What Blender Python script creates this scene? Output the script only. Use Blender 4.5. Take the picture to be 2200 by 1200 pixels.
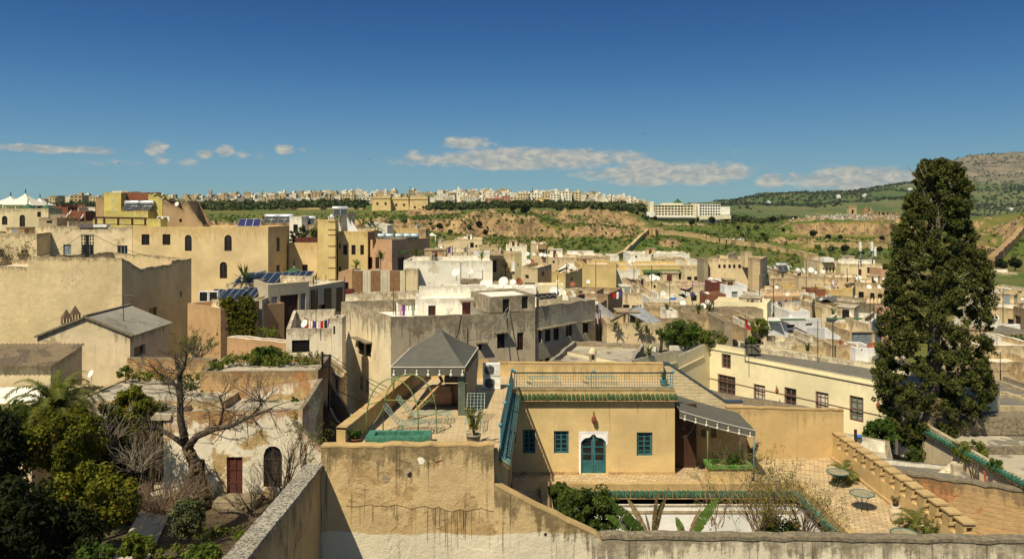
import bpy, math, random
import numpy as np
from mathutils import Vector, Matrix, Quaternion
for o in list(bpy.data.objects): bpy.data.objects.remove(o)
SC = bpy.context.scene
COL = SC.collection
R = math.radians
PI = math.pi
rnd = random.Random(7)
# ---------------------------------------------------------------- camera (eye at the origin, looking along +Y, level)
F, HX, HY = 1700.0, 1100.0, 450.0          # focal length and horizon in pixels of the 2200 px wide photo
cd = bpy.data.cameras.new('camera'); cam = bpy.data.objects.new('camera', cd); COL.objects.link(cam)
cd.sensor_width = 36.0; cd.lens = 36.0 * F / 2200.0; cd.shift_y = (HY - 600.0) / 2200.0
cd.clip_start = 0.5; cd.clip_end = 20000.0
cam.rotation_euler = (R(90), 0, 0)
SC.camera = cam
# ---------------------------------------------------------------- light
SUN = Vector((-0.42, -0.64, 1.0)).normalized()      # towards the sun
ld = bpy.data.lights.new('sun', 'SUN'); ld.energy = 4.6; ld.angle = R(0.5); ld.color = (1.0, 0.89, 0.66)
lo = bpy.data.objects.new('sun', ld); COL.objects.link(lo)
lo.rotation_euler = SUN.to_track_quat('Z', 'Y').to_euler()
vs = SC.view_settings
vs.view_transform = 'Standard'; vs.look = 'None'; vs.gamma = 1.0; vs.exposure = 0.38; vs.use_curve_mapping = False
SC.cycles.max_bounces = 5; SC.cycles.diffuse_bounces = 2; SC.cycles.glossy_bounces = 2; SC.cycles.transparent_max_bounces = 4
W = bpy.data.worlds.new('World'); SC.world = W; W.use_nodes = True

def N(t, typ, ins=None, **kw):
    n = t.nodes.new(typ)
    for k, v in kw.items(): setattr(n, k, v)
    for k, v in (ins or {}).items():
        s = n.inputs[k]
        if isinstance(v, bpy.types.NodeSocket): t.links.new(v, s)
        else: s.default_value = v
    return n
def mth(t, op, a, b=0.0, c=None):
    d = {0: a, 1: b}
    if c is not None: d[2] = c
    return N(t, 'ShaderNodeMath', d, operation=op).outputs[0]
def mix(t, f, a, b, bl='MIX'):
    a = tuple(a) + (1,) if isinstance(a, (tuple, list)) and len(a) == 3 else a
    b = tuple(b) + (1,) if isinstance(b, (tuple, list)) and len(b) == 3 else b
    return N(t, 'ShaderNodeMix', {0: f, 6: a, 7: b}, data_type='RGBA', blend_type=bl).outputs[2]
def rng(t, v, a, b, c=0.0, d=1.0, it='SMOOTHSTEP'):
    return N(t, 'ShaderNodeMapRange', {0: v, 1: a, 2: b, 3: c, 4: d}, interpolation_type=it).outputs[0]
def noise(t, vec, sc, det=5.0, rough=.55, dist=0.0):
    return N(t, 'ShaderNodeTexNoise', {'Vector': vec, 'Scale': sc, 'Detail': det, 'Roughness': rough, 'Distortion': dist}).outputs[0]
def scaled(t, vec, s):
    return N(t, 'ShaderNodeMapping', {'Vector': vec, 'Scale': s}).outputs[0]

# world: Nishita sky, thin fair-weather clouds given by their direction
t = W.node_tree; t.nodes.clear()
sky = N(t, 'ShaderNodeTexSky', sky_type='NISHITA')
sky.sun_disc = False; sky.sun_elevation = math.asin(SUN.z); sky.sun_rotation = math.atan2(SUN.x, SUN.y)
sky.altitude = 400; sky.air_density = 1.0; sky.dust_density = 0.3; sky.ozone_density = 3.0
gen = N(t, 'ShaderNodeTexCoord').outputs['Generated']
sx = N(t, 'ShaderNodeSeparateXYZ', {0: gen})
az = mth(t, 'ARCTAN2', sx.outputs[0], sx.outputs[1])
el = mth(t, 'ARCSINE', sx.outputs[2])
# the deep polarised blue of the photograph: the sky's own colour graded by elevation
rp = N(t, 'ShaderNodeValToRGB', {0: rng(t, el, 0.0, R(16), 0, 1, 'LINEAR')})
cr = rp.color_ramp; cr.interpolation = 'B_SPLINE'
SK = [(0, (.195,.385,.39)), (.12, (.16,.36,.44)), (.33, (.072,.245,.44)), (.62, (.010,.115,.33)), (.95, (.0,.056,.22)), (1, (.0,.053,.21))]
cr.elements[0].color = SK[0][1] + (1,); cr.elements[1].position = 1.0; cr.elements[1].color = SK[-1][1] + (1,)
for p_, c_ in SK[1:-1]: cr.elements.new(p_).color = c_ + (1,)
skc = mix(t, rng(t, el, R(17), R(42), .95, .35), mix(t, 1.0, sky.outputs[0], (1.95,1.65,1.2), 'MULTIPLY'), N(t, 'ShaderNodeVectorMath', {0: rp.outputs[0], 1: (10.6,)*3}, operation='MULTIPLY').outputs[0])  # upper sky out of view is brightened and warmed to fill the shadows
cv = N(t, 'ShaderNodeCombineXYZ', {0: mth(t, 'MULTIPLY', az, 22.0), 1: mth(t, 'MULTIPLY', el, 60.0), 2: 3.0}).outputs[0]
cn = noise(t, cv, 1.0, 7.0, .62, .6)
cn2 = noise(t, scaled(t, cv, (3.1, 2.4, 1)), 1.0, 6.0, .6, .3)
CL = [(1000,309,62,15,.8),(890,336,22,15,.85),(1130,342,250,24,1.),(1230,340,160,20,.6),(1440,372,190,26,.95),(1380,356,55,18,1.),(1585,366,26,17,1.),(1655,388,34,16,1.),(1520,366,60,22,.7),(1850,390,150,30,1.0),(1780,398,80,20,.8),(1700,384,60,14,.6),
      (100,319,150,9,.75),(215,325,40,8,.6),(338,320,28,17,.85),(352,345,20,9,.6),(405,349,26,9,.75),(440,330,20,11,.75),(484,322,24,14,.8),(612,322,22,11,.75),(520,330,26,12,.55),(560,335,18,9,.4),(650,320,14,8,.45),(230,350,70,8,.4),(165,418,26,6,.5),(1790,358,70,7,.45),(1560,328,40,6,.3),(1440,322,40,6,.3)]
acc = None
for (px, py, w, h, s) in CL:
    a0 = math.atan((px - HX) / F); e0 = math.atan((HY - py) / math.hypot(F, px - HX))
    dx = mth(t, 'DIVIDE', mth(t, 'SUBTRACT', az, a0), w / F * math.cos(a0) ** 2 * 1.4)
    dy = mth(t, 'DIVIDE', mth(t, 'SUBTRACT', el, e0), h / F * 1.35)
    r2 = mth(t, 'ADD', mth(t, 'MULTIPLY', dx, dx), mth(t, 'MULTIPLY', dy, dy))
    m = mth(t, 'MULTIPLY', mth(t, 'MAXIMUM', mth(t, 'SUBTRACT', 1.0, r2), 0.0), s)
    acc = m if acc is None else mth(t, 'MAXIMUM', acc, m)
dens = mth(t, 'ADD', acc, mth(t, 'MULTIPLY', mth(t, 'SUBTRACT', cn, .5), 1.5))
dens = mth(t, 'ADD', dens, mth(t, 'MULTIPLY', mth(t, 'SUBTRACT', cn2, .5), .5))
cm = mth(t, 'MULTIPLY', rng(t, dens, .26, .8), rng(t, acc, .02, .4))
lit = rng(t, cn2, .35, .7)
ccol = mix(t, lit, (3.7, 3.8, 3.5), (7.2, 6.3, 4.6))
fin = mix(t, mth(t, 'MULTIPLY', cm, .8), skc, ccol)
bg = N(t, 'ShaderNodeBackground', {0: fin, 1: 0.078})
t.links.new(bg.outputs[0], N(t, 'ShaderNodeOutputWorld').inputs[0])

# ---------------------------------------------------------------- helpers
def P(px, py, D): return Vector(((px - HX) / F * D, D, -(py - HY) / F * D))
def Xp(px, D): return (px - HX) / F * D
def Zp(py, D): return -(py - HY) / F * D
def DZ(py, z): return -z * F / (py - HY)          # depth at which height z shows on picture row py

class MB:
    """collects faces (own vertices per face) for ONE mesh; attribute 'dt' = 10 - metres below the wall's top"""
    def __init__(s): s.v = []; s.f = []; s.m = []; s.a = []; s.s = []
    def q(s, pts, m=0, a=None, sm=False):
        b = len(s.v); s.v += [tuple(p) for p in pts]; s.f.append(tuple(range(b, b + len(pts))))
        s.m.append(m); s.s.append(sm); s.a += (a if a else [0.0] * len(pts)); return s
    def box(s, x0, x1, y0, y1, z0, z1, m=0, top=None):
        c = [(x0,y0),(x1,y0),(x1,y1),(x0,y1)]
        return s.prism(c, z0, z1, m, top)
    def prism(s, c, z0, z1, m=0, top=None, mt=None):
        T = 10.0 if top is None else 10 - (top - z1); B = T - (z1 - z0); n = len(c)
        if top is False: T = B = 0.0
        for i in range(n):
            a, b = c[i], c[(i + 1) % n]
            s.q([(a[0],a[1],z0),(b[0],b[1],z0),(b[0],b[1],z1),(a[0],a[1],z1)], m, [B,B,T,T])
        s.q([(p[0],p[1],z1) for p in c], m if mt is None else mt, [T] * n)
        s.q([(p[0],p[1],z0) for p in reversed(c)], m, [B] * n); return s
    def bar(s, p, q, w, h=None, m=0, up=(0,0,1)):
        p, q = Vector(p), Vector(q); d = q - p
        if d.length < 1e-6: return s
        h = w if h is None else h; d.normalize(); u = Vector(up)
        if abs(d.dot(u)) > .98: u = Vector((1,0,0))
        x = d.cross(u).normalized() * w / 2; y = x.cross(d).normalized() * h / 2
        A = [p-x-y, p+x-y, p+x+y, p-x+y]; B = [q-x-y, q+x-y, q+x+y, q-x+y]
        for i in range(4):
            j = (i + 1) % 4; s.q([A[i], A[j], B[j], B[i]], m)
        s.q(A[::-1], m); s.q(B, m); return s
    def tube(s, pts, r, n=6, m=0, caps=True):
        pts = [Vector(p) for p in pts]; k = len(pts)
        rr = r if isinstance(r, (list, tuple)) else [r] * k
        b = len(s.v); ref = Vector((.13, .31, .94))
        for i, p in enumerate(pts):
            d = (pts[min(i + 1, k - 1)] - pts[max(i - 1, 0)]).normalized()
            if abs(d.dot(ref)) > .95: ref = Vector((.9, .3, .1))
            x = d.cross(ref).normalized(); y = d.cross(x)
            for j in range(n):
                a = 2 * PI * j / n; s.v.append(tuple(p + (x * math.cos(a) + y * math.sin(a)) * rr[i])); s.a.append(0.0)
        for i in range(k - 1):
            for j in range(n):
                j2 = (j + 1) % n
                s.f.append((b+i*n+j, b+i*n+j2, b+(i+1)*n+j2, b+(i+1)*n+j)); s.m.append(m); s.s.append(True)
        if caps:
            s.f.append(tuple(b + j for j in range(n))[::-1]); s.m.append(m); s.s.append(False)
            s.f.append(tuple(b + (k-1)*n + j for j in range(n))); s.m.append(m); s.s.append(False)
        return s
    def lathe(s, c, prof, n=16, m=0, axis=None, sm=True):
        c = Vector(c); zx = Vector(axis).normalized() if axis is not None else Vector((0,0,1))
        ref = Vector((1,0,0)) if abs(zx.x) < .9 else Vector((0,1,0))
        x = (ref - zx * ref.dot(zx)).normalized(); y = zx.cross(x); b = len(s.v)
        for (r, z) in prof:
            for j in range(n):
                a = 2 * PI * j / n; s.v.append(tuple(c + zx * z + (x * math.cos(a) + y * math.sin(a)) * r)); s.a.append(0.0)
        for i in range(len(prof) - 1):
            for j in range(n):
                j2 = (j + 1) % n; s.f.append((b+i*n+j, b+i*n+j2, b+(i+1)*n+j2, b+(i+1)*n+j)); s.m.append(m); s.s.append(sm)
        return s
    def ball(s, c, rx, ry, rz, n=10, m=0):
        k = n // 2
        b = len(s.v)
        for i in range(k + 1):
            f = PI * i / k
            for j in range(n):
                a = 2 * PI * j / n
                s.v.append((c[0] + rx*math.sin(f)*math.cos(a), c[1] + ry*math.sin(f)*math.sin(a), c[2] - rz*math.cos(f))); s.a.append(0.0)
        for i in range(k):
            for j in range(n):
                j2 = (j + 1) % n; s.f.append((b+i*n+j, b+i*n+j2, b+(i+1)*n+j2, b+(i+1)*n+j)); s.m.append(m); s.s.append(True)
        return s

BASE = {}
def link(o, parent=None):
    COL.objects.link(o)
    if parent is not None:
        o.parent = parent
        b = BASE.get(parent.name)
        o.matrix_parent_inverse = Matrix.Translation(-Vector(b)) if b is not None else Matrix()
    return o
def obj(name, mb, mats, parent=None, **tg):
    me = bpy.data.meshes.new(name)
    me.from_pydata(mb.v, [], mb.f)
    for m in (mats if isinstance(mats, (list, tuple)) else [mats]): me.materials.append(m)
    me.polygons.foreach_set('material_index', mb.m)
    me.polygons.foreach_set('use_smooth', mb.s)
    at = me.attributes.new('dt', 'FLOAT', 'POINT'); at.data.foreach_set('value', mb.a)
    o = bpy.data.objects.new(name, me)
    link(o, parent)
    for k, v in tg.items(): o[k] = v
    return o
USED = {}
def tag(o, label, cat, group=None):
    o['label'] = label; o['category'] = cat
    if group: o['group'] = group
    return o
def thing(name, label, cat, loc, group=None):
    o = bpy.data.objects.new(name, None); o.empty_display_size = .3
    COL.objects.link(o); o.location = loc; BASE[o.name] = tuple(loc)
    return tag(o, label, cat, group)
def single(name, mb, mats, label, cat, group=None):
    return tag(obj(name, mb, mats), label, cat, group)
def struct(name, mb, mats, kind='structure', label=None):
    o = obj(name, mb, mats); o['kind'] = kind
    if label: o['label'] = label
    return o
KIDS = {}
def kids(o):
    return list(o.children)
def dup(root, loc, rz=0.0, sc=1.0, label=None, group=None, ch=None):
    r = root.copy(); COL.objects.link(r); r.location = loc; r.rotation_euler = (0, 0, rz)
    r.scale = sc if isinstance(sc, (tuple, list)) else (sc, sc, sc)
    if label: r['label'] = label
    if group: r['group'] = group
    for c0 in (kids(root) if ch is None else ch):
        c = c0.copy(); COL.objects.link(c); c.parent = r
        for d0 in kids(c0):
            d = d0.copy(); COL.objects.link(d); d.parent = c
    return r

# ---------------------------------------------------------------- materials
MATS = {}
def newmat(name):
    m = bpy.data.materials.new(name); m.use_nodes = True
    t = m.node_tree; b = t.nodes['Principled BSDF']; b.inputs['Roughness'].default_value = .9
    b.inputs['Specular IOR Level'].default_value = .25
    MATS[name] = m
    return m, t, b
def plain(name, c, rough=.7, metal=0.0, spec=.3, var=.25, sc=3.0):
    if name in MATS: return MATS[name]
    m, t, b = newmat(name)
    pos = N(t, 'ShaderNodeNewGeometry').outputs['Position']
    n = noise(t, pos, sc, 6.0, .6)
    k = rng(t, n, .3, .7, 1 - var, 1 + var * .6)
    t.links.new(mix(t, 1.0, tuple(c), N(t, 'ShaderNodeCombineColor', {0: k, 1: k, 2: k}).outputs[0], 'MULTIPLY'), b.inputs['Base Color'])
    b.inputs['Roughness'].default_value = rough; b.inputs['Metallic'].default_value = metal; b.inputs['Specular IOR Level'].default_value = spec
    return m
def plaster(name, c, top=.5, drip=.4, dirt=.5, patch=None, pa=.5, brick=0.0, bump=.35, stain=(.15,.11,.065), th=.5, psc=.55, bands=None, rough=.93, spec=.15, bsc=1.0):
    """weathered limewash: blotches, rain streaks, dark growth below the wall's top edge, peeled patches, optional brick relief"""
    if name in MATS: return MATS[name]
    m, t, b = newmat(name)
    pos = N(t, 'ShaderNodeNewGeometry').outputs['Position']
    n1 = noise(t, pos, .32, 6.0, .6, .4); n2 = noise(t, pos, 2.1, 8.0, .65)
    col = mix(t, rng(t, n1, .3, .7), tuple(x * .80 for x in c), tuple(min(1, x * 1.08) for x in c))
    col = mix(t, rng(t, n2, .42, .72, 0, .55 * dirt), col, tuple(x * .55 + .02 for x in c))
    gr_ = noise(t, pos, 9.0, 7.0, .75)
    col = mix(t, rng(t, gr_, .5, .68, 0, .38 * dirt), col, tuple(x * .5 for x in c))
    hgt = n2
    if patch is not None:
        np_ = noise(t, pos, psc, 7.0, .62, .5)
        f = rng(t, np_, 1.0 - pa, 1.0 - pa + .04)
        pc = mix(t, rng(t, noise(t, pos, 5.0, 4.0), .3, .7), tuple(x * .75 for x in patch), tuple(x * 1.15 for x in patch))
        col = mix(t, f, col, pc)
        hgt = mth(t, 'SUBTRACT', hgt, mth(t, 'MULTIPLY', f, .2))
    if bands:
        z = N(t, 'ShaderNodeSeparateXYZ', {0: pos}).outputs[2]
        for (z0, bc) in bands:
            zz = mth(t, 'ADD', z, mth(t, 'MULTIPLY', mth(t, 'SUBTRACT', noise(t, scaled(t, pos, (.5, .5, .5)), 1.0, 5.0), .5), .5))
            col = mix(t, rng(t, zz, z0 + .03, z0 - .03), col, mix(t, rng(t, n1, .3, .7), tuple(x * .85 for x in bc), bc))
    if brick:
        sp = N(t, 'ShaderNodeSeparateXYZ', {0: pos})
        bv = N(t, 'ShaderNodeCombineXYZ', {0: mth(t, 'ADD', sp.outputs[0], mth(t, 'MULTIPLY', sp.outputs[1], .83)), 1: mth(t, 'ADD', sp.outputs[2], mth(t, 'MULTIPLY', n1, .35)), 2: 0.0}).outputs[0]
        bt = N(t, 'ShaderNodeTexBrick', {'Vector': bv, 'Color1': (1,1,1,1), 'Color2': (.55,.55,.55,1), 'Mortar': (0,0,0,1), 'Scale': bsc, 'Mortar Size': .03, 'Mortar Smooth': .6, 'Brick Width': .62, 'Row Height': .21}).outputs[0]
        col = mix(t, mth(t, 'MULTIPLY', mth(t, 'MULTIPLY', rng(t, bt, 0, .75, 1, 0), brick * .6), rng(t, noise(t, pos, 1.3, 5.0), .38, .62)), col, tuple(x * .45 for x in c))
        hgt = mth(t, 'ADD', hgt, mth(t, 'MULTIPLY', rng(t, bt, 0, .6), brick))
    dt = N(t, 'ShaderNodeAttribute', attribute_name='dt').outputs['Fac']
    d = mth(t, 'SUBTRACT', 10.0, dt)
    st = noise(t, scaled(t, pos, (3.2, 3.2, .16)), 1.0, 6.0, .65)
    st2 = noise(t, scaled(t, pos, (9.0, 9.0, .35)), 1.0, 4.0, .6)
    if top:
        lim = mth(t, 'MULTIPLY', rng(t, mth(t, 'ADD', mth(t, 'MULTIPLY', st, .7), mth(t, 'MULTIPLY', n1, .6)), .45, .95, .05, 1.0), th * 2.2)
        f = mth(t, 'MULTIPLY', rng(t, mth(t, 'ADD', mth(t, 'SUBTRACT', lim, d), mth(t, 'MULTIPLY', mth(t, 'SUBTRACT', noise(t, pos, 6.0, 6.0, .7), .5), 1.1)), -.18, .26), rng(t, n2, .3, .6, .4, 1.0))
        col = mix(t, mth(t, 'MULTIPLY', f, top), col, stain)
    if drip:
        f = mth(t, 'MULTIPLY', rng(t, st2, .54, .66), rng(t, st, .47, .6))
        f = mth(t, 'MULTIPLY', f, rng(t, d, .2, 6.5, 1.0, .25))
        col = mix(t, mth(t, 'MULTIPLY', f, drip), col, tuple(x * 1.1 for x in stain))
    t.links.new(col, b.inputs['Base Color'])
    b.inputs['Roughness'].default_value = rough; b.inputs['Specular IOR Level'].default_value = spec
    fine = noise(t, pos, 14.0, 6.0, .7)
    h = mth(t, 'ADD', mth(t, 'MULTIPLY', hgt, .6), mth(t, 'MULTIPLY', fine, .25))
    bp = N(t, 'ShaderNodeBump', {'Strength': bump, 'Distance': .12, 'Height': h})
    t.links.new(bp.outputs[0], b.inputs['Normal'])
    return m
def pavers(name, c1, c2, sc=4.0, rot=.0, mortar=(.35,.27,.16)):
    if name in MATS: return MATS[name]
    m, t, b = newmat(name)
    pos = N(t, 'ShaderNodeNewGeometry').outputs['Position']
    v = N(t, 'ShaderNodeMapping', {'Vector': pos, 'Rotation': (0, 0, rot)}).outputs[0]
    bt = N(t, 'ShaderNodeTexBrick', {'Vector': v, 'Color1': c1 + (1,), 'Color2': c2 + (1,), 'Mortar': mortar + (1,), 'Scale': 1.0, 'Mortar Size': .022, 'Brick Width': .42, 'Row Height': .2, 'Bias': -.1}).outputs[0]
    n = noise(t, pos, .8, 6.0, .6)
    t.links.new(mix(t, rng(t, n, .35, .75, 0, .6), bt, tuple(x * .55 for x in c1)), b.inputs['Base Color'])
    return m
def leafmat(name, c, var=.5, c2=None, trans=.25, hue=None):
    """leaf colour differs leaf by leaf (attribute rv)"""
    if name in MATS: return MATS[name]
    m, t, b = newmat(name)
    a = N(t, 'ShaderNodeAttribute', attribute_name='rv').outputs['Fac']
    c2 = c2 or tuple(min(1, x * 1.9) for x in c)
    col = mix(t, rng(t, a, 0, 1, 0, 1, 'LINEAR'), tuple(x * (1 - var) for x in c), c2)
    t.links.new(col, b.inputs['Base Color']); b.inputs['Roughness'].default_value = .8
    b.inputs['Specular IOR Level'].default_value = .12
    if trans:
        tr = N(t, 'ShaderNodeBsdfTranslucent', {0: mix(t, .5, col, (.25, .3, .03))})
        ms = N(t, 'ShaderNodeMixShader', {0: trans, 1: b.outputs[0], 2: tr.outputs[0]})
        t.links.new(ms.outputs[0], t.nodes['Material Output'].inputs[0])
    return m

def leaves(name, C, Rd, n, size, seed, mat, parent=None, squash=1.0, up=.35, shell=.6, asp=.5, link_it=True):
    """one foliage mesh: n pointed leaf faces round every clump centre C with radius Rd"""
    g = np.random.default_rng(seed)
    C = np.asarray(C, float).reshape(-1, 3); Rd = np.asarray(Rd, float).reshape(-1)
    cnt = np.maximum(3, (n * np.ones(len(C))).astype(int)) if np.isscalar(n) else np.asarray(n, int)
    idx = np.repeat(np.arange(len(C)), cnt); M = len(idx)
    d = g.normal(size=(M, 3)); d /= np.linalg.norm(d, axis=1, keepdims=True)
    r = shell + (1 - shell) * g.random(M); r *= (g.random(M) ** .33) * .25 + .75
    off = d * (r * Rd[idx])[:, None]; off[:, 2] *= squash
    p = C[idx] + off
    nr = d + g.normal(size=(M, 3)) * .48 + np.array([0, 0, up]); nr /= np.linalg.norm(nr, axis=1, keepdims=True)
    a = np.cross(nr, g.normal(size=(M, 3))); a /= np.linalg.norm(a, axis=1, keepdims=True); bb = np.cross(nr, a)
    s = (size * (.55 + .9 * g.random(M)))[:, None]
    V = np.stack([p - a * s, p - bb * s * asp, p + a * s, p + bb * s * asp], 1).reshape(-1, 3)
    clump = g.random(len(C)); rv = np.clip(.55 * clump[idx] + .45 * g.random(M), 0, 1)
    return rawmesh(name, V, np.arange(M * 4).reshape(-1, 4), np.repeat(rv, 4), mat, parent, link_it)
def rawmesh(name, V, Fc, rv, mat, parent=None, link_it=True):
    me = bpy.data.meshes.new(name); M, k = Fc.shape
    me.vertices.add(len(V)); me.vertices.foreach_set('co', np.ascontiguousarray(V, np.float32).ravel())
    me.loops.add(M * k); me.loops.foreach_set('vertex_index', np.ascontiguousarray(Fc, np.int32).ravel())
    me.polygons.add(M); me.polygons.foreach_set('loop_start', np.arange(0, M * k, k, dtype=np.int32))
    try: me.polygons.foreach_set('loop_total', np.full(M, k, np.int32))
    except Exception: pass
    me.update(calc_edges=True)
    if rv is not None:
        at = me.attributes.new('rv', 'FLOAT', 'POINT'); at.data.foreach_set('value', np.ascontiguousarray(rv, np.float32))
    for mm in (mat if isinstance(mat, (list, tuple)) else [mat]): me.materials.append(mm)
    o = bpy.data.objects.new(name, me)
    if link_it: link(o, parent)
    return o

# ---------------------------------------------------------------- numpy value noise
_g = np.random.default_rng(5); _T = _g.random(65536)
def vnoise(x, y, z=0.0):
    x, y, z = np.broadcast_arrays(np.asarray(x, float), np.asarray(y, float), np.asarray(z, float))
    xi, yi, zi = np.floor(x).astype(int), np.floor(y).astype(int), np.floor(z).astype(int)
    fx, fy, fz = x - xi, y - yi, z - zi
    fx, fy, fz = fx*fx*(3-2*fx), fy*fy*(3-2*fy), fz*fz*(3-2*fz)
    h = lambda i, j, k: _T[(i * 73856093 ^ j * 19349663 ^ k * 83492791) & 65535]
    a = h(xi,yi,zi)*(1-fx)+h(xi+1,yi,zi)*fx; b = h(xi,yi+1,zi)*(1-fx)+h(xi+1,yi+1,zi)*fx
    c = h(xi,yi,zi+1)*(1-fx)+h(xi+1,yi,zi+1)*fx; d = h(xi,yi+1,zi+1)*(1-fx)+h(xi+1,yi+1,zi+1)*fx
    return (a*(1-fy)+b*fy)*(1-fz)+(c*(1-fy)+d*fy)*fz
def fbm(x, y, z=0.0, o=4):
    s = 0; a = .5
    for i in range(o): s = s + a * vnoise(np.asarray(x)*2**i+i*17.3, np.asarray(y)*2**i+i*9.1, np.asarray(z)*2**i); a *= .5
    return s

# ---------------------------------------------------------------- buildings
def inset(c, th):
    n = len(c); out = []
    for i in range(n):
        p0, p, p1 = Vector(c[i-1]), Vector(c[i]), Vector(c[(i+1) % n])
        d0 = (p - p0).normalized(); d1 = (p1 - p).normalized()
        n0 = Vector((-d0.y, d0.x)); n1 = Vector((-d1.y, d1.x))
        k = 1 + n0.dot(n1)
        out.append(p + (n0 + n1) * (th / max(k, .25)))
    return out
def wallgrid(mb, a, b, zb, us, zs, ops, dep=.16, m=0, rev=None):
    """outer wall face from a to b with rectangular openings (u0,u1,z0,z1) and their reveals; top follows (us, zs)"""
    a, b = Vector(a), Vector(b); L = (b - a).length; d = (b - a) / L; inn = Vector((-d.y, d.x))
    rev = m if rev is None else rev
    cu = sorted(set([round(u, 4) for u in us] + [round(v, 4) for o in ops for v in o[:2]]))
    cz = sorted(set(round(v, 4) for o in ops for v in o[2:4])) if ops else []
    tz = lambda u: float(np.interp(u, us, zs))
    mn = min(zs) - .02
    cz = [zb] + [z for z in cz if zb + .01 < z < mn] + [None]
    pt = lambda u, z, k=0.0: (a.x + d.x*u + inn.x*k, a.y + d.y*u + inn.y*k, z)
    for i in range(len(cu) - 1):
        u0, u1 = cu[i], cu[i+1]; um = (u0 + u1) / 2; T0, T1 = tz(u0), tz(u1)
        for j in range(len(cz) - 1):
            z0, z1 = cz[j], cz[j+1]
            h = z1 if z1 is not None else min(T0, T1); zm = (z0 + h) / 2
            if any(o[0] < um < o[1] and o[2] < zm < o[3] for o in ops): continue
            A, B = (z1, z1) if z1 is not None else (T0, T1)
            mb.q([pt(u0,z0), pt(u1,z0), pt(u1,B), pt(u0,A)], m, [10-(T0-z0), 10-(T1-z0), 10-(T1-B), 10-(T0-A)])
    for o in ops:
        u0, u1, z0, z1 = o[:4]; k = o[4] if len(o) > 4 and isinstance(o[4], float) else dep
        for q in ([pt(u0,z0), pt(u1,z0), pt(u1,z0,k), pt(u0,z0,k)], [pt(u0,z1,k), pt(u1,z1,k), pt(u1,z1), pt(u0,z1)],
                  [pt(u0,z0), pt(u0,z0,k), pt(u0,z1,k), pt(u0,z1)], [pt(u1,z0,k), pt(u1,z0), pt(u1,z1), pt(u1,z1,k)]):
            mb.q(q, rev)
def window(par, a, b, u0, u1, z0, z1, kind, dep=.16):
    a, b = Vector(a), Vector(b); d = (b - a).normalized(); inn = Vector((-d.y, d.x))
    K = WK[kind]; fm, pm, nx, ny, fw, bw = K[:6]; nm = K[6] if len(K) > 6 else 'window'
    pt = lambda u, z, k: (a.x + d.x*u + inn.x*k, a.y + d.y*u + inn.y*k, z)
    def lb(mb, p0, p1, q0, q1, k0, k1):
        c = [pt(p0,0,k0)[:2], pt(p1,0,k0)[:2], pt(p1,0,k1)[:2], pt(p0,0,k1)[:2]]; mb.prism(c, q0, q1, 0, False)
    fr = MB(); g = .004
    k0, k1 = dep - .07, dep - .005
    if fw > 0:
        lb(fr, u0+g, u0+fw, z0+g, z1-g, k0, k1); lb(fr, u1-fw, u1-g, z0+g, z1-g, k0, k1)
        lb(fr, u0+fw, u1-fw, z0+g, z0+fw, k0, k1); lb(fr, u0+fw, u1-fw, z1-fw, z1-g, k0, k1)
        for i in range(1, nx):
            u = u0 + (u1-u0)*i/nx; w = bw * (1.6 if nx % 2 == 0 and i == nx // 2 else 1); lb(fr, u-w/2, u+w/2, z0+fw, z1-fw, k0+.012, k1-.01)
        for i in range(1, ny):
            z = z0 + (z1-z0)*i/ny; lb(fr, u0+fw, u1-fw, z-bw/2, z+bw/2, k0+.018, k1-.014)
    pn = MB(); lb(pn, u0, u1, z0, z1, dep - .02, dep + .03)
    if fw > 0:
        w = obj(nm, fr, M_(fm), par); obj('pane', pn, M_(pm), w)
    else: w = obj(nm, pn, M_(pm), par)
    return w
def archfill(mb, a, b, u0, u1, zs, z1, m=0, n=10, style='round', k=.0, dep=.16):
    """wall pieces that turn the top of a rectangular opening into an arch springing at zs"""
    a, b = Vector(a), Vector(b); d = (b - a).normalized(); inn = Vector((-d.y, d.x))
    pt = lambda u, z, kk: (a.x + d.x*u + inn.x*kk, a.y + d.y*u + inn.y*kk, z)
    uc, hw = (u0+u1)/2, (u1-u0)/2; H = z1 - zs - .02
    pr = []
    for i in range(n + 1):
        x = -1 + 2*i/n
        y = math.sqrt(max(0, 1 - x*x)) if style == 'round' else ((1-abs(x))**.55)*.82 + (.18 if abs(x) < .25 else .06*math.cos(x*PI*3))
        pr.append((uc + hw*x, zs + H*max(0, min(1, y))))
    for i in range(n):
        (ua, za), (ub, zb) = pr[i], pr[i+1]
        mb.q([pt(ua,za,k), pt(ub,zb,k), pt(ub,z1,k), pt(ua,z1,k)], m)
        mb.q([pt(ua,za,k), pt(ua,za,dep), pt(ub,zb,dep), pt(ub,zb,k)], m)
def pxu(a, b, px, py=None):
    """where picture column px meets the vertical plane through a and b: (metres along it, height on row py)"""
    a, b = Vector(a), Vector(b); k = (px - HX) / F; d = (b - a)
    den = d.x - k * d.y
    s = (k * a.y - a.x) / den
    Y = a.y + d.y * s
    return s * d.length, (None if py is None else -(py - HY) / F * Y)
def pxrect(a, b, r):
    u0, _ = pxu(a, b, r[0]); u1, _ = pxu(a, b, r[2]); um = (r[0] + r[2]) / 2
    _, zt = pxu(a, b, um, r[1]); _, zb = pxu(a, b, um, r[3])
    return (min(u0, u1), max(u0, u1), zb, zt)
def zhash(x, y): return _T[(int(round(x * 37)) * 73856093 ^ int(round(y * 41)) * 19349663) & 65535] - .5
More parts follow.
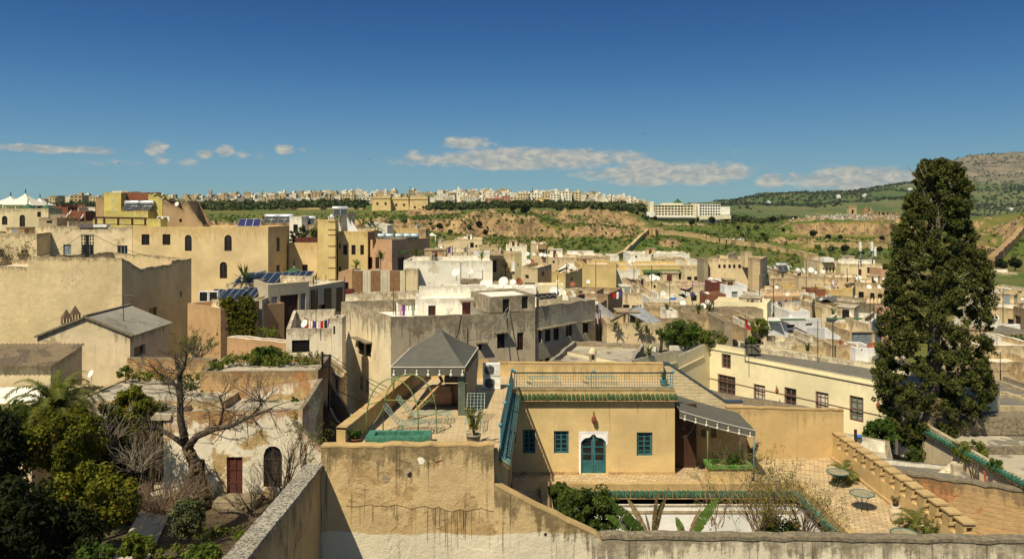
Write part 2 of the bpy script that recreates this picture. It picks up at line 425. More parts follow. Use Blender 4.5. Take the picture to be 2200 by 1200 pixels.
def house(name, label, cat, pts, zt, zb, wm, rm=None, par=.5, th=.24, ops=None, rag=0.0, tops=None, dep=.16, group=None, cope=None, roofz=None, em={}):
    """pts counter-clockwise from above, starting at the corner nearest the viewer on the west side; ops = {edge: [(kind, x0,y0,x1,y1), ...]} in picture coordinates"""
    n = len(pts); c = [Vector(p) for p in pts]; tops = tops or [zt] * n
    ctr = sum((Vector((p.x, p.y)) for p in c), Vector((0, 0))) / n
    T = thing(name, label, cat, (ctr.x, ctr.y, zb), group)
    mb = MB(); ci = inset(c, th); wins = []
    ops = ops or {}
    rz = (min(tops) - par) if roofz is None else roofz
    cb = MB()
    for i in range(n):
        a, b = c[i], c[(i+1) % n]; ai, bi = ci[i], ci[(i+1) % n]; L = (b - a).length
        k = max(1, int(L / .6)) if rag else 1
        us = [L * j / k for j in range(k + 1)]
        zs = [tops[i] + (tops[(i+1) % n] - tops[i]) * j / k + (rag * zhash(*(a + (b - a) * j / k)) if rag else 0) for j in range(k + 1)]
        ol = []
        for o in ops.get(i, []):
            r = pxrect(a, b, o[1:5])
            r = (max(.03, r[0]), min(L - .03, r[1]), r[2], r[3])
            if r[1] - r[0] < .05: continue
            ol.append(r); wins.append((a, b, r, o))
        wallgrid(mb, a, b, zb, us, zs, ol, dep, em.get(i, 0))
        for j in range(k):
            s0, s1 = j / k, (j + 1) / k
            p0, p1 = a + (b-a)*s0, a + (b-a)*s1; q0, q1 = ai + (bi-ai)*s0, ai + (bi-ai)*s1
            cb.q([(p0.x,p0.y,zs[j]), (p1.x,p1.y,zs[j+1]), (q1.x,q1.y,zs[j+1]), (q0.x,q0.y,zs[j])], 0, [10.0]*4)
            mb.q([(q1.x,q1.y,rz), (q0.x,q0.y,rz), (q0.x,q0.y,zs[j]), (q1.x,q1.y,zs[j+1])], 0, [10-(zs[j]-rz), 10-(zs[j]-rz), 10.0, 10.0])
    for (a, b, r, o) in wins:
        if o[0] == 'arch':
            archfill(mb, a, b, r[0], r[1], r[3] - (r[1]-r[0]) * .5, r[3], dep=dep * .5)
    if cope is None:
        off = len(mb.v); mb.v += cb.v; mb.a += cb.a; mb.m += cb.m; mb.s += cb.s; mb.f += [tuple(x + off for x in f) for f in cb.f]
    obj('wall', mb, wm, T)
    if cope is not None: obj('coping', cb, cope, T)
    if rm is not None:
        f = MB(); f.q([(p.x, p.y, rz) for p in ci]); obj('roof', f, rm, T)
    for (a, b, r, o) in wins: window(T, a, b, *r, o[0], dep)
    return T
def quadp(l, r, depth):
    """footprint from a front edge l=(px,D) r=(px,D) and a depth behind it"""
    a, b = Vector((Xp(*l), l[1])), Vector((Xp(*r), r[1])); d = (b - a).normalized(); inn = Vector((-d.y, d.x))
    return [a, b, b + inn * depth, a + inn * depth]
def tri3(l, c, r):
    """footprint from three seen corners (px, D): far west, near, far east"""
    a, b, e = [Vector((Xp(*p), p[1])) for p in (l, c, r)]
    return [a, b, e, a + e - b]
def M_(n): return MATS[n] if isinstance(n, str) else n
# ================================================================ shared materials
plain('dark', (.012,.011,.010), .35, spec=.4)
plain('glass', (.018,.02,.022), .12, spec=.6)
plain('shade', (.03,.022,.015), .9)
plain('teal', (.035,.13,.145), .5)
plain('teal_light', (.10,.26,.30), .5)
plain('brown_frame', (.16,.085,.06), .6)
plain('dark_wood', (.055,.025,.015), .6)
plain('wood', (.20,.11,.05), .65)
plain('red_wood', (.10,.03,.022), .6)
plain('red_metal', (.12,.028,.02), .55)
plain('rust', (.20,.065,.03), .75)
plain('iron', (.025,.025,.024), .5, .4)
plain('steel', (.42,.42,.40), .45, .6)
plain('white', (.74,.72,.66), .6)
plain('dish_white', (.66,.65,.61), .5, var=.1)
plain('dish_cream', (.66,.62,.50), .6)
plain('dish_rust', (.26,.075,.035), .75)
plain('dish_grey', (.34,.33,.31), .6)
plain('grey_shutter', (.22,.25,.27), .6)
plain('curtain', (.55,.52,.40), .9)
plain('curtain_green', (.19,.25,.19), .9)
plain('grey_metal', (.30,.32,.31), .5)
plain('solar', (.012,.018,.038), .22, spec=.6, var=.1)
plain('solar_violet', (.03,.03,.10), .15, spec=.7, var=.1)
plain('tank', (.62,.63,.62), .3, .5)
plain('canvas', (.105,.10,.08), .9, var=.12)
plain('canvas_white', (.68,.63,.52), .9, var=.08)
plain('green_tile', (.045,.105,.035), .35, spec=.6, var=.5, sc=5.0)
plain('teal_tile', (.025,.085,.075), .5, spec=.6, var=.35, sc=5.0)
plain('jade_tile', (.03,.105,.065), .45, spec=.6, var=.5, sc=6.0)
plain('red_cloth', (.42,.02,.03), .8)
plain('pink_cloth', (.55,.32,.33), .9)
plain('purple_cloth', (.10,.05,.25), .9)
plain('blue_plastic', (.03,.16,.55), .4)
plain('yellow_cloth', (.62,.55,.12), .9)
plain('green_cloth', (.02,.10,.05), .9)
plain('black_cloth', (.02,.02,.025), .9)
plain('leather', (.36,.21,.12), .55)
plain('soot_brown', (.13,.085,.05), .9)
plain('rag_red', (.30,.07,.04), .9)
plain('terracotta', (.26,.10,.05), .8)
plain('clay', (.55,.45,.30), .75)
plain('bark', (.085,.065,.045), .95, var=.5)
plain('bark_grey', (.15,.125,.10), .95, var=.5)
plain('lilac', (.38,.33,.38), .9)
plain('banana_stem', (.12,.10,.05), .8)
WK = {  # kind: frame material, pane material, columns, rows, frame width, bar width, part name
 'dark': ('shade','dark',1,1,0,0), 'framed': ('dark_wood','dark',2,2,.07,.04), 'teal': ('teal','glass',2,5,.11,.045), 'brown': ('brown_frame','glass',2,3,.12,.05),
 'brownbig': ('brown_frame','glass',4,5,.12,.06), 'brownc': ('brown_frame','curtain_green',2,4,.13,.05), 'brownw': ('brown_frame','curtain',3,4,.13,.05), 'shutter': ('grey_shutter','grey_shutter',2,1,.05,.04),
 'shopen': ('grey_shutter','dark',3,1,.08,.10), 'grille': ('iron','dark',6,4,.05,.035), 'arch': ('dark_wood','glass',2,3,.10,.06), 'door': ('dark_wood','dark_wood',2,1,.07,.03,'door'), 'reddoor': ('red_wood','red_wood',2,3,.08,.05,'door'),
 'greyroll': ('grey_metal','grey_shutter',1,6,.05,.02,'shutter'), 'blue': ('grey_shutter','glass',1,1,.12,.0), 'blind': ('grey_shutter','grey_metal',1,5,.08,.02), 'white': ('white','glass',2,2,.07,.04), 'plank': ('wood','wood',4,1,.05,.02), 'redwin': ('red_wood','dark',2,4,.08,.05), 'big': ('dark_wood','dark_wood',3,1,.1,.06),
 'gdoor': ('grey_metal','grey_metal',2,1,.05,.02,'door')}
plaster('ochre', (.60,.425,.195), top=.4, drip=.4, dirt=.35, stain=(.22,.15,.07), bump=.15)
plaster('ochre_clean', (.64,.475,.225), top=.4, drip=.5, dirt=.55, stain=(.25,.16,.07), bump=.1)
plaster('yellow', (.64,.49,.22), top=.45, drip=.4, dirt=.3, stain=(.34,.20,.05))
plaster('yellow_arch', (.68,.52,.28), top=.5, drip=.12, dirt=.2, stain=(.42,.26,.08), th=1.2, bump=.12)
plaster('lemon', (.60,.50,.16), top=.4, drip=.4, dirt=.5, patch=(.5,.44,.25), pa=.42)
plaster('cream', (.70,.58,.35), top=.55, drip=.35, dirt=.35)
plaster('cream_clean', (.80,.71,.45), top=.18, drip=.08, dirt=.12, bump=.06, stain=(.3,.25,.14))
plaster('cream_old', (.70,.57,.36), top=.65, drip=.55, dirt=.6, patch=(.45,.34,.2), pa=.4)
plaster('white_wash', (.84,.79,.66), top=.4, drip=.3, dirt=.3, patch=(.62,.55,.42), pa=.4)
plaster('white_clean', (.84,.83,.80), top=.25, drip=.15, dirt=.15)
plaster('white_old', (.76,.67,.49), top=.65, drip=.5, dirt=.5, patch=(.46,.36,.22), pa=.46)
plaster('tan', (.58,.44,.25), top=.65, drip=.5, dirt=.5, patch=(.38,.26,.13), pa=.42)
plaster('tan_light', (.66,.52,.31), top=.6, drip=.4, dirt=.45, patch=(.44,.33,.18), pa=.40)
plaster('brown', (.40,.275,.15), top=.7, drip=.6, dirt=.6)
plaster('brick_tan', (.66,.52,.30), top=.8, drip=.25, dirt=.55, bump=.8, th=.35, patch=(.60,.48,.29), pa=.4, psc=.25)
plaster('brick_orange', (.52,.345,.165), top=.7, drip=.3, dirt=.8, brick=.14, bump=.8, th=.6, patch=(.42,.20,.08), pa=.46, psc=.45)
plaster('brick_red', (.27,.095,.05), top=.5, drip=.3, dirt=.6, brick=.7, bump=.5, bsc=.9)
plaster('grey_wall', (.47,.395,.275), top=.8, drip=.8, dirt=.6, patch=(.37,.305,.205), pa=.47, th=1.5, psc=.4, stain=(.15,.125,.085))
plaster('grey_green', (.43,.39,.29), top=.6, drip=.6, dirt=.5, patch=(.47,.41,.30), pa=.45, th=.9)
plaster('grey_left', (.74,.62,.41), top=.85, drip=.7, dirt=.4, patch=(.58,.47,.3), pa=.42, th=1.5, stain=(.2,.165,.11))  # lighter cream for the end wall, its sunlit look partly put into the colour
plaster('stone_grey', (.38,.31,.205), top=.6, drip=.5, dirt=.7, brick=.4, bump=.6)
plaster('pink', (.55,.34,.20), top=.25, drip=.25, dirt=.3, stain=(.33,.2,.12), patch=(.47,.27,.16), pa=.4)
plaster('terra', (.50,.31,.16), top=.2, drip=.25, dirt=.3)
plaster('modern', (.47,.415,.29), top=.4, drip=.2, dirt=.25, bump=.08, stain=(.3,.22,.12))
plaster('old_wall', (.60,.44,.225), top=.75, drip=.85, dirt=.75, patch=(.47,.325,.155), pa=.45, psc=.5, bands=[(-11.55,(.72,.64,.47))], stain=(.095,.07,.035), th=.75, bump=.75)
plaster('side_wall', (.50,.37,.19), top=.5, drip=.95, dirt=.7, patch=(.36,.25,.12), pa=.44, th=.6, bump=.5)
plaster('garden_wall', (.78,.71,.56), top=.8, drip=.3, dirt=.5, patch=(.46,.33,.16), pa=.5, psc=.42, th=.7, stain=(.34,.17,.075), bump=.6)
plaster('olive_wall', (.40,.34,.19), top=.3, drip=.2, dirt=.25, bump=.1)
plaster('coping', (.27,.22,.14), top=0, drip=0, dirt=1.0, patch=(.17,.145,.105), pa=.5, psc=6.0, bump=.7)
plaster('coping_grey', (.40,.36,.28), top=0, drip=0, dirt=1.0, patch=(.14,.125,.095), pa=.48, psc=11.0, bump=.8)
plaster('coping_ochre', (.52,.36,.16), top=0, drip=0, dirt=.8, patch=(.38,.25,.12), pa=.45, psc=1.5)
plaster('roof_grey', (.44,.385,.285), top=0, drip=0, dirt=.8, patch=(.19,.17,.13), pa=.46, bump=.4)
plaster('roof_light', (.66,.58,.43), top=0, drip=0, dirt=.7, patch=(.36,.31,.22), pa=.42)
plaster('roof_white', (.84,.79,.67), top=0, drip=0, dirt=.35, patch=(.56,.50,.40), pa=.40)
plaster('lichen', (.17,.155,.125), top=0, drip=0, dirt=.9, patch=(.30,.27,.2), pa=.42, psc=6.0, bump=.8)
plaster('fort', (.62,.47,.22), top=.3, drip=.3, dirt=.5, bump=.2)
plaster('rampart', (.50,.37,.185), top=.4, drip=.4, dirt=.7, bump=.6)
plaster('ruin', (.36,.235,.115), top=.3, drip=.4, dirt=.8, bump=.7)
plaster('hotel', (.80,.78,.70), top=.1, drip=.1, dirt=.15, bump=.02)
plaster('hotel_cream', (.72,.66,.46), top=.1, drip=.1, dirt=.15, bump=.02)
pavers('pavers', (.56,.43,.25), (.47,.34,.19))
pavers('pavers_red', (.44,.29,.15), (.35,.22,.11), rot=.6, mortar=(.42,.33,.2))
pavers('screen_stone', (.56,.50,.36), (.47,.41,.29), mortar=(.4,.35,.25))
leafmat('lf_cypress', (.024,.032,.006), .5, (.105,.118,.026), .08)
leafmat('lf_orange', (.045,.056,.007), .65, (.20,.20,.018), .3)
leafmat('lf_dark', (.007,.011,.002), .6, (.020,.028,.005), .06)  # dark leaves, darkened further in place of shade over the garden edge
leafmat('lf_bush', (.035,.075,.012), .5, (.10,.16,.025), .3)
leafmat('lf_weed', (.055,.095,.015), .5, (.18,.21,.03), .3)
leafmat('lf_ivy', (.045,.06,.012), .7, (.18,.17,.02), .3)
leafmat('lf_olive', (.045,.06,.022), .5, (.11,.125,.05), .1)
leafmat('lf_pine', (.028,.044,.012), .5, (.075,.095,.025), .05)
leafmat('lf_palm', (.065,.082,.020), .5, (.17,.18,.04), .3)
leafmat('lf_agave', (.07,.10,.025), .4, (.16,.18,.06), .2)
leafmat('lf_banana', (.05,.105,.018), .5, (.12,.21,.035), .35)
leafmat('lf_laurel', (.030,.050,.010), .6, (.09,.13,.022), .25)
leafmat('lf_dry', (.13,.085,.04), .5, (.26,.19,.09), .1)
leafmat('lf_bud', (.12,.115,.02), .5, (.30,.27,.05), .3)
leafmat('stone_bits', (.45,.42,.35), .3, (.80,.77,.68), 0)
leafmat('fruit', (.45,.17,.012), .3, (.62,.30,.03), 0)

# ================================================================ terrain
# picture row of the ground at a few distances, for a few picture columns (the hill across the valley)
LV = [
 (240, [(-900,585),(900,585),(2200,585),(3100,585)]),
 (300, [(-900,552),(850,552),(1000,556),(1300,562),(1500,578),(1640,588),(1760,578),(1900,560),(2200,570),(3100,570)]),
 (360, [(-900,520),(900,512),(1000,520),(1150,530),(1300,530),(1370,515),(1450,522),(1640,548),(1760,562),(1900,550),(2120,560),(2200,545),(3100,540)]),
 (424, [(-900,498),(800,494),(900,494),(1000,502),(1080,508),(1150,512),(1250,512),(1320,506),(1380,502),(1440,503),(1540,512),(1640,528),(1720,540),(1800,530),(1900,528),(2100,528),(2150,530),(2200,500),(3100,490)]),
 (431, [(-900,480),(500,478),(800,474),(900,478),(960,474),(1050,466),(1120,464),(1170,480),(1210,492),(1280,486),(1330,494),(1380,496),(1440,500),(1540,508),(1640,516),(1700,522),(1800,520),(1900,518),(2100,505),(2150,512),(2200,470),(3100,470)]),
 (526, [(-900,468),(500,468),(800,462),(900,462),(1000,458),(1090,452),(1150,455),(1200,462),(1260,470),(1300,478),(1380,490),(1440,494),(1540,496),(1620,500),(1680,508),(1750,510),(1850,510),(1950,506),(2100,498),(2200,462),(3100,462)]),
 (534, [(-900,466),(500,464),(800,458),(880,456),(1000,455),(1090,450),(1150,452),(1200,455),(1240,450),(1300,455),(1360,462),(1386,474),(1410,488),(1540,491),(1620,494),(1670,494),(1700,480),(1750,474),(1850,476),(1950,476),(2050,478),(2200,458),(3100,455)]),
 (620, [(-900,460),(400,460),(800,455),(1000,450),(1100,447),(1200,449),(1300,450),(1380,456),(1400,470),(1560,478),(1640,482),(1690,470),(1740,466),(1850,462),(1940,465),(2050,470),(2200,455),(3100,450)]),
 (720, [(-900,450),(400,450),(800,447),(1000,444),(1100,443),(1200,444),(1300,446),(1375,450),(1390,468),(1480,470),(1560,472),(1640,482),(1690,476),(1740,472),(1830,459),(1890,459),(1940,462),(2050,480),(2200,485),(3100,485)]),
 (800, [(-900,442),(60,442),(400,444),(700,438),(1000,438),(1240,440),(1330,444),(1375,448),(1400,466),(1560,474),(1640,486),(1700,490),(3100,495)]),
 (900, [(-900,438),(60,438),(400,438),(700,432),(1000,433),(1240,435),(1330,438),(1375,444),(1420,470),(1560,478),(1640,490),(3100,495)]),
 (1100,[(-900,434),(60,434),(250,426),(400,430),(700,423),(1000,422),(1240,424),(1330,430),(1385,442),(1440,475),(1640,490),(3100,490)]),
 (1350,[(-900,432),(60,432),(250,424),(400,427),(560,420),(700,416),(1000,415),(1240,417),(1330,425),(1390,444),(1440,475),(1640,486),(3100,486)]),
 (1600,[(-900,460),(700,445),(1240,446),(1390,460),(1500,478),(3100,482)]),
 (2000,[(-900,480),(1400,480),(3100,480)])]
LVD = np.array([l[0] for l in LV], float)
def tz0(px, D):
    px = np.asarray(px, float); D = np.asarray(D, float)
    zz = np.stack([-(np.interp(px, [p[0] for p in ks], [p[1] for p in ks]) - HY) / F * d for d, ks in LV])
    k = np.clip(np.searchsorted(LVD, D) - 1, 0, len(LVD) - 2); f = np.clip((D - LVD[k]) / (LVD[k+1] - LVD[k]), 0, 1)
    ii = np.arange(len(px))
    return zz[k, ii] * (1 - f) + zz[k+1, ii] * f
RB = [(414,446,380,1180),(420,448,1180,1440),(380,432,1290,1420),(512,548,1130,1400),(505,560,860,1000),(440,500,980,1130),(532,622,1660,1990),(428,470,1640,1960),(428,545,2090,2260),(345,385,1400,1470),(470,545,1180,1330)]
def rockmask(x, y, yw, px):
    v = np.zeros_like(px)
    for a, b, p0, p1 in RB:
        v = np.maximum(v, np.clip((yw - a) / 5, 0, 1) * np.clip((b - yw) / 5, 0, 1) * np.clip((px - p0) / 25, 0, 1) * np.clip((p1 - px) / 25, 0, 1))
    return v * np.clip((fbm(x / 26, y / 13, 9, 4) - .37) * 8, 0, 1)
def terrain_z(x, y):
    x = np.atleast_1d(np.asarray(x, float)); y = np.atleast_1d(np.asarray(y, float))
    warp = (fbm(x / 22, y / 22, 0, 4) - .5) * np.clip((y - 330) / 80, 0, 1)
    yw = y + warp * 30
    px = HX + F * x / y + (fbm(x / 15, y / 40, 3, 3) - .5) * 14
    z = tz0(px, np.clip(yw, 240, 2000))
    crag = np.clip((y - 380) / 40, 0, 1) * np.clip((760 - y) / 60, 0, 1)
    rk = rockmask(x, y, yw, px)
    z += (fbm(x / 7, y / 7, 1, 4) - .5) * (.5 + 1.6 * crag) + (fbm(x / 5, y / 3, 5, 5) - .5) * 7 * rk + (np.abs(fbm(x / 3.2, y / 9, 8, 4) - .5) * 2 - .25) * 6 * rk
    z = np.where(y < 240, -19.0 + (z + 19) * np.clip((y - 200) / 40, 0, 1), z)
    return z
def tz(x, y): return float(terrain_z(x, y)[0])
def hit(px, py, d0=250, d1=1900):
    """first point of the hill seen at a picture position"""
    D = np.arange(d0, d1, 2.0); x = (px - HX) / F * D
    rows = HY - F * terrain_z(x, D) / D
    k = np.nonzero(rows <= py)[0]
    d = D[k[0]] if len(k) else D[-1]
    return Vector((float((px - HX) / F * d), float(d), tz((px - HX) / F * d, d)))
rowsD = np.concatenate([np.linspace(6, 230, 24), np.arange(240, 380, 5.0), np.arange(380, 560, 2.0), np.arange(560, 760, 5.0), np.arange(760, 1500, 18.0), np.arange(1500, 2001, 100)])
colsP = np.concatenate([np.arange(-900, 380, 40.0), np.arange(380, 2260, 5.0), np.arange(2260, 3101, 40.0)])
DD, PP = np.meshgrid(rowsD, colsP, indexing='ij'); XX = (PP - HX) / F * DD
ZZ = terrain_z(XX.ravel(), DD.ravel()).reshape(XX.shape)
# the garden in front lies higher than the valley; a step hidden by the houses
near = DD < 62
ZZ = np.where(near, -15.3 + (fbm(XX / 3, DD / 3) - .5) * .3, ZZ)
nr, nc = ZZ.shape
V = np.stack([XX, DD, ZZ], -1).reshape(-1, 3)
ii = (np.arange(nr - 1)[:, None] * nc + np.arange(nc - 1)[None, :]).ravel()
Fq = np.stack([ii, ii + 1, ii + nc + 1, ii + nc], 1)
wy = DD.ravel() + (fbm(XX.ravel() / 22, DD.ravel() / 22, 0, 4) - .5) * np.clip((DD.ravel() - 330) / 80, 0, 1) * 30
RK = rockmask(XX.ravel(), DD.ravel(), wy, PP.ravel() + (fbm(XX.ravel() / 15, DD.ravel() / 40, 3, 3) - .5) * 14)
m, t, b = newmat('hill_ground')
geo = N(t, 'ShaderNodeNewGeometry'); pos = geo.outputs['Position']
sl = N(t, 'ShaderNodeSeparateXYZ', {0: geo.outputs['Normal']}).outputs[2]
na = noise(t, pos, .018, 7.0, .6); nb = noise(t, pos, .11, 8.0, .65); nc_ = noise(t, pos, .5, 6.0, .6)
Y_ = N(t, 'ShaderNodeSeparateXYZ', {0: pos}).outputs[1]
grass = mix(t, rng(t, na, .36, .62), (.060,.105,.012), (.125,.115,.022))
grass = mix(t, rng(t, nb, .48, .70, 0, .75), grass, (.17,.125,.04))
grass = mix(t, rng(t, nb, .28, .44, .8, 0), grass, (.030,.055,.010))
rock = mix(t, rng(t, nb, .3, .66), (.17,.105,.05), (.42,.285,.135))
rock = mix(t, rng(t, noise(t, scaled(t, pos, (.45, .45, .10)), 1.0, 7.0, .7), .46, .64, 0, .85), rock, (.085,.055,.03))
rock = mix(t, rng(t, noise(t, pos, .22, 6.0, .65), .54, .62, 0, .85), rock, (.055,.07,.018))
rk = rng(t, mth(t, 'ADD', sl, mth(t, 'MULTIPLY', mth(t, 'SUBTRACT', nb, .5), .55)), .86, .68)
ra = N(t, 'ShaderNodeAttribute', attribute_name='rv').outputs['Fac']
rk = mth(t, 'MAXIMUM', rk, rng(t, mth(t, 'ADD', ra, mth(t, 'MULTIPLY', mth(t, 'SUBTRACT', nc_, .5), .9)), .3, .55))
col = mix(t, rk, grass, rock)
soil = mix(t, rng(t, nc_, .3, .7), (.055,.038,.022), (.13,.095,.055))
soil = mix(t, rng(t, nb, .55, .7, 0, .6), soil, (.05,.07,.015))
col = mix(t, rng(t, Y_, 60, 62), soil, col)
t.links.new(col, b.inputs['Base Color'])
bp = N(t, 'ShaderNodeBump', {'Strength': .5, 'Distance': .6, 'Height': nc_}); t.links.new(bp.outputs[0], b.inputs['Normal'])
g = rawmesh('terrain', V, Fq, RK, m); g['kind'] = 'structure'
# ground sheet to the horizon
mb = MB(); mb.q([(-4000,-300,-40),(4500,-300,-40),(4500,6500,-40),(-4000,6500,-40)])
struct('ground', mb, plain('plain_ground', (.10,.10,.04), .95))

# far mountain beyond the valley
ML = [(1500,[(800,470),(1400,470),(3300,470)]),
 (1900,[(800,468),(1450,462),(1560,452),(1640,450),(1760,452),(1860,455),(1960,455),(2100,478),(2200,490),(3300,490)]),
 (2300,[(800,462),(1480,452),(1560,438),(1640,438),(1760,440),(1860,430),(1960,428),(2080,462),(2200,470),(3300,470)]),
 (2700,[(800,460),(1450,445),(1500,438),(1560,430),(1640,420),(1720,416),(1800,415),(1880,412),(1950,412),(2080,440),(2200,440),(3300,440)]),
 (3100,[(800,460),(1500,440),(1560,434),(1640,418),(1720,414),(1800,409),(1900,401),(1945,396),(2000,400),(2080,410),(2140,405),(2200,400),(3300,390)]),
 (3500,[(800,460),(1560,440),(1700,422),(1850,410),(1940,400),(1980,388),(2020,370),(2060,358),(2120,352),(2200,345),(2500,330),(3300,330)]),
 (3900,[(800,460),(1560,446),(1800,420),(1940,404),(1985,384),(2025,355),(2060,343),(2100,335),(2150,328),(2200,324),(2400,310),(3300,310)]),
 (4600,[(800,470),(1900,430),(2060,370),(2200,350),(3300,340)])]
MD = np.array([l[0] for l in ML], float)
def mz(x, y):
    x = np.atleast_1d(np.asarray(x, float)); y = np.atleast_1d(np.asarray(y, float))
    px = HX + F * x / y
    zz = np.stack([-(np.interp(px, [p[0] for p in ks], [p[1] for p in ks]) - HY) / F * d for d, ks in ML])
    k = np.clip(np.searchsorted(MD, y) - 1, 0, len(MD) - 2); f = np.clip((y - MD[k]) / (MD[k+1] - MD[k]), 0, 1); f = f*f*(3-2*f)
    ar = np.arange(len(x)); z = zz[k, ar] * (1 - f) + zz[k+1, ar] * f
    return z + (fbm(x / 160, y / 160, 2, 5) - .5) * 30 + (fbm(x / 30, y / 30, 2, 3) - .5) * 7
mr = np.arange(1500, 4601, 22.0); mc = np.arange(1300, 2500, 6.0)
DM, PM = np.meshgrid(mr, mc, indexing='ij'); XM = (PM - HX) / F * DM
ZM = mz(XM.ravel(), DM.ravel())
V = np.stack([XM.ravel(), DM.ravel(), ZM], -1); nc = len(mc)
ii = (np.arange(len(mr) - 1)[:, None] * nc + np.arange(nc - 1)[None, :]).ravel()
m, t, b = newmat('mountain_ground')
geo = N(t, 'ShaderNodeNewGeometry'); pos = geo.outputs['Position']
sl = N(t, 'ShaderNodeSeparateXYZ', {0: geo.outputs['Normal']}).outputs[2]
zz = N(t, 'ShaderNodeSeparateXYZ', {0: pos})
na = noise(t, pos, .0035, 7.0, .6); nb = noise(t, pos, .02, 8.0, .65); nf = noise(t, pos, .09, 6.0, .65)
green = mix(t, rng(t, na, .38, .6), (.055,.088,.018), (.115,.125,.034))
green = mix(t, rng(t, nb, .5, .7, 0, .7), green, (.15,.115,.045))
rock = mix(t, rng(t, nb, .3, .65), (.10,.085,.055), (.22,.18,.115))
rock = mix(t, rng(t, nf, .52, .62, 0, .8), rock, (.035,.045,.018))
hi = mth(t, 'ADD', zz.outputs[2], mth(t, 'MULTIPLY', mth(t, 'SUBTRACT', na, .5), 160.0))
f = mth(t, 'MULTIPLY', rng(t, hi, 70, 150), rng(t, zz.outputs[0], 1300, 1600))
f2 = rng(t, mth(t, 'ADD', sl, mth(t, 'MULTIPLY', mth(t, 'SUBTRACT', nb, .5), .4)), .82, .66, 0, .7)
col = mix(t, mth(t, 'MAXIMUM', f, f2), green, rock)
t.links.new(col, b.inputs['Base Color'])
g = rawmesh('mountain', V, np.stack([ii, ii + 1, ii + nc + 1, ii + nc], 1), None, m); g['kind'] = 'structure'

# olive groves and pines on the mountain: nobody could count them
gr = np.random.default_rng(11)
C, Rr = [], []
py_ = gr.uniform(1480, 2260, 9000); dy = gr.uniform(2000, 4300, 9000)
x_ = (py_ - HX) / F * dy; z_ = mz(x_, dy)
den = fbm(x_ / 210, dy / 210, 6, 4)
row = HY - F * z_ / dy
keep = (den > .46) & ~((row < 392) & (py_ > 1960) & (gr.random(9000) > .45))
x_, dy, z_, row = x_[keep], dy[keep], z_[keep], row[keep]
# orchard rows: regular spacing
ox, oy = np.meshgrid(np.arange(1450, 2300, 17.0), np.arange(2000, 3300, 24.0)); ox = ox.ravel() + gr.normal(0, 2, ox.size); oy = oy.ravel() + gr.normal(0, 2, oy.size)
oz = mz(ox, oy); ok = fbm(ox / 260, oy / 260, 1, 2) > .40
X2 = np.concatenate([x_, ox[ok]]); Y2 = np.concatenate([dy, oy[ok]]); Z2 = np.concatenate([z_, oz[ok]])
rr = np.concatenate([gr.uniform(2.2, 5.5, len(x_)), gr.uniform(3.0, 4.2, ok.sum())])
g = leaves('mountain_trees', np.stack([X2, Y2, Z2 + rr * .5], 1), rr, 7, 3.4, 3, MATS['lf_pine'], squash=.8, shell=.5, asp=.8); g['kind'] = 'stuff'

# wood along the brow of the hill, bushes and scrub on the slope as one mass each
def belt(name, spans, n, r0, r1, size, seed, mat, per=26, z_up=.55):
    g = np.random.default_rng(seed); C, Rd = [], []
    tot = sum((b - a) * w for a, b, d0, d1, w in spans)
    for (a, b, d0, d1, w) in spans:
        k = int(n * (b - a) * w / tot)
        px = g.uniform(a, b, k); D = g.uniform(d0, d1, k); x = (px - HX) / F * D; z = terrain_z(x, D); r = g.uniform(r0, r1, k)
        C.append(np.stack([x, D, z + r * z_up], 1)); Rd.append(r)
    o = leaves(name, np.concatenate(C), np.concatenate(Rd), per, size, seed, MATS[mat], squash=.85, shell=.45, asp=.7); o['kind'] = 'stuff'; return o
belt('wood', [(60,215,700,820,1),(395,790,690,830,1.4),(920,1130,600,740,1.2),(1100,1390,640,790,1.3),(1180,1390,560,700,.8),(1565,1690,690,760,1.2)], 1050, 2.2, 5.2, 1.3, 21, 'lf_pine', 34)
belt('scrub', [(380,1000,420,560,1),(860,1420,340,520,1.3),(1400,1900,330,500,.9),(1400,1700,500,700,1.2),(1900,2240,340,520,1.0)], 2300, .3, 1.5, .45, 22, 'lf_bush', 15, .4)
belt('dry_scrub', [(860,1420,330,520,1.2),(1400,1960,300,620,1.0)], 900, .3, 1.2, .45, 27, 'lf_weed', 12, .4)
belt('agave_scrub', [(1000,1420,420,520,1),(1480,1640,420,480,.6)], 260, .4, 1.0, .5, 23, 'lf_olive', 14, .4)

# ---- single trees on the hill that one can tell apart
def treeproto(name, mat, seed, sph, size, n):
    g = np.random.default_rng(seed); C, Rd = [], []
    for i in range(sph):
        v = g.normal(size=3); v /= np.linalg.norm(v); q = .55 * g.random() ** .4
        C.append((v[0]*q*1.0, v[1]*q, .95 + v[2]*q*.7)); Rd.append(g.uniform(.28, .5))
    crown = leaves('crown', C, Rd, n, size, seed, MATS[mat], link_it=False, shell=.5, asp=.7)
    tk = MB(); tk.tube([(0,0,-.2),(.03,.02,.4),(0,0,.9)], [.09,.065,.04], 6)
    return crown, tk
TP = {}
def hill_tree(kind, px, py, wpx, label, group=None, name='olive_tree', hgt=1.0):
    p = hit(px, py); sc = wpx / F * p.y / 1.9
    if kind not in TP:
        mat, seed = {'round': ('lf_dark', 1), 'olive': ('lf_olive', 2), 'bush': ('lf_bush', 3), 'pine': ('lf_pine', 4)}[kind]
        cr, tk = treeproto(kind, mat, seed, 16, .14, 60)
        T = thing(name, label, 'tree', (0,0,0), group)
        link(cr, T); obj('trunk', tk, MATS['bark'], T)
        TP[kind] = T; T.location = p; T.scale = (sc, sc, sc * hgt); T.rotation_euler = (0,0,px); return T
    T = dup(TP[kind], p, px * 1.7, (sc, sc, sc * hgt), label, group); T.name = name
    if 'group' in T.keys() and not group: del T['group']
    return T
G1 = 'single trees on the slope across the valley'
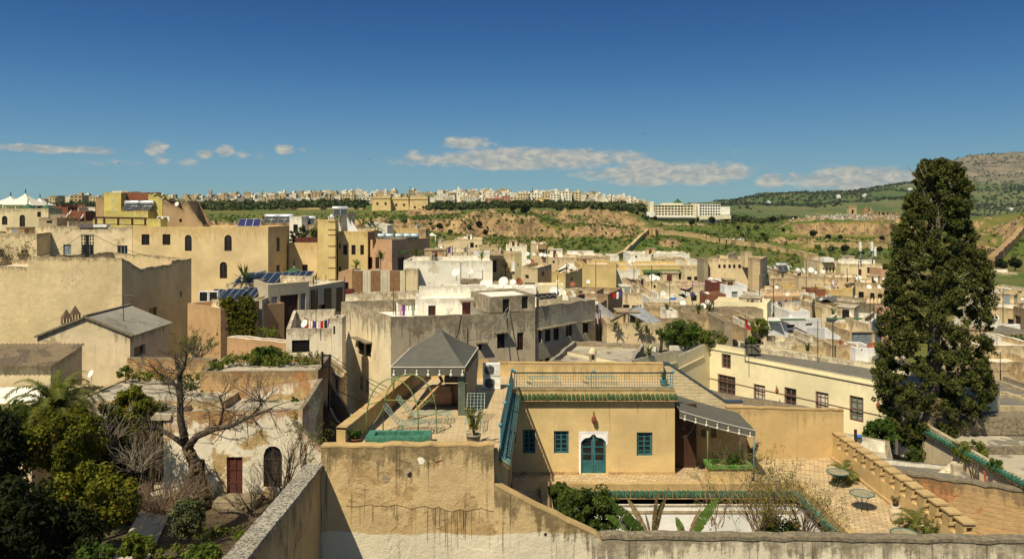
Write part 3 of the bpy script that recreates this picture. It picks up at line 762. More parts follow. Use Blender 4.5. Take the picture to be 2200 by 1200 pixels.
HT = [('round',1747,514,20,'dark round tree in front of the pale knoll cliff below the graves'),('round',1780,516,15,'smaller dark tree beside the round one under the knoll cliff'),('round',1806,516,13,'dark tree on the path below the knoll, nearest the twin masts'),
 ('round',1683,500,10,'lone dark bush halfway up the rocky end of the knoll'),('round',1895,520,14,'dark tree at the foot of the knoll just beside the tall cypress'),
 ('olive',1786,545,22,'grey green tree above the cream house with the colonnade'),('round',1815,545,22,'dense dark tree behind the twin masts of the cream house'),('bush',1757,540,17,'bright bush at the end of the earthen rampart'),('bush',1766,560,22,'bushy green tree just above the white water tank'),
 ('olive',1260,565,20,'tall grey tree standing right behind the pink edged rooftops'),('round',1240,556,14,'low dark bush next to the grey tree behind the rooftops'),('bush',1283,545,14,'green bush on the grass at the foot of the stone rampart'),
 ('round',1375,552,11,'small dark conical tree below the green bank of the rampart'),('round',1128,462,26,'large round tree on the cliff top under the pink houses'),('round',1102,458,18,'round tree next to the large one on the cliff top'),
 ('round',1043,508,14,'round dark bush at the foot of the big cliff'),('bush',1062,511,11,'green bush on the grass under the big cliff'),('round',1030,494,18,'dark bush tucked against the big cliff'),('olive',1008,494,15,'grey bush against the cliff wall'),
 ('bush',968,505,16,'bright bush on the slope behind the pink house'),('round',945,498,18,'dark bush on the slope beside the small white tent'),('bush',925,496,12,'small bush right behind the small white tent'),
 ('olive',1593,512,14,'grey olive tree on the green slope under the hotel'),('round',1586,495,12,'dark olive tree half way below the hotel'),('olive',1625,496,16,'olive tree on the slope between hotel and knoll'),('olive',1608,500,13,'pale olive tree lower between hotel and knoll'),
 ('round',1530,482,20,'dark broad tree right below the hotel terrace'),('round',1487,486,16,'dark tree under the middle of the hotel'),('olive',1575,484,16,'olive tree under the blank end wall of the hotel'),('round',1408,474,12,'dark tree at the corner of the hotel'),
 ('round',1660,480,18,'dark tree beside the low white hut past the hotel'),('round',1640,512,14,'dark bush over the earthen rampart'),('bush',1645,520,16,'bush below the rampart bend'),
 ('olive',1560,478,16,'grey tree at the foot of the hotel end'),('round',2150,600,30,'dark grove tree in front of the yellow school'),('round',2180,598,34,'big dark tree beside the yellow school'),('round',1890,545,18,'dark tree right behind the cypress flank'),
 ('bush',1850,550,18,'green tree below the knoll by the second mast'),('olive',1830,556,16,'olive tree low between the masts'),('olive',870,490,16,'grey bush above the rooftop palms'),('bush',840,486,14,'bush above the long tan parapet far behind the rooftop tanks')]
for k, px, py, w, lab in HT: hill_tree(k, px, py, w, lab)
# ================================================================ far side of the valley: town, fort, hotel, ruins
def townhouse(seed, mat):
    g = random.Random(seed); mb = MB(); w, d, h = g.uniform(.8, 1.5), g.uniform(.8, 1.3), g.uniform(.75, 1.15)
    mb.box(-w/2, w/2, -d/2, d/2, -.6, h, 0, h); mb.box(-w/2-.015, w/2+.015, -d/2-.015, d/2+.015, h, h+.03, 0)
    if g.random() < .6:
        k = g.uniform(.2, .45); x = g.uniform(-w/2+k/2, w/2-k/2); mb.box(x-k/2, x+k/2, -d/4, d/2-.1, h+.03, h+g.uniform(.2,.34), 0)
    nx = g.randint(2, 4); ny = g.randint(2, 3)
    for i in range(nx):
        for j in range(ny):
            if g.random() < .15: continue
            u = -w/2 + w*(i+.5)/nx; z = h*(j+.35)/ny; s = .055
            mb.box(u-s, u+s, -d/2-.012, -d/2+.01, z, z+.16, 1)
    for j in range(ny):
        for sx in (-1, 1): mb.box(sx*w/2-.012 if sx < 0 else w/2-.01, sx*w/2+.01 if sx < 0 else w/2+.012, -.06, .06, h*(j+.35)/ny, h*(j+.35)/ny+.16, 1)
    return mb
for nm, c in (('far_white', (.78,.72,.58)), ('far_cream', (.62,.50,.30)), ('far_tan', (.46,.34,.19)), ('far_pink', (.52,.24,.17)), ('far_grey', (.40,.35,.28))):
    plaster(nm, c, top=.2, drip=.1, dirt=.4, bump=0)
TW = [('far_white','white'), ('far_cream','cream'), ('far_tan','tan'), ('far_white','white'), ('far_cream','cream'), ('far_grey','grey')]
PRO = []
for i in range(12):
    mat, cn = TW[i % 6]
    PRO.append((obj('hilltop_house', townhouse(50 + i, mat), [MATS[mat], MATS['shade']]), cn))
g = np.random.default_rng(77)
SP = []
for k in range(600):
    px = g.uniform(95, 1392)
    if 780 < px < 930 and g.random() < .4: px = g.uniform(940, 1260)
    if px < 420 and g.random() < .5: px = g.uniform(940, 1260)
    D = 820 + 560 * g.random() ** 1.3
    if px > 1310: D = max(D, 860)
    if px < 400: D = max(D, 930)
    SP.append((D, px, g.uniform(4.2, 7.4), g.uniform(-.5, .5)))
SP.sort()
zone = lambda px: ('on the brown hill behind the white tents' if px < 330 else 'on the ridge above the long dark wood' if px < 780 else 'on the ridge directly over the tan fort' if px < 930 else 'between the fort and the row of pink houses' if px < 1080 else 'on the ridge past the pink houses' if px < 1250 else 'at the thinning end of the ridge by the hotel')
used = [False] * 12; rest = MB()
for k, (D, px, s, rz) in enumerate(SP):
    x = Xp(px, D); z = tz(x, D); i = int(g.integers(0, 12))
    if px > 930 and g.random() < .5: i = (0, 3, 6, 9)[i % 4]
    pr, cn = PRO[i]
    if k < 300:
        lab = f'small {cn} flat-roofed house {zone(px)}'; grp = f'{cn} hilltop houses {zone(px)}'
        if not used[i]: o = pr; used[i] = True; o.location = (x, D, z); o.rotation_euler = (0, 0, rz); o.scale = (s,)*3
        else: o = dup(pr, (x, D, z), rz, s, ch=())
        tag(o, lab, 'house', grp)
    else:
        M4 = Matrix.Translation((x, D, z)) @ Matrix.Rotation(rz, 4, 'Z') @ Matrix.Diagonal((s, s, s, 1))
        me = pr.data; b0 = len(rest.v)
        rest.v += [tuple(M4 @ v.co) for v in me.vertices]; rest.a += [0.0] * len(me.vertices)
        cm_ = {'white': 0, 'cream': 1, 'tan': 2, 'grey': 4}[cn]
        for p in me.polygons: rest.f.append(tuple(b0 + v for v in p.vertices)); rest.m.append(3 if p.material_index else cm_); rest.s.append(False)
rest.m = [2 if m == 4 else m for m in rest.m]
struct('distant_town', rest, [MATS['far_white'], MATS['far_cream'], MATS['far_tan'], MATS['shade']], 'stuff')
for i, u in enumerate(used):
    if not u: bpy.data.objects.remove(PRO[i][0])
# larger named blocks of the far town: (px0, px1, base row, top row, D, material, floors, columns, label)
def block(px0, px1, yb, yt, D, mat, fl, nx, label, name='apartment_block', dep=14, cat='building'):
    x0, x1, zb, zt = Xp(px0, D), Xp(px1, D), Zp(yb, D), Zp(yt, D)
    T = thing(name, label, cat, ((x0+x1)/2, D, zb))
    mb = MB(); mb.box(x0, x1, D, D+dep, zb-14, zt, 0, zt); mb.box(x0-.2, x1+.2, D-.2, D+dep, zt, zt+.5, 0)
    if x1 - x0 > 9: mb.box(x0 + (x1-x0)*.55, x0 + (x1-x0)*.8, D+4, D+9, zt+.5, zt+3.2, 0)
    obj('wall', mb, MATS[mat], T)
    for j in range(fl):
        for i in range(nx):
            u = x0 + (x1-x0)*(i+.5)/nx; z = zb + (zt-zb)*(j+.3)/fl; w = (x1-x0)/nx*.24; h = (zt-zb)/fl*.45
            m2 = MB(); m2.box(u-w, u+w, D-.06, D+.05, z, z+h); obj('window', m2, MATS['shade'], T)
    return T
BL = [(1043,1078,437,427,800,'far_pink',2,5,'long salmon pink house below the crowded ridge'),(1078,1096,434,422,805,'far_pink',3,3,'taller pink house joined to the long salmon one'),(1096,1110,436,424,802,'far_cream',2,2,'cream block wedged beside the pink houses'),
 (1112,1135,435,416,820,'far_cream',3,4,'tall cream block with three rows of openings past the pink houses'),(1135,1160,434,415,825,'far_white',3,4,'white block with three rows of windows on the ridge'),(1165,1182,434,419,830,'far_cream',2,3,'low cream block between two white ones on the ridge'),
 (1182,1202,433,417,815,'far_white',3,3,'narrow white block beside the tallest one on the ridge'),(1200,1228,434,412,820,'far_white',4,4,'tallest white block on the ridge with roof box'),(1228,1250,434,414,830,'far_cream',4,3,'tall cream block at the end of the white row on the ridge'),
 (1015,1042,436,425,815,'far_white',2,4,'broad white block between minaret and pink houses'),(995,1015,437,423,830,'far_cream',3,3,'cream block close beside the minaret'),(1115,1180,441,434,765,'yellow',1,9,'long low yellow wall-like building under the ridge blocks'),
 (735,760,434,419,830,'far_cream',3,4,'cream block above the wood beside the fort'),(640,668,438,431,800,'far_white',1,4,'white house half sunk in the long wood'),(575,605,436,428,815,'far_tan',2,4,'tan block at the edge of the long wood'),(668,690,428,414,900,'far_tan',3,3,'tall tan block rising over the long wood'),(770,795,433,424,820,'far_white',2,3,'small white block touching the fort tower'),
 (100,118,440,425,850,'far_cream',2,3,'cream block behind the last white tent'),(108,124,434,421,900,'far_tan',3,3,'brown tower-like block behind the white tents'),(150,176,440,420,880,'far_tan',3,3,'broad tan block crowning the brown hill'),(192,206,440,424,870,'far_cream',3,2,'cream block beside the ruined yellow house'),
 (1325,1345,441,428,860,'far_cream',2,3,'cream block on the thinning ridge'),(1345,1365,443,430,870,'far_tan',2,3,'tan block on the thinning ridge'),(1365,1392,447,434,860,'far_cream',2,3,'last cream block on the ridge before the hotel')]
for a in BL: block(*a)
# minarets
def minaret(px, py_top, yb, D, wpx, mat, label):
    x, w = Xp(px, D), wpx / F * D; zb, zt = Zp(yb, D), Zp(py_top, D); h = zt - zb
    T = thing('minaret', label, 'minaret', (x, D, zb)); mb = MB(); mb.box(x-w/2, x+w/2, D, D+w, zb-12, zb+h*.74, 0, zb+h*.74); mb.box(x-w*.56, x+w*.56, D-w*.06, D+w*1.06, zb+h*.74, zb+h*.79)
    obj('shaft', mb, MATS[mat], T)
    m2 = MB(); m2.box(x-w*.25, x+w*.25, D+w*.25, D+w*.75, zb+h*.79, zb+h*.93); m2.lathe((x, D+w/2, zb+h*.93), [(w*.27,0),(w*.2,h*.04),(0,h*.07)], 8); obj('lantern', m2, MATS[mat], T)
    m3 = MB(); m3.box(x-w*.14, x+w*.14, D-.08, D+.1, zb+h*.5, zb+h*.62); obj('window', m3, MATS['shade'], T)
minaret(985, 401, 436, 830, 8, 'far_white', 'square white minaret with a dark band on the far ridge')
minaret(451, 405, 428, 1000, 6, 'far_grey', 'small grey minaret on the ridge over the dark wood')
minaret(1369, 427, 446, 845, 5, 'far_white', 'short white minaret at the end of the far ridge')
minaret(828, 405, 430, 900, 5, 'far_white', 'slim white minaret just above the fort')
for px, yt, lab in ((1144,404,'thin lattice mast over the white blocks on the ridge'),(881,401,'hair thin mast over the far end of the fort'),(564,408,'thin mast rising above the long dark wood')):
    D = 950; x = Xp(px, D); z = tz(x, D); mb = MB(); mb.tube([(x,D,z-1),(x,D,Zp(yt,D))], .35, 4); mb.box(x-1.2, x+1.2, D-.2, D+.2, Zp(yt,D)-5, Zp(yt,D)-4.4); single('radio_mast', mb, MATS['iron'], lab, 'mast')

# the fort: two bastions and a curtain wall with a battered foot
def fort():
    D = 640.; T = thing('bastion_fort', 'broad sand coloured fort with two bastions on the cliff brow', 'fort', (Xp(858,D), D, Zp(452,D)))
    def bast(px0, px1, yt, yb, D, dep, nm):
        mb = MB(); x0, x1 = Xp(px0,D), Xp(px1,D); zb, zt = Zp(yb,D), Zp(yt,D); bt = 1.4
        top = [(x0+bt,D+bt),(x1-bt,D+bt),(x1-bt,D+dep),(x0+bt,D+dep)]; bot = [(x0,D),(x1,D),(x1,D+dep),(x0,D+dep)]
        for i in range(4):
            j = (i+1) % 4; mb.q([(*bot[i],zb-9),(*bot[j],zb-9),(*top[j],zt),(*top[i],zt)], 0, [10-(zt-zb),10-(zt-zb),10,10])
        mb.q([(*p,zt) for p in top]); zc = zb + (zt-zb)*.82
        mb.box(x0+bt*.9-.3, x1-bt*.9+.3, D+bt*.55, D+dep, zc, zc+.5)
        n = max(3, int((x1-x0)/4))
        for i in range(n):
            u = x0+bt+(x1-x0-2*bt)*i/n; mb.box(u+.2, u+(x1-x0-2*bt)/n*.62, D+bt+.01, D+bt+1, zt, zt+.9)
        w = obj(nm, mb, MATS['fort'], T)
        for i in range(2):
            u = x0 + (x1-x0)*(.3+.4*i); m = MB(); m.box(u-.7, u+.7, D+.35, D+1.2, zb+(zt-zb)*.3, zb+(zt-zb)*.3+1.6); obj('gun_port', m, MATS['shade'], w)
    bast(797, 841, 422, 446, D, 14, 'bastion'); bast(838, 880, 424, 449, D+6, 12, 'curtain_wall'); bast(877, 922, 422, 457, D-4, 16, 'bastion')
fort()

# the hotel
def hotel():
    D = 610.; k = D / F
    T = thing('hotel', 'long white hotel with rows of balconies and a green pyramid roof', 'hotel', (Xp(1480,D), D, Zp(468,D)))
    def wing(px0, px1, yt, yb, fl, nx, dep, mat, ins=1.6):
        x0, x1, zt, zb = Xp(px0,D), Xp(px1,D), Zp(yt,D), Zp(yb,D); fh = (zt-zb)/fl; cw = (x1-x0)/nx
        a, b = (x0,D), (x1,D); ops = [(cw*i+.25, cw*(i+1)-.25, zb+fh*(j+.22), zb+fh*(j+.84)) for i in range(nx) for j in range(fl)]
        mb = MB(); L = x1-x0
        wallgrid(mb, a, b, zb-6, [0, L], [zt, zt], ops, ins)
        for p, q in (((x1,D),(x1,D+dep)), ((x1,D+dep),(x0,D+dep)), ((x0,D+dep),(x0,D))): wallgrid(mb, p, q, zb-6, [0, (Vector(q)-Vector(p)).length], [zt, zt], [])
        mb.q([(x0,D,zt),(x1,D,zt),(x1,D+dep,zt),(x0,D+dep,zt)]); mb.box(x0-.2, x1+.2, D-.25, D+.3, zt+.003, zt+.5)
        w = obj('wing', mb, MATS[mat], T)
        for o in ops:
            m = MB(); m.box(x0+o[0]-.1, x0+o[1]+.1, D+ins-.02, D+ins+.2, o[2]-.1, o[3]+.1); obj('window', m, MATS['glass'], w)
    wing(1400, 1497, 441, 463, 4, 14, 16, 'hotel_cream'); wing(1503, 1548, 440, 463, 4, 8, 14, 'hotel')
    def slab(nm, px0, px1, yt, yb, d0, dep, mat):
        m = MB(); m.box(Xp(px0,D), Xp(px1,D), D+d0, D+d0+dep, Zp(yb,D), Zp(yt,D)); return obj(nm, m, MATS[mat], T)
    slab('tower', 1395.5, 1404, 433, 470, -1.5, 10, 'hotel_cream'); slab('tower', 1489, 1495, 437, 468, -2.5, 8, 'hotel_cream'); slab('tower', 1497.3, 1502.7, 438, 466, -1, 8, 'hotel')
    slab('end_wall', 1548.2, 1566, 444, 461, -3, 16, 'hotel'); slab('base_wing', 1388, 1404, 455, 466, -5, 4, 'hotel'); slab('terrace', 1500, 1566, 462, 470, -6, 3.9, 'hotel_cream'); slab('terrace', 1404.3, 1488.7, 463, 467, -5, 4.9, 'hotel')
    slab('penthouse', 1425, 1470, 436, 441.2, 5, 8, 'hotel_cream')
    m = MB(); x = Xp(1461,D); z = Zp(436,D); m.lathe((x, D+9, z), [(4.2,0),(2.2,1.5),(0,3.6)], 4, sm=False); obj('roof', m, MATS['green_tile'], T)
hotel()
def far_wall(name, label, pxs, h, th, mat, cat='wall', merlon=False):
    """a rampart that follows the ground under a line of picture positions"""
    mb = MB(); pts = []
    for i in range(len(pxs) - 1):
        for s in np.linspace(0, 1, 9)[:-1]:
            px = pxs[i][0] + (pxs[i+1][0]-pxs[i][0])*s; py = pxs[i][1] + (pxs[i+1][1]-pxs[i][1])*s; pts.append(hit(px, py))
    pts.append(hit(*pxs[-1]))
    for i in range(len(pts) - 1):
        a, b = pts[i], pts[i+1]; d = Vector((b.x-a.x, b.y-a.y)); 
        if d.length < .05: continue
        n_ = Vector((-d.y, d.x)).normalized() * th / 2; hh = h * (1 + .25 * zhash(a.x, a.y)); h2 = h * (1 + .25 * zhash(b.x, b.y))
        c = [(a.x-n_.x, a.y-n_.y), (b.x-n_.x, b.y-n_.y), (b.x+n_.x, b.y+n_.y), (a.x+n_.x, a.y+n_.y)]
        zb = [a.z-3, b.z-3, b.z-3, a.z-3]; zt = [a.z+hh, b.z+h2, b.z+h2, a.z+hh]
        for e in range(4):
            f = (e+1) % 4; mb.q([(*c[e],zb[e]),(*c[f],zb[f]),(*c[f],zt[f]),(*c[e],zt[e])], 0, [10-h,10-h,10,10])
        mb.q([(*c[e], zt[e]) for e in range(4)])
    return single(name, mb, MATS[mat], label, cat)
far_wall('rampart', 'long pale earthen town wall running down the green hill below the hotel', [(1378,496),(1405,503),(1450,506),(1500,512),(1530,520),(1560,523),(1640,534),(1700,545),(1760,560)], 2.3, 1.4, 'rampart')
far_wall('rampart', 'stepped stone wall climbing from the rooftops to the rock below the hotel', [(1300,566),(1340,552),(1362,530),(1392,500)], 2.2, 1.4, 'rampart')
far_wall('ruined_wall', 'low broken earth wall on the bank at the foot of the knoll', [(1735,533),(1800,531),(1850,532),(1905,534)], 2.2, 2.0, 'rampart')
far_wall('ruined_wall', 'ruined brown wall climbing the slope past the tall cypress', [(2128,580),(2150,556),(2175,530),(2196,505)], 4.5, 2.5, 'ruin')
far_wall('ruined_wall', 'broken brown wall band under the cliff past the cypress', [(2080,540),(2110,545),(2130,548),(2152,556)], 3.5, 2.0, 'ruin')
far_wall('terrace_wall', 'thin pale terrace wall on the slope under the hotel', [(1412,482),(1440,483),(1480,484),(1512,484)], 1.0, .6, 'cream')
far_wall('terrace_wall', 'long low tan wall below the dark wood', [(600,451),(700,450),(780,450)], 1.5, .8, 'rampart')
pth = MB(); pl = [hit(px, py) for px, py in [(1215,452),(1235,462),(1262,474),(1300,484),(1340,488),(1380,491)]]
for a, b in zip(pl[:-1], pl[1:]):
    for s in range(6):
        p, q = a.lerp(b, s/6), a.lerp(b, (s+1)/6); p.z, q.z = tz(p.x,p.y)+.35, tz(q.x,q.y)+.35; n_ = Vector((0,1.6,.3)); pth.q([p-n_, q-n_, q+n_, p+n_])
struct('path', pth, plain('path_earth', (.50,.38,.20), .95))
# tombs on the knoll
def tomb(px, py, wpx, hpx, label, ruined):
    p = hit(px, py, 560); k = p.y / F; w, h = wpx*k, hpx*k
    mb = MB(); a, b = (p.x-w/2, p.y), (p.x+w/2, p.y); o = (w*.36, w*.66, p.z-1, p.z+h*.58)
    zs = [p.z+h, p.z+h] if not ruined else [p.z+h*.55, p.z+h*.9, p.z+h, p.z+h*.8, p.z+h*.3]
    us = list(np.linspace(0, w, len(zs)))
    wallgrid(mb, a, b, p.z-3, us, zs, [o], w*.3); archfill(mb, a, b, o[0], o[1], o[3]-w*.15, o[3], dep=w*.28)
    for q, r in ((b,(b[0],b[1]+w*.6)), ((b[0],b[1]+w*.6),(a[0],a[1]+w*.6)), ((a[0],a[1]+w*.6),a)): wallgrid(mb, q, r, p.z-3, [0, (Vector(r)-Vector(q)).length], [zs[-1 if q==b else 0]]*2, [])
    if not ruined: mb.q([(a[0],a[1],p.z+h),(b[0],b[1],p.z+h),(b[0],b[1]+w*.6,p.z+h),(a[0],a[1]+w*.6,p.z+h)]); mb.box(a[0]-.3, b[0]+.3, p.y-.3, p.y+w*.6, p.z+h*.86, p.z+h*.91)
    single('tomb', mb, MATS['ruin'] if ruined else MATS['rampart'], label, 'tomb ruin')
tomb(1832, 461, 17, 19, 'square sandstone tomb with arched opening on the knoll', False); tomb(1866, 461, 20, 17, 'crumbling arched ruin beside the square tomb on the knoll', True)
far_wall('ruined_wall', 'low remains of wall beyond the crumbling arch on the knoll', [(1880,461),(1900,461),(1925,462)], 1.8, 1.2, 'ruin')
gr = np.random.default_rng(8); gp = []
for k in range(900):
    px = gr.normal(1830, 55); py = 463 + 14 * gr.random() + abs(px-1830)*.03
    if 1690 < px < 1950: gp.append(hit(px, py, 560))
for k in range(160): gp.append(hit(gr.uniform(1628,1700), gr.uniform(574,579), 250)) ; 
for k in range(60): gp.append(hit(gr.uniform(1640,1665), gr.uniform(585,588), 245))
for k in range(150): gp.append(hit(gr.uniform(1545,1600), gr.uniform(516,521), 300))
gp = np.array([tuple(p) for p in gp]); gp[:, 2] += .35
g_ = leaves('gravestones', gp, np.full(len(gp), .5), 4, .42, 9, MATS['stone_bits'], shell=.3, asp=.8); g_['kind'] = 'stuff'
for px, py, lab in ((1801,425,'tiny white farmhouse in the pines of the mountain'),(1858,424,'white hut where the wooded ridge meets the bare slope'),(1955,410,'tiny white house high on the bare mountain flank beside the cypress'),(2172,452,'white farm among olive rows on the big mountain'),(1651,438,'small white house low on the pine ridge')):
    D = 2450.; x = Xp(px, D)
    for d in np.arange(1700, 4200, 20.0):
        x = Xp(px, d)
        if HY - F * float(mz(x, d)[0]) / d <= py: D = float(d); break
    x = Xp(px, D); z = float(mz(x, D)[0]); mb = MB(); w = 8*D/F/2; mb.box(x-w, x+w, D-6, D+6, z-3, z+6, 0, z+6); mb.box(x-w*.4, x+w*.3, D-6.1, D+4, z+6, z+9, 0, z+9); mb.box(x-w*.5, x-w*.2, D-6.2, D-5.9, z+1, z+4, 1)
    single('farmhouse', mb, [MATS['white_clean'], MATS['shade']], lab, 'house')
D = 520.
for px0, px1, yb, yt, mat, lab in ((1570,1606,474,468,'hotel_cream','low cream outbuilding just past the end of the hotel'),(1640,1655,470,466,'hotel','small white hut in front of the dark trees past the hotel')):
    p = hit((px0+px1)/2, yb, 560); k = p.y/F; mb = MB(); x0, x1 = Xp(px0,p.y), Xp(px1,p.y); mb.box(x0, x1, p.y, p.y+6, p.z-3, p.z+(yb-yt)*k, 0, p.z+(yb-yt)*k); mb.box(x0-.3, x1+.3, p.y-.4, p.y+6.2, p.z+(yb-yt)*k, p.z+(yb-yt)*k+.3); single('outbuilding', mb, [MATS[mat]], lab, 'building')
for px, yb, w, lab in ((1606,470,26,'broad dark tree beside the end wall of the hotel'),(1632,468,30,'dark clump tree past the hotel beside the white hut'),(1580,470,18,'dark tree touching the end wall of the hotel'),(1433,464,7,'slim dark cypress in front of the hotel balconies'),(1515,466,9,'tall palm-like tree before the hotel wing'),(1340,444,16,'dark tree at the end of the ridge town'),(1380,452,18,'dark tree between ridge town and hotel')):
    hill_tree('round' if w > 10 else 'pine', px, yb, w, lab, None, hgt=1.0 if w > 10 else 3.0)
# ================================================================ houses of the old town
H = {}
NOWIN = set('brickwing brownstack lemon lemon2 ledgeh yroof wedge bigtan longwhite modwing modlow terra laurel hump redbox yarch greyarch sheetwall ruinwall stepwall lattice awnhouse brownside brownflank whiteramp eastshed eastgrey eastroof skyroof darkshed kiosk tallchim tallend pinkroof penthouse penthouse2 backwhite whitecloth roofmess slopewhite stair'.split())
def mh(key, px0, px1, yt, D, dep, mat, label, ops=None, mid=None, par=.45, roof='roof_light', zb=-20.5, rag=.13, cat='house', name='house', tops=None, cope=None, th=.24, roofz=None, dz=.16):
    """a house by its picture columns, top row and distance; mid = (px, D) of a near corner between the two seen faces"""
    D0, D1 = D if isinstance(D, tuple) else (D, D)
    if mid: pts = tri3((px0, D0), mid, (px1, D1)); z = Zp(yt, mid[1])
    else: pts = quadp((px0, D0), (px1, D1), dep); z = Zp(yt, D0)
    r_ = random.Random(key); plain_ = ops is None and roof and key not in NOWIN
    if plain_ and not mid and px1 - px0 > 24 and D0 > 60:
        hp = min(13, (px1-px0)*.25) + 3; ops = {0: []}; k = r_.randint(1, 3); w = 1700/D0*.75
        for i in range(k):
            c = px0 + (px1-px0)*(i+r_.uniform(.25,.75))/k; y = yt + 1700/D0*r_.uniform(.9,1.7); ops[0].append((r_.choice(['dark','dark','framed','redwin','grille']), c-w/2*r_.uniform(.6,1), y, c+w/2, y+1700/D0*r_.uniform(.6,1.2)))
    o = house(name, label, cat, pts, z, zb, MATS[mat], MATS[roof] if roof else None, par=par, ops=ops, rag=rag, tops=tops, cope=MATS[cope] if cope else None, th=th, roofz=roofz, dep=dz)
    H[key] = (o, pts, z, par, label)
    if roof and not tops and dep >= 4 and (px1-px0) > 26 and D0 > 58 and roofz is None and key not in ('brickruin','brickwing','tanw','arched'):
        a, b, c_, d_ = [Vector(p) for p in pts[:4]]
        for i in range(r_.randint(1, 2)):
            u0 = r_.uniform(.1, .9); v0 = r_.uniform(.3, .75); hh = r_.uniform(.5, 1.15); z0 = z - par + .003; f = lambda u, v: a.lerp(b, u).lerp(d_.lerp(c_, u), v); m = MB()
            if r_.random() < .55: p, q = f(.04, v0), f(.96 if r_.random() < .5 else u0, v0)
            else: p, q = f(u0, .06), f(u0, .95)
            if (q-p).length < .6: continue
            e = (q-p).normalized(); n_ = Vector((-e.y, e.x))*.11; m.prism([tuple(p-n_), tuple(q-n_), tuple(q+n_), tuple(p+n_)], z0, z0+hh, 0, z0+hh); obj('roof_wall', m, MATS[r_.choice(['white_wash','white_old','cream_old',mat])], o)
    return o
def poly(key, label, pts, tops, mat, roof='roof_grey', par=.5, zb=-20.5, ops=None, rag=.06, cope=None, name='house', cat='house', th=.24, roofz=None, em={}):
    o = house(name, label, cat, pts, max(tops), zb, [MATS[k] for k in mat] if isinstance(mat, tuple) else MATS[mat], MATS[roof] if roof else None, par=par, ops=ops, rag=rag, tops=tops, cope=MATS[cope] if cope else None, th=th, roofz=roofz, em=em)
    H[key] = (o, pts, min(tops), par, label); return o
XY = lambda px, D: Vector((Xp(px, D), D))
# ---- west part, from the far villas to the near walls
mh('villa', -70, 104, 448, 114, 3.5, 'cream', 'cream villa under white pyramid tents with dark arched windows', {0: [('arch',4,463,16,483),('arch',42,461,54,487),('dark',80,455,88,466)]}, rag=0)
mh('tanw', -90, 79, 501, 96, 9, 'tan_light', 'weathered tan house with a dark ledge below the cream villa', {0: [('dark',-2,535,9,552),('dark',46,537,60,552)]})
mh('beige', 81, 284, 487, 99, 10, 'cream_old', 'long beige house with three grey shuttered windows and stained wall', {0: [('shutter',136,525,153,547),('shopen',176,526,200,547),('shopen',252,527,274,546),('dark',222,542,234,548)]}, zb=-20.5)
mh('arched', 285, 621, 487, (98,106), 0, 'yellow_arch', 'large smooth yellow house with arched windows and a shaded end wall', {0: [('framed',304,503,321,526),('framed',349,503,366,526),('arch',397,504,412,539),('arch',482,504,498,539),('arch',472,562,488,598)], 1: [('dark',594,510,601,540),('dark',594,569,601,587)]}, mid=(576,97), rag=0, par=.6)
z1 = -4.36
pb = [XY(60,72.4), XY(262,72), XY(300,75.4*1.0), XY(372,83), XY(410,87.5), XY(60,87.5)]
pb = [XY(60,72.4), Vector((Xp(262,72),72)), Vector((Xp(262,72),75.6)), Vector((Xp(262,72),82.4)), Vector((Xp(262,72),82.6)), Vector((Xp(262,72),87.6)), Vector((Xp(60,72.4),87.6))]
poly('brickhouse', 'big rough tan brick house with dark capped top and shaded side wall', pb, [z1, z1, -5.65, -5.7, -5.35, -5.4, -4.7], 'brick_tan', ops={3: [], 2: [('dark',320,660,337,683)], 4: [('dark',387,625,391,637)]}, rag=.16, par=.7, roofz=-6.4, zb=-20.5)
mh('brickwing', -110, 60, 572, 73.4, 9, 'brick_tan', 'lower brick wall of the same tan masonry with grass on its dark cap', rag=.2, zb=-20.5)
# ruined yellow house on the skyline
mh('brownstack', 206, 222.5, 424, 107, 3, 'brown', 'tall brown chimney tower with a pale round cap beside the yellow ruin', rag=0)
mh('lemon', 223, 260, 414, 106, 5, 'lemon', 'lemon yellow block of the half ruined roof house', rag=.1)
mh('brickruin', 262, 318, 413, 107.5, 4, 'brick_red', 'bare red brick upper wall between the two lemon yellow blocks', rag=.25)
mh('lemon2', 318.5, 349, 427, 106, 5, 'lemon', 'lower lemon yellow block with a broken corner and grey panel', rag=.5, tops=[Zp(418,106), Zp(424,106), Zp(430,106), Zp(418,106)])
mh('ledgeh', 223, 318, 453, 104, 2, 'lemon', 'yellow ledge wall with two mouldings below the roof water heaters', rag=0)
mh('yroof', 200, 345, 470, 101.5, 2, 'lemon', 'pale yellow roof parapet behind the dark pergola frame', rag=0)
mh('browncubes', 350, 397, 448, 105, 5, 'brown', 'brown unfinished roof rooms with white air conditioner boxes', {0: [('reddoor',366,432,374,452),('dark',385,470,391,477)]}, rag=.2, tops=[Zp(430,105), Zp(452,105), Zp(452,105), Zp(430,105)])
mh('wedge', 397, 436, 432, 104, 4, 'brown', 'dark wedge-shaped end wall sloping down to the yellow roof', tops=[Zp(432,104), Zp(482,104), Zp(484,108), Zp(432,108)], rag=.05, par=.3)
mh('redcren', 108, 146, 444, 126, 8, 'brick_red', 'low red house with a white toothed parapet behind the green tents', rag=.3)
mh('redcren2', 147, 184, 453, 124, 8, 'brick_red', 'second red house with a white toothed parapet near the dishes', rag=.3)
mh('greybox', 84, 122, 468, 104, 5, 'stone_grey', 'low grey box on the beige roof with an awning', {0: [('dark',100,474,112,479)]})
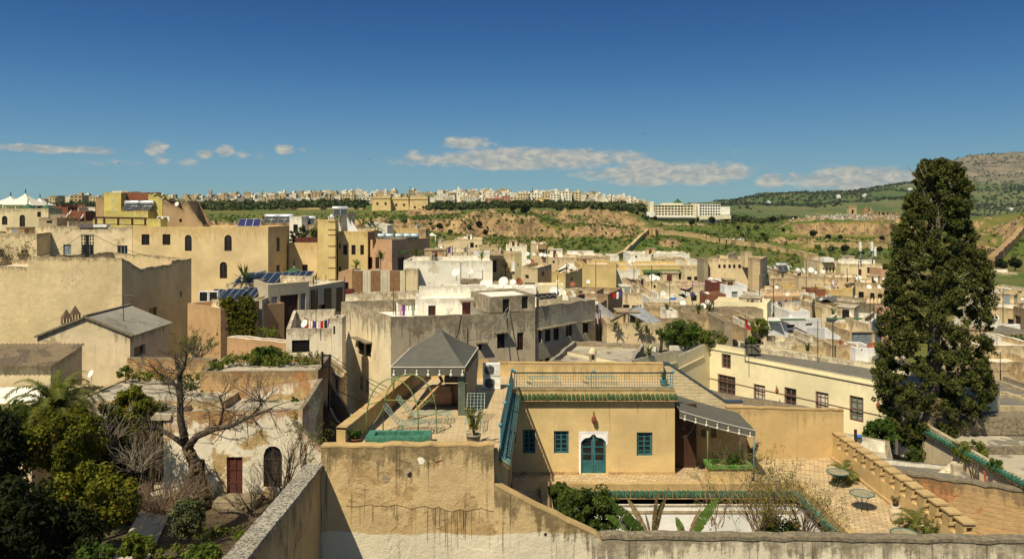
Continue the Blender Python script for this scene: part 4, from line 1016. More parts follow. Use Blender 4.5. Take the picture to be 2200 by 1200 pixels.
# houses with the buttress tower, pink house
mh('buttl', 620, 682, 521, 105, 9, 'yellow_arch', 'cream yellow wall with a planted roof terrace beside the tower', {0: [('dark',649,568,661,586)]}, par=.9, rag=0)
mh('terrback', 622, 648, 465, 110, 4, 'white_wash', 'tall pale wall with a dark recess behind the planted terrace', {0: [('dark',630,482,640,500)]}, rag=0)
mh('tower', 682.5, 727, 472, (102.4,106), 0, 'yellow', 'tall ochre buttress tower with ladder-like recesses', mid=(720.5,102), rag=0)
mh('threewin', 727.5, 790, 497, 104, 9, 'yellow', 'yellow house with three tall windows in a row', {0: [('framed',737,526,746,547),('framed',755,526,764,547),('framed',774,526,782,547),('dark',727.9,523,732,533),('dark',727.9,573,733,590)]}, rag=0)
mh('whiteblk', 728, 762, 458, (110,112), 0, 'white_old', 'pale roof block with a shaded grey face above the three windows', mid=(733,108), rag=0)
mh('pink', 790, 922, 515, (105,107), 0, 'pink', 'pink plastered house with a tiled door hood and tanks on its roof', {0: [('framed',791,552,800,577),('framed',806,552,815,577)], 1: [('framed',855,552,868,581),('dark',881,552,889,566)]}, mid=(842,100), rag=0)
mh('whitefar', 786, 832, 481, 126, 6, 'white_wash', 'white shed house behind the roof palms', tops=[Zp(476,126), Zp(484,126), Zp(484,126), Zp(476,126)], rag=0)
mh('ochrefar', 848, 914, 491, 132, 7, 'yellow', 'long tan parapet far behind the rooftop tanks', rag=0)
mh('ochrebrown', 898, 915, 493, 129, 3, 'brown', 'short brown wall end beside the long tan parapet', rag=0)
mh('screenback', 757, 866, 580, (86,84), 1.2, 'screen_stone', 'pale stone screen wall with three brown wood panels', rag=0, roof=None, par=.1)
mh('curve', 727, 757, 578, 88, 5, 'terra', 'small orange wall beside the stone screen', tops=[Zp(584,88), Zp(577,88), Zp(577,92), Zp(584,92)], rag=0)
mh('screenfront', 664, 741, 616, (73.5,80), 4, 'screen_stone', 'nearer stone screen wall with three dark wood panels', rag=0, par=.2)
def panels(key, name, rows, mat, d=.06):
    o, pts, z, par, lab = H[key]; a, b = pts[0], pts[1]; dd = (b-a).normalized(); out = Vector((dd.y, -dd.x))
    for r in rows:
        u0, u1, z0, z1_ = pxrect(a, b, r); m = MB(); p = [a+dd*u0+out*d, a+dd*u1+out*d, a+dd*u1-out*.02, a+dd*u0-out*.02]; m.prism([tuple(q) for q in p], z0, z1_); obj(name, m, MATS[mat], o)
panels('screenback', 'wood_panel', [(757,581,779,640),(797,581,817,640),(838,581,859,640)], 'wood')
panels('screenfront', 'wood_panel', [(668,622,682,668),(697,619,711,668),(723,617,735,668)], 'dark_wood')
# modern house
mh('modern', 545, 664, 611, (75,73), 0, 'modern', 'modern cream house with tall blue framed windows and roller blinds', {1: [('blind',583,637,596,708),('big',602,633,641,724),('blind',646,630,657,672)]}, mid=(576,70), rag=0, roof='roof_light', par=.35)
mh('modwing', 485, 552, 609, 76, 8, 'cream_old', 'grey parapet wing of the modern house under the upper solar panels', rag=0, par=.3)
mh('modlow', 425, 545, 648, 73, 3.5, 'terra', 'low roof terrace wall carrying the lower solar panels', rag=0, par=.2)
mh('terra', 403, 474, 651, (70,66), 6, 'terra', 'bare terracotta coloured wall with a slanting shadow', rag=0)
mh('ivywall', 475, 547, 648, 67, 1.0, 'brown', 'wall wholly covered in ivy beside the modern house', rag=0, roof=None, par=.1)
mh('woodbay', 540, 563, 643, 68.5, 4, 'modern', 'narrow bay with a wood lintel beside the ivy wall', {0: [('big',541,690,555,718)]}, rag=0)
panels('woodbay', 'wood_lintel', [(540.3,646,556,681)], 'wood')
mh('terrwall', 488, 616, 724, (60,57.5), 1.0, 'terra', 'long low orange terrace wall with a white capped top', rag=.1, roof=None, par=.1, cope='roof_white', zb=-20.5)
# white laundry house and the big grey block
pl_ = quadp((615,57),(712,57.5),4.5)
poly('laundry', 'small stained white house with laundry on its open roof', pl_, [-8.6,-8.65,-7.75,-7.8], 'white_old', par=.7, ops={0: [('grille',627,730,665,757)]}, roofz=-9.3, zb=-20.5)
mh('slimtower', 712.5, 735, 682, 57.2, 1.3, 'white_old', 'slim stained tower squeezed between laundry house and grey block', {0: [('dark',716,700,720,718)]}, zb=-20.5)
g3 = tri3((733,64.6), (840,56), (1150,60.2)); zg = -7.6
a_, b_ = g3[1], g3[2]; mid_ = a_ + (b_-a_) * .665
pts = [g3[0], g3[1], mid_, g3[2], g3[2] + (g3[0]-g3[1])*1.0, g3[0] + (g3[2]-g3[1])*1.0]
pts = [g3[0], g3[1], mid_, g3[2], g3[3]]
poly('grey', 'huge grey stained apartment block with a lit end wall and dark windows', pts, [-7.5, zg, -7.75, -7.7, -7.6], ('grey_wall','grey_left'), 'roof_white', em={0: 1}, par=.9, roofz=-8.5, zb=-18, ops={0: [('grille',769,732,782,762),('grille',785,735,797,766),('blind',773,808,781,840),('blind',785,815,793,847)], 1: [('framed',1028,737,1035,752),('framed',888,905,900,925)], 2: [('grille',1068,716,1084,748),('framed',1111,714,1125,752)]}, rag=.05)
def awn(key, e, r, d=.5, mat='coping'):
    o, pts, z, par, lab = H[key]; a, b = pts[e], pts[(e+1) % len(pts)]; dd = (b-a).normalized(); out = Vector((dd.y, -dd.x))
    u0, u1, z0, z1_ = pxrect(a, b, r); m = MB(); p = [a+dd*u0+out*d, a+dd*u1+out*d, a+dd*u1-out*.01, a+dd*u0-out*.01]; zz = [z0-.12, z0-.12, z1_, z1_]
    m.prism([tuple(q) for q in p], z0, z0 + .1); obj('hood', m, MATS[mat], o)
awn('grey', 0, (766,724,800,731)); awn('grey', 2, (1062,708,1090,714)); awn('grey', 2, (1022,731,1044,736))
mh('penthouse', 898, 1062, 642, (61.5,62.5), 4.5, 'white_wash', 'whitewashed roof house with a brown door on the grey block', {0: [('redwin',920,656,936,683),('reddoor',993,649,1011,684)]}, roof='roof_white', zb=-8.5, rag=.05, par=.15)
awn('penthouse', 0, (988,640,1016,647), .6)
mh('penthouse2', 932, 1152, 618, (67,66.5), 3.5, 'white_wash', 'upper white roof room behind the brown door carrying many dishes', {0: [('redwin',957,629,971,648)]}, roof='roof_white', zb=-8.5, rag=.04, par=.12)
pq = [mid_ + Vector((.0, .0)), g3[2], g3[2] + Vector((-1.6, 4.2)), mid_ + Vector((-1.6, 4.2))]
poly('greytop', 'grey top storey with two open dark windows over the grey block', pq, [-6.5,-6.45,-6.4,-6.5], 'grey_wall', 'roof_white', par=.1, zb=-7.68, ops={0: [('dark',1080,642,1095,678),('dark',1121,636,1135,663)]}, rag=.03)
mh('greywall2', 742, 905, 640, (70,66.5), 2, 'white_old', 'low stained wall with a pale sloping cap behind the grey block', tops=[-7.5,-6.9,-6.9,-7.5], rag=.05, roof=None, par=.1)
mh('redend', 741, 757, 622, 72, 1.0, 'red_metal', 'small rust red shutter box at the end of the pale sloping wall', rag=0, roof=None, par=.1)
mh('greengrey', 1152, 1279, 660, (60.4,66), 8, 'grey_green', 'grey green block with hooded windows beside the grey apartment block', {0: [('framed',1157,706,1164,736),('grille',1171,704,1183,733),('grille',1189,703,1201,730),('framed',1215,696,1229,722),('grille',1252,690,1264,715),('grille',1158,772,1166,782),('framed',1171,768,1182,782),('dark',1190,763,1200,774)]}, roof='roof_white', zb=-19, par=1.0)
awn('greengrey', 0, (1153,697,1208,703), .55); awn('greengrey', 0, (1212,689,1234,695), .5); awn('greengrey', 0, (1249,684,1270,690), .5)
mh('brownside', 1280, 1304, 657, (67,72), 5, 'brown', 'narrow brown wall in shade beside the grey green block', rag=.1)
# ---- long white wall, stair tower and the houses around them
mh('longwhite', 867, 1058, 560, 82, 9, 'white_wash', 'long high cream-white wall with a worn top behind the white roof room', rag=.06, par=.5, roof='roof_white')
mh('whitestep', 866, 897, 578, 80.5, 1.4, 'cream', 'smooth cream pier at the end of the long white wall', rag=0, roof=None, par=.1)
mh('backwhite', 928, 1052, 541, 118, 7, 'white_old', 'white parapet with iron rods and laundry behind the long white wall', rag=.05)
mh('whitesmall', 1018, 1052, 541, 116.5, 3, 'white_clean', 'small bright white wall beside the rod-topped parapet', rag=0)
mh('creambox', 975, 1036, 514, 205, 12, 'cream', 'cream house with a dark door at the upper edge of the old town', {0: [('dark',1010,521,1018,532),('dark',1021,526,1026,531),('dark',1029,526,1033,531)]}, tops=None)
mh('lowbeige', 940, 975, 519, 210, 8, 'tan_light', 'low beige house end on to the cream one with the dark door')
mh('beigelong', 1030, 1070, 528, 190, 8, 'tan', 'long low beige wall right under the grassy slope')
mh('whitearch', 1087, 1132, 528, 172, 9, 'white_wash', 'white house with a row of small dark arches under the slope', {0: [('arch',1104,541,1109,552),('arch',1112,541,1117,552),('dark',1096,533,1100,540)]})
mh('towerhouse', 1142, 1176, 523, 162, 9, 'tan_light', 'tan tower house with a dark roof kiosk', {0: [('dark',1159,534,1162,538),('dark',1167,534,1170,538)]})
mh('kiosk', 1156, 1174, 524, 160, 4, 'brown', 'brown roof kiosk under a small pyramid canopy', rag=0, zb=-8)
mh('tanstep', 1176, 1190, 533, 160, 6, 'yellow', 'narrow yellow wall with a gap next to the tower house', {0: [('dark',1178,537,1183,550)]})
mh('stair', 1052, 1121, 545, (84,84), 6, 'tan_light', 'tall tan stair tower with a notch and tiled hood', {0: [('dark',1057,558,1067,584)]}, rag=0, tops=None)
mh('stairr', 1106, 1121, 543, 82.5, 1.3, 'olive_wall', 'shaded olive pier on the flank of the tan stair tower', {0: [('dark',1112,565,1114,572)]}, rag=0, roof=None, par=.1)
mh('roughtan', 1122, 1185, 575, (103,106), 0, 'tan_light', 'tan house with one lit wall and one dark shaded wall', {0: [('framed',1128,590,1136,598)], 1: [('dark',1163,583,1170,592)]}, mid=(1155,99))
mh('tentroofh', 1185, 1250, 588, (98,103), 0, 'yellow', 'yellow cube house with a shaded flank below the white roof canopy', {1: [('dark',1226,596,1230,602)]}, mid=(1215,94))
mh('bigtan', 1246, 1324, 568, 116, 10, 'yellow', 'broad plain tan wall without openings', rag=.04)
mh('tanback', 1178, 1250, 553, 140, 10, 'tan_light', 'long tan house under a cluster of dishes', {0: [('dark',1187,560,1192,565)]})
mh('pinkrim', 1220, 1300, 549, 150, 9, 'cream', 'cream house with a pink rim on its roof', rag=.05)
mh('creamrim', 1252, 1310, 551, 146, 4, 'tan_light', 'low tan box in front of the pink rimmed house')
mh('lattice', 1128, 1212, 612, 89, 3, 'cream_clean', 'pale yellow lattice parapet among the dishes', rag=0, par=.6)
mh('lowgrey', 1040, 1110, 608, 80, 2.5, 'cream_old', 'low flat shed with a dark gap in front of the long white wall', {0: [('dark',992,608,1000,614)]}, zb=-10)
mh('darkshed', 990, 1034, 602, 76, 2, 'stone_grey', 'grey flat shed carrying two dishes in front of the long white wall', {0: [('dark',992,608,1006,617)]}, zb=-10, rag=0)
mh('roofmess', 1195, 1283, 640, 72, 7, 'white_old', 'low cluttered white roof beyond the rug and plastic chairs', zb=-12, roof='roof_white')
mh('darkroofbox', 1245, 1278, 625, 84, 3, 'stone_grey', 'rough dark stone parapet beside the clothesline', rag=.3)
mh('whitecloth', 1284, 1338, 633, (80,84), 6, 'white_wash', 'white wall with a clothesline and a brown shaded flank', roof='roof_white')
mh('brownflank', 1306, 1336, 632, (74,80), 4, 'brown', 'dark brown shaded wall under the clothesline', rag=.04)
mh('whiteramp', 1285, 1340, 668, (68,70), 6, 'white_clean', 'bright white sloping parapet behind the sheet metal roof', tops=[Zp(648,68), Zp(690,70), Zp(690,76), Zp(655,74)], rag=0)
mh('sheetwall', 1304, 1421, 694, 63.5, 6.5, 'tan_light', 'tan wall with weeds on top below the sheet metal roof', par=.8, rag=.15)
mh('ruinwall', 1421, 1574, 684, (67,69), 7, 'tan', 'roofless tan walls with bushes growing in front', par=1.6, rag=.06, cope='coping')
mh('ruinwall2', 1557, 1574, 690, 63, 6, 'stone_grey', 'dark end pillar of the roofless tan walls', rag=0, roof=None, par=.2)
mh('stepwall', 1336, 1384, 612, (90,88), 3, 'tan', 'tan stepped wall falling away toward the brown dish', tops=[Zp(596,90), Zp(630,88), Zp(640,91), Zp(600,93)], rag=.1)
mh('stepbase', 1338, 1394, 628, 86, 5, 'cream_old', 'cream stained wall below the stepped one carrying the brown dish', rag=.06)
mh('whitestrip', 1395, 1472, 641, 80, 5, 'white_wash', 'white strip parapet with a blue tank and small dishes', rag=.04, par=.6)
mh('yellowstrip', 1392, 1480, 655, 77, 2.5, 'tan_light', 'tan wall face just below the white strip parapet', rag=.06)
mh('creamawn', 1432, 1520, 612, 92, 7, 'cream', 'cream house with a pink awning stretched on its roof', par=.5)
mh('creambits', 1380, 1436, 605, 98, 5, 'cream', 'cream house front with two dark openings beside the pink awning', {0: [('dark',1404,612,1409,619),('dark',1411,613,1417,620)]})
mh('greeneave', 1330, 1526, 569, 122, 9, 'yellow', 'long yellow house with a green tiled eave and dark square windows', {0: [('dark',1391,587,1400,594),('dark',1411,587,1421,595),('dark',1434,587,1443,595),('dark',1452,587,1462,595)]}, rag=.03)
mh('creamannex', 1471, 1520, 572, 118.5, 3, 'cream', 'cream block with a thin green roof line beside the green eave', rag=0)
mh('whitelow', 1322, 1375, 580, 118, 5, 'white_wash', 'whitish block with a dark outlined roof beside the green eave')
mh('paleblock', 1354, 1482, 545, 158, 10, 'white_wash', 'pale block group with a white end under the grassy bank', {0: [('dark',1365,549,1369,554),('dark',1400,547,1404,552)]}, rag=.25)
mh('paleblock2', 1408, 1474, 555, 150, 5, 'cream_old', 'cream wall in front of the pale block group', rag=.2)
mh('greysteps', 1308, 1330, 549, 158, 6, 'white_wash', 'small stepped white house at the foot of the rampart')
mh('tallfive', 1521, 1633, 554, (113,110), 8, 'tan_light', 'tall plain tan house with five windows in one row', {0: [('dark',1543,568,1548,576),('dark',1554,568,1559,576),('dark',1565,568,1570,576),('dark',1575,568,1580,576),('dark',1586,568,1592,576)]}, rag=.03)
mh('tallchim', 1600, 1616, 541, 109.5, 2, 'tan_light', 'square chimney pier rising beside the five windows', rag=0, zb=-8)
mh('tallend', 1616.5, 1633, 554, 107, 2, 'tan', 'darker tan end of the tall house next to a dark gap', rag=0)
mh('greyside', 1512, 1521, 556, 112, 4, 'stone_grey', 'grey shaded flank of the tall house', rag=0)
mh('redbox', 1528, 1553, 606, 88, 3, 'red_metal', 'rust red corrugated roof shed', rag=0, zb=-10, par=.1)
mh('whitedoor', 1557, 1606, 613, 86, 5, 'white_clean', 'white roof room with a grey door beside the red shed', {0: [('gdoor',1572,626,1585,643)]}, rag=0, roof='roof_white')
mh('whitedoor2', 1606.5, 1641, 628, 84, 4, 'white_wash', 'low white wall with small vent holes beside the grey door', {0: [('dark',1612,636,1616,640),('dark',1625,636,1628,641)]}, rag=0)
mh('redrim', 1518, 1560, 632, 82, 3, 'brick_red', 'low brick edged roof under the red shed', rag=.1)
mh('yarch', 1534, 1648, 646, (78,76), 4, 'cream_clean', 'pale yellow parapet with small carved panels over a wide stone arch', rag=0, par=.8)
mh('greyarch', 1546, 1640, 658, 73, 3, 'stone_grey', 'rough grey brown wall with an arched top below the yellow parapet', rag=.1, tops=[Zp(664,73), Zp(664,73), Zp(658,76), Zp(658,76)])
mh('weedroof', 1600, 1650, 706, 65, 7, 'tan', 'weedy roof corner beside the red flag', roof='roof_grey', rag=.15)
mh('planters', 1468, 1535, 672, 73, 4, 'stone_grey', 'low grey roof with potted shrubs beside a cluster of dishes', rag=.2)
mh('whitevent', 1432, 1455, 668, 71, 3, 'white_wash', 'little white box with a reddish opening', {0: [('redwin',1416,670,1430,677)]}, rag=0, zb=-12)
# ---- east part
mh('colonnade', 1761, 1806, 560, 150, 8, 'cream_old', 'old cream house with a row of tall dark openings and a water tank', {0: [('dark',1768,575,1771,587),('dark',1775,575,1778,587),('dark',1782,575,1785,587),('dark',1789,575,1792,587),('dark',1796,575,1799,587)]}, rag=.05)
mh('brownwin', 1806, 1894, 566, (147,146), 9, 'cream', 'cream house with a large brown shuttered window', {0: [('big',1863,574,1885,587),('reddoor',1844,578,1851,592)]}, rag=.03)
mh('pinkend', 1892, 1906, 578, 142, 5, 'pink', 'small pink house end half behind the cypress', rag=0)
mh('whiterim', 1655, 1716, 597, 122, 6, 'tan', 'tan house with a bright white rim and solar heater', rag=.05, cope='roof_white')
mh('heaterh', 1671, 1700, 580, 128, 4, 'tan', 'small tan block under the single solar heater', rag=0)
mh('tanplain', 1716, 1766, 593, 120, 8, 'tan_light', 'blank tan wall beside the white rimmed house', rag=.06)
mh('tanplain2', 1766, 1836, 594, (120,118), 7, 'tan', 'long grey-tan wall with two dark openings low down', {0: [('dark',1773,616,1783,622),('dark',1796,616,1802,621)]}, rag=.06)
mh('greyend', 1836, 1900, 606, (112,110), 7, 'tan', 'tan wall with dishes right beside the cypress', rag=.08)
mh('curvy', 1641, 1712, 622, 106, 6, 'cream_old', 'tan wall with a curved hump in its top', tops=None, rag=.2)
mh('hump', 1682, 1708, 613, 105.4, .7, 'yellow', 'hump shaped gable piece on the tan wall', rag=.2, roof=None, par=.1)
mh('leftdark', 1632, 1655, 590, 116, 6, 'tan', 'tan wall piece right next to the tall house and its dark gap', {0: [('dark',1632.5,606,1637,626)]}, rag=.05)
mh('redbrick', 1740, 1782, 621, 104, 3, 'brick_red', 'exposed red brick wall under the grey tan one', rag=.1)
mh('ochretab', 1781, 1812, 622, 103, 4, 'yellow', 'ochre wall piece beside the red brick one', rag=.05)
mh('ybox', 1811, 1838, 619, (98,102), 0, 'yellow', 'ochre box house with a dark flank and a big dish', mid=(1832,97), ops={1: []}, rag=.04)
mh('pinkroof', 1646, 1760, 636, 95, 6, 'terra', 'low house with a long pinkish roof strip and laundry', rag=.05, roof='pink', par=.2)
mh('awnhouse', 1745, 1802, 650, 84, 6, 'brown', 'dark open roof room under a grey cloth awning', {0: [('dark',1755,646,1795,660)]}, rag=0)
mh('greytarp', 1660, 1722, 655, 86, 4, 'stone_grey', 'grey roof with blue tarpaulin bundles', rag=.1)
mh('tantower', 1718, 1750, 650, (82,84), 0, 'tan_light', 'small tan tower with slit windows among the white roofs', {0: [('dark',1727,655,1729,661),('dark',1738,655,1741,661)]}, mid=(1744,79), rag=.08)
mh('stonecren', 1838, 1900, 650, (84,86), 6, 'stone_grey', 'dark grey stone house with little pointed battlements', {0: [('dark',1876,662,1880,669)]}, rag=.05)
mh('creamgreen', 1766, 1840, 660, 80, 5, 'cream', 'cream parapet with a thin dark green roof line', rag=0)
mh('whitestepped', 1652, 1764, 687, (68.5,70), 7, 'white_clean', 'bright white house with stepped top, small windows and a green cornice', {0: [('framed',1691,697,1708,703),('greyroll',1731,694,1746,700),('dark',1693,709,1713,713)]}, tops=[Zp(690,68.5), Zp(683,70), Zp(680,77), Zp(680,76)], rag=0, roof='roof_white')
mh('whitetop', 1695, 1740, 668, 76, 5, 'white_clean', 'higher white roof step behind the bright white house', rag=0, roof='roof_white')
mh('creamround', 1776, 1872, 684, (71,69), 6, 'white_wash', 'off-white house with a round dark hole and green roof edge', {0: [('dark',1820,692,1828,698),('grille',1815,701,1834,705)]}, rag=0)
mh('slopewhite', 1772, 1806, 712, 64, 4, 'white_clean', 'small white sloping wall crossed by thin antenna poles', tops=[Zp(704,64), Zp(722,64), Zp(722,68), Zp(704,68)], rag=0)
mh('shutterh', 1826, 1880, 712, 63.5, 5, 'tan', 'tan house with a large grey roller shutter', {0: [('greyroll',1830,714,1875,740)]}, rag=.05)
mh('whitelowbox', 1733, 1786, 735, 60, 4, 'white_old', 'low white stained box beside a patch of red roof', {0: [('dark',1750,742,1753,746)]}, rag=.04)
mh('whitelowbox2', 1838, 1885, 748, 57.5, 3, 'white_clean', 'low white wall carrying the rust coloured dish', {0: [('dark',1850,749,1853,754)]}, rag=.03)
mh('tanlow', 1640, 1735, 732, (62,61), 3, 'white_old', 'crumbling whitish wall below the bright white house', rag=.15)
mh('tanlow2', 1785, 1840, 742, 58.5, 3, 'tan', 'ragged tan wall beside the rust dish', rag=.2)
mh('redsmall', 1890, 1912, 660, 84, 4, 'pink', 'small salmon red house peeping out beside the cypress', rag=0)
mh('greytan3', 1640, 1700, 664, 82, 4, 'white_old', 'stained pale house wall behind the bright white house', rag=.1)
# east of the cypress
mh('school', 2128, 2186, 597, 225, 8, 'yellow', 'long yellow building with small arches below the ruined wall', {0: [('arch',2135,600,2139,605),('arch',2143,600,2147,605),('arch',2152,600,2156,605),('arch',2161,600,2165,605)]}, rag=0)
mh('school2', 2153, 2186, 585, 232, 6, 'cream', 'cream upper floor with five square windows on the yellow building', {0: [('dark',2160,589,2163,593),('dark',2165,589,2168,593),('dark',2169,589,2172,593),('dark',2174,589,2177,593),('dark',2178,589,2181,593)]}, rag=0)
mh('bluewhite', 2128, 2168, 622, 150, 8, 'white_clean', 'white house with a blue roof edge and dark arches', {0: [('arch',2134,624,2138,630),('arch',2145,622,2151,632),('arch',2157,624,2162,630)]}, rag=0)
mh('eastcream', 2168, 2230, 622, 148, 8, 'cream', 'cream house beyond the blue edged one', {0: [('dark',2186,625,2196,629)]}, rag=.1)
mh('easttan', 2125, 2190, 632, 132, 8, 'tan_light', 'tan wall with thin poles behind the cypress flank', rag=.1)
mh('easttan2', 2186, 2240, 636, 130, 8, 'yellow', 'ochre wall at the picture edge beyond the cypress', rag=.1)
mh('eastwhite', 2120, 2230, 648, 110, 8, 'white_old', 'long dirty white roof with two dishes beyond the cypress', rag=.1, roof='roof_white')
mh('eastbig', 2110, 2225, 657, (92,88), 8, 'tan', 'large tan house with a dark brown flank beyond the cypress', rag=.05)
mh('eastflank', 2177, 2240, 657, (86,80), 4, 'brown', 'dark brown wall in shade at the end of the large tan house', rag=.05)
mh('eaststep', 2120, 2192, 697, 76, 5, 'white_clean', 'bright white stepped wall beyond the cypress', tops=[Zp(705,76), Zp(696,76), Zp(696,80), Zp(705,80)], rag=0)
mh('eastshed', 2112, 2230, 716, 68, 7, 'stone_grey', 'dark open shed with a grey sheet roof and plants inside', {0: [('dark',2135,726,2230,742)]}, rag=0, roof='lichen', par=.05)
mh('eastwall', 2105, 2240, 741, 62, 6, 'tan_light', 'broad tan wall with a white cap and grass patches', rag=.05, cope='roof_white')
mh('eastlow', 2105, 2240, 778, 58, 4, 'tan', 'rough lower tan wall under the white capped one', rag=.25)
mh('eastgrey', 2090, 2240, 835, 54, 7, 'stone_grey', 'dark grey flat roof with a tiled hip beyond the cypress', rag=.05, roof='lichen', par=.2)
mh('eastroof', 2085, 2240, 848, 51.5, 5, 'cream_old', 'cream wall with a dark green tiled edge beyond the cypress', rag=0, roof='lichen', par=.2)
mh('eastcreamw', 2085, 2250, 872, 48.5, 4, 'cream', 'pale cream wall above the shabby flat roofs', rag=.03, roof='lichen', par=.2, zb=-20.5)
# cream L-shaped school-like building
A_, K_, E_ = Vector((7.45,53.0)), Vector((15.3,61.2)), Vector((26.5,46.0))
dk = (E_-K_).normalized(); S_ = K_ + dk * 3.35; da = (K_-A_).normalized(); Bm = A_ + da * 6.6
pc = [A_, Bm, Bm + da*.03, K_ - da*.9, K_, S_, S_ + dk*.03, E_, E_ + Vector((3.4,2.5)), Vector((17.4,66)), Vector((4.0,58))]
tp = [-10.25, -10.25, -10.75, -10.35, -10.3, -10.3, -10.85, -10.95, -10.9, -10.6, -10.4]
poly('creamL', 'cream building with brown framed windows behind the yellow terrace wall', pc, tp, 'cream_clean', 'lichen', par=.5, roofz=-11.05, zb=-20.5, cope='coping_grey', rag=0,
     ops={4: [('brown',1550,760,1570,791),('brownbig',1542,806,1580,853)], 6: [('brownw',1619,826,1644,867),('brown',1685,833,1711,878),('brownw',1752,842,1780,887),('brownc',1825,851,1855,905)], 2: [('brown',1513,761,1522,792),('brown',1511,806,1523,832)]})
def strip(key, p, q, z0, z1_, h=.09, d=.06, mat='cream_clean', nm='string_course'):
    o = H[key][0]; dd = (q-p).normalized(); out = Vector((dd.y, -dd.x)); m = MB()
    a, b, c, e = p+out*d, q+out*d, q-out*.02, p-out*.02
    f = lambda v, z: (v.x, v.y, z)
    m.q([f(a,z0),f(b,z1_),f(b,z1_+h),f(a,z0+h)]); m.q([f(a,z0+h),f(b,z1_+h),f(c,z1_+h),f(e,z0+h)]); m.q([f(e,z0),f(c,z1_),f(b,z1_),f(a,z0)])
    obj(nm, m, MATS[mat], o)
strip('creamL', S_, E_, -11.15, -11.25, .12, .1); strip('creamL', K_, S_, -10.75, -10.75, .1, .08); strip('creamL', K_, E_, -13.05, -13.1, .05, .03, 'brown_frame')
strip('creamL', A_, Bm, -11.2, -11.2, .1, .06, 'cream'); strip('creamL', Bm, K_ - da*.9, -11.75, -11.3, .1, .06, 'cream')
mh('lowroofs', 1632, 1905, 748, (61,54.5), 4, 'white_old', 'long crumbling whitish parapet right behind the dark roof of the cream building', rag=.3, par=.5, roof='roof_grey')
mh('lowroofs2', 1700, 1850, 741, (60.5,58.5), 2.5, 'tan', 'ragged brown wall between the crumbling parapet and the roller shutter', rag=.3)
# skylight kerbs and plants on its grey roof
for i, (p, q, lab) in enumerate((((1262,741),(1410,752),'low white plastered kerb along the grey roof'),((1236,752),(1370,764),'second white kerb nearer the chimney on the grey roof'),((1440,750),(1500,746),'short white kerb behind the olive parapet'))):
    z = -10.95; P0 = Vector((Xp(p[0], DZ(p[1],z)), DZ(p[1],z))); P1 = Vector((Xp(q[0], DZ(q[1],z)), DZ(q[1],z))); m = MB(); m.bar((P0.x,P0.y,z+.05), (P1.x,P1.y,z+.05), .3, .42, 0); m.bar((P0.x,P0.y+.3,z+.2), (P1.x,P1.y+.3,z+.2), .5, .16, 1)
    single('roof_kerb', m, [MATS['roof_white'], MATS['lichen']], lab, 'kerb')
mh('skyroof', 1178, 1352, 775, (53.5,52), 8.5, 'stone_grey', 'flat grey roof with kerbs and a small chimney below the grey green block', roof='roof_grey', cope='coping_grey', par=.35, zb=-18)

# stair huts and little boxes on the flat roofs
HUT = ['tanw','beigelong','creambox','roughtan','tanback','pinkrim','bigtan','greeneave','paleblock','creamrim','sheetwall','whitecloth','stepbase','whitestrip','creamawn','tallfive','whitedoor','whiterim','tanplain','tanplain2','greyend','curvy','ybox','creamgreen','creamround','shutterh','eastbig','easttan','eastwall','eastcream','longwhite','lowbeige','brownwin','towerhouse','whitearch','tentroofh','yarch','tanlow','weedroof','planters']
for key in HUT[::2]:
    o, pts, z, par, lab = H[key]; g = random.Random(key + 'h'); a, b2, c3, d4 = [Vector(p) for p in pts[:4]]
    u = g.uniform(.2,.7); v = g.uniform(.45,.7); p = a.lerp(b2,u).lerp(d4.lerp(c3,u), v); ex = (b2-a).normalized(); ey = Vector((-ex.y,ex.x)); w = min(g.uniform(.7,1.5), (b2-a).length*.2); dp = min(g.uniform(.6,1.2), (d4-a).length*.22); h = g.uniform(.7,1.7); z0 = z-par
    m = MB(); q = [p-ex*w-ey*dp, p+ex*w-ey*dp, p+ex*w+ey*dp, p-ex*w+ey*dp]; m.prism([tuple(k) for k in q], z0, z0+h, 0, z0+h)
    q = [p-ex*(w+.08)-ey*(dp+.08), p+ex*(w+.08)-ey*(dp+.08), p+ex*(w+.08)+ey*(dp+.08), p-ex*(w+.08)+ey*(dp+.08)]; m.prism([tuple(k) for k in q], z0+h+.002, z0+h+.1, 0, z0+h+.1)
    T = thing('roof_hut', 'small plastered hut on the roof of the ' + ' '.join(lab.split()[:8]).rstrip(','), 'roof hut', (p.x,p.y,z0)); obj('wall', m, MATS[g.choice(['white_wash','cream_old','tan_light','white_old','tan'])], T)
    m = MB(); e = p-ey*(dp+.012)+ex*g.uniform(-.3,.3)*w; q = [e-ex*.3, e+ex*.3, e+ex*.3+ey*.05, e-ex*.3+ey*.05]; m.prism([tuple(k) for k in q], z0+.05, z0+min(h-.15,1.5), 0, False); obj('door', m, MATS[g.choice(['dark','red_wood','grey_shutter','dark_wood'])], T)
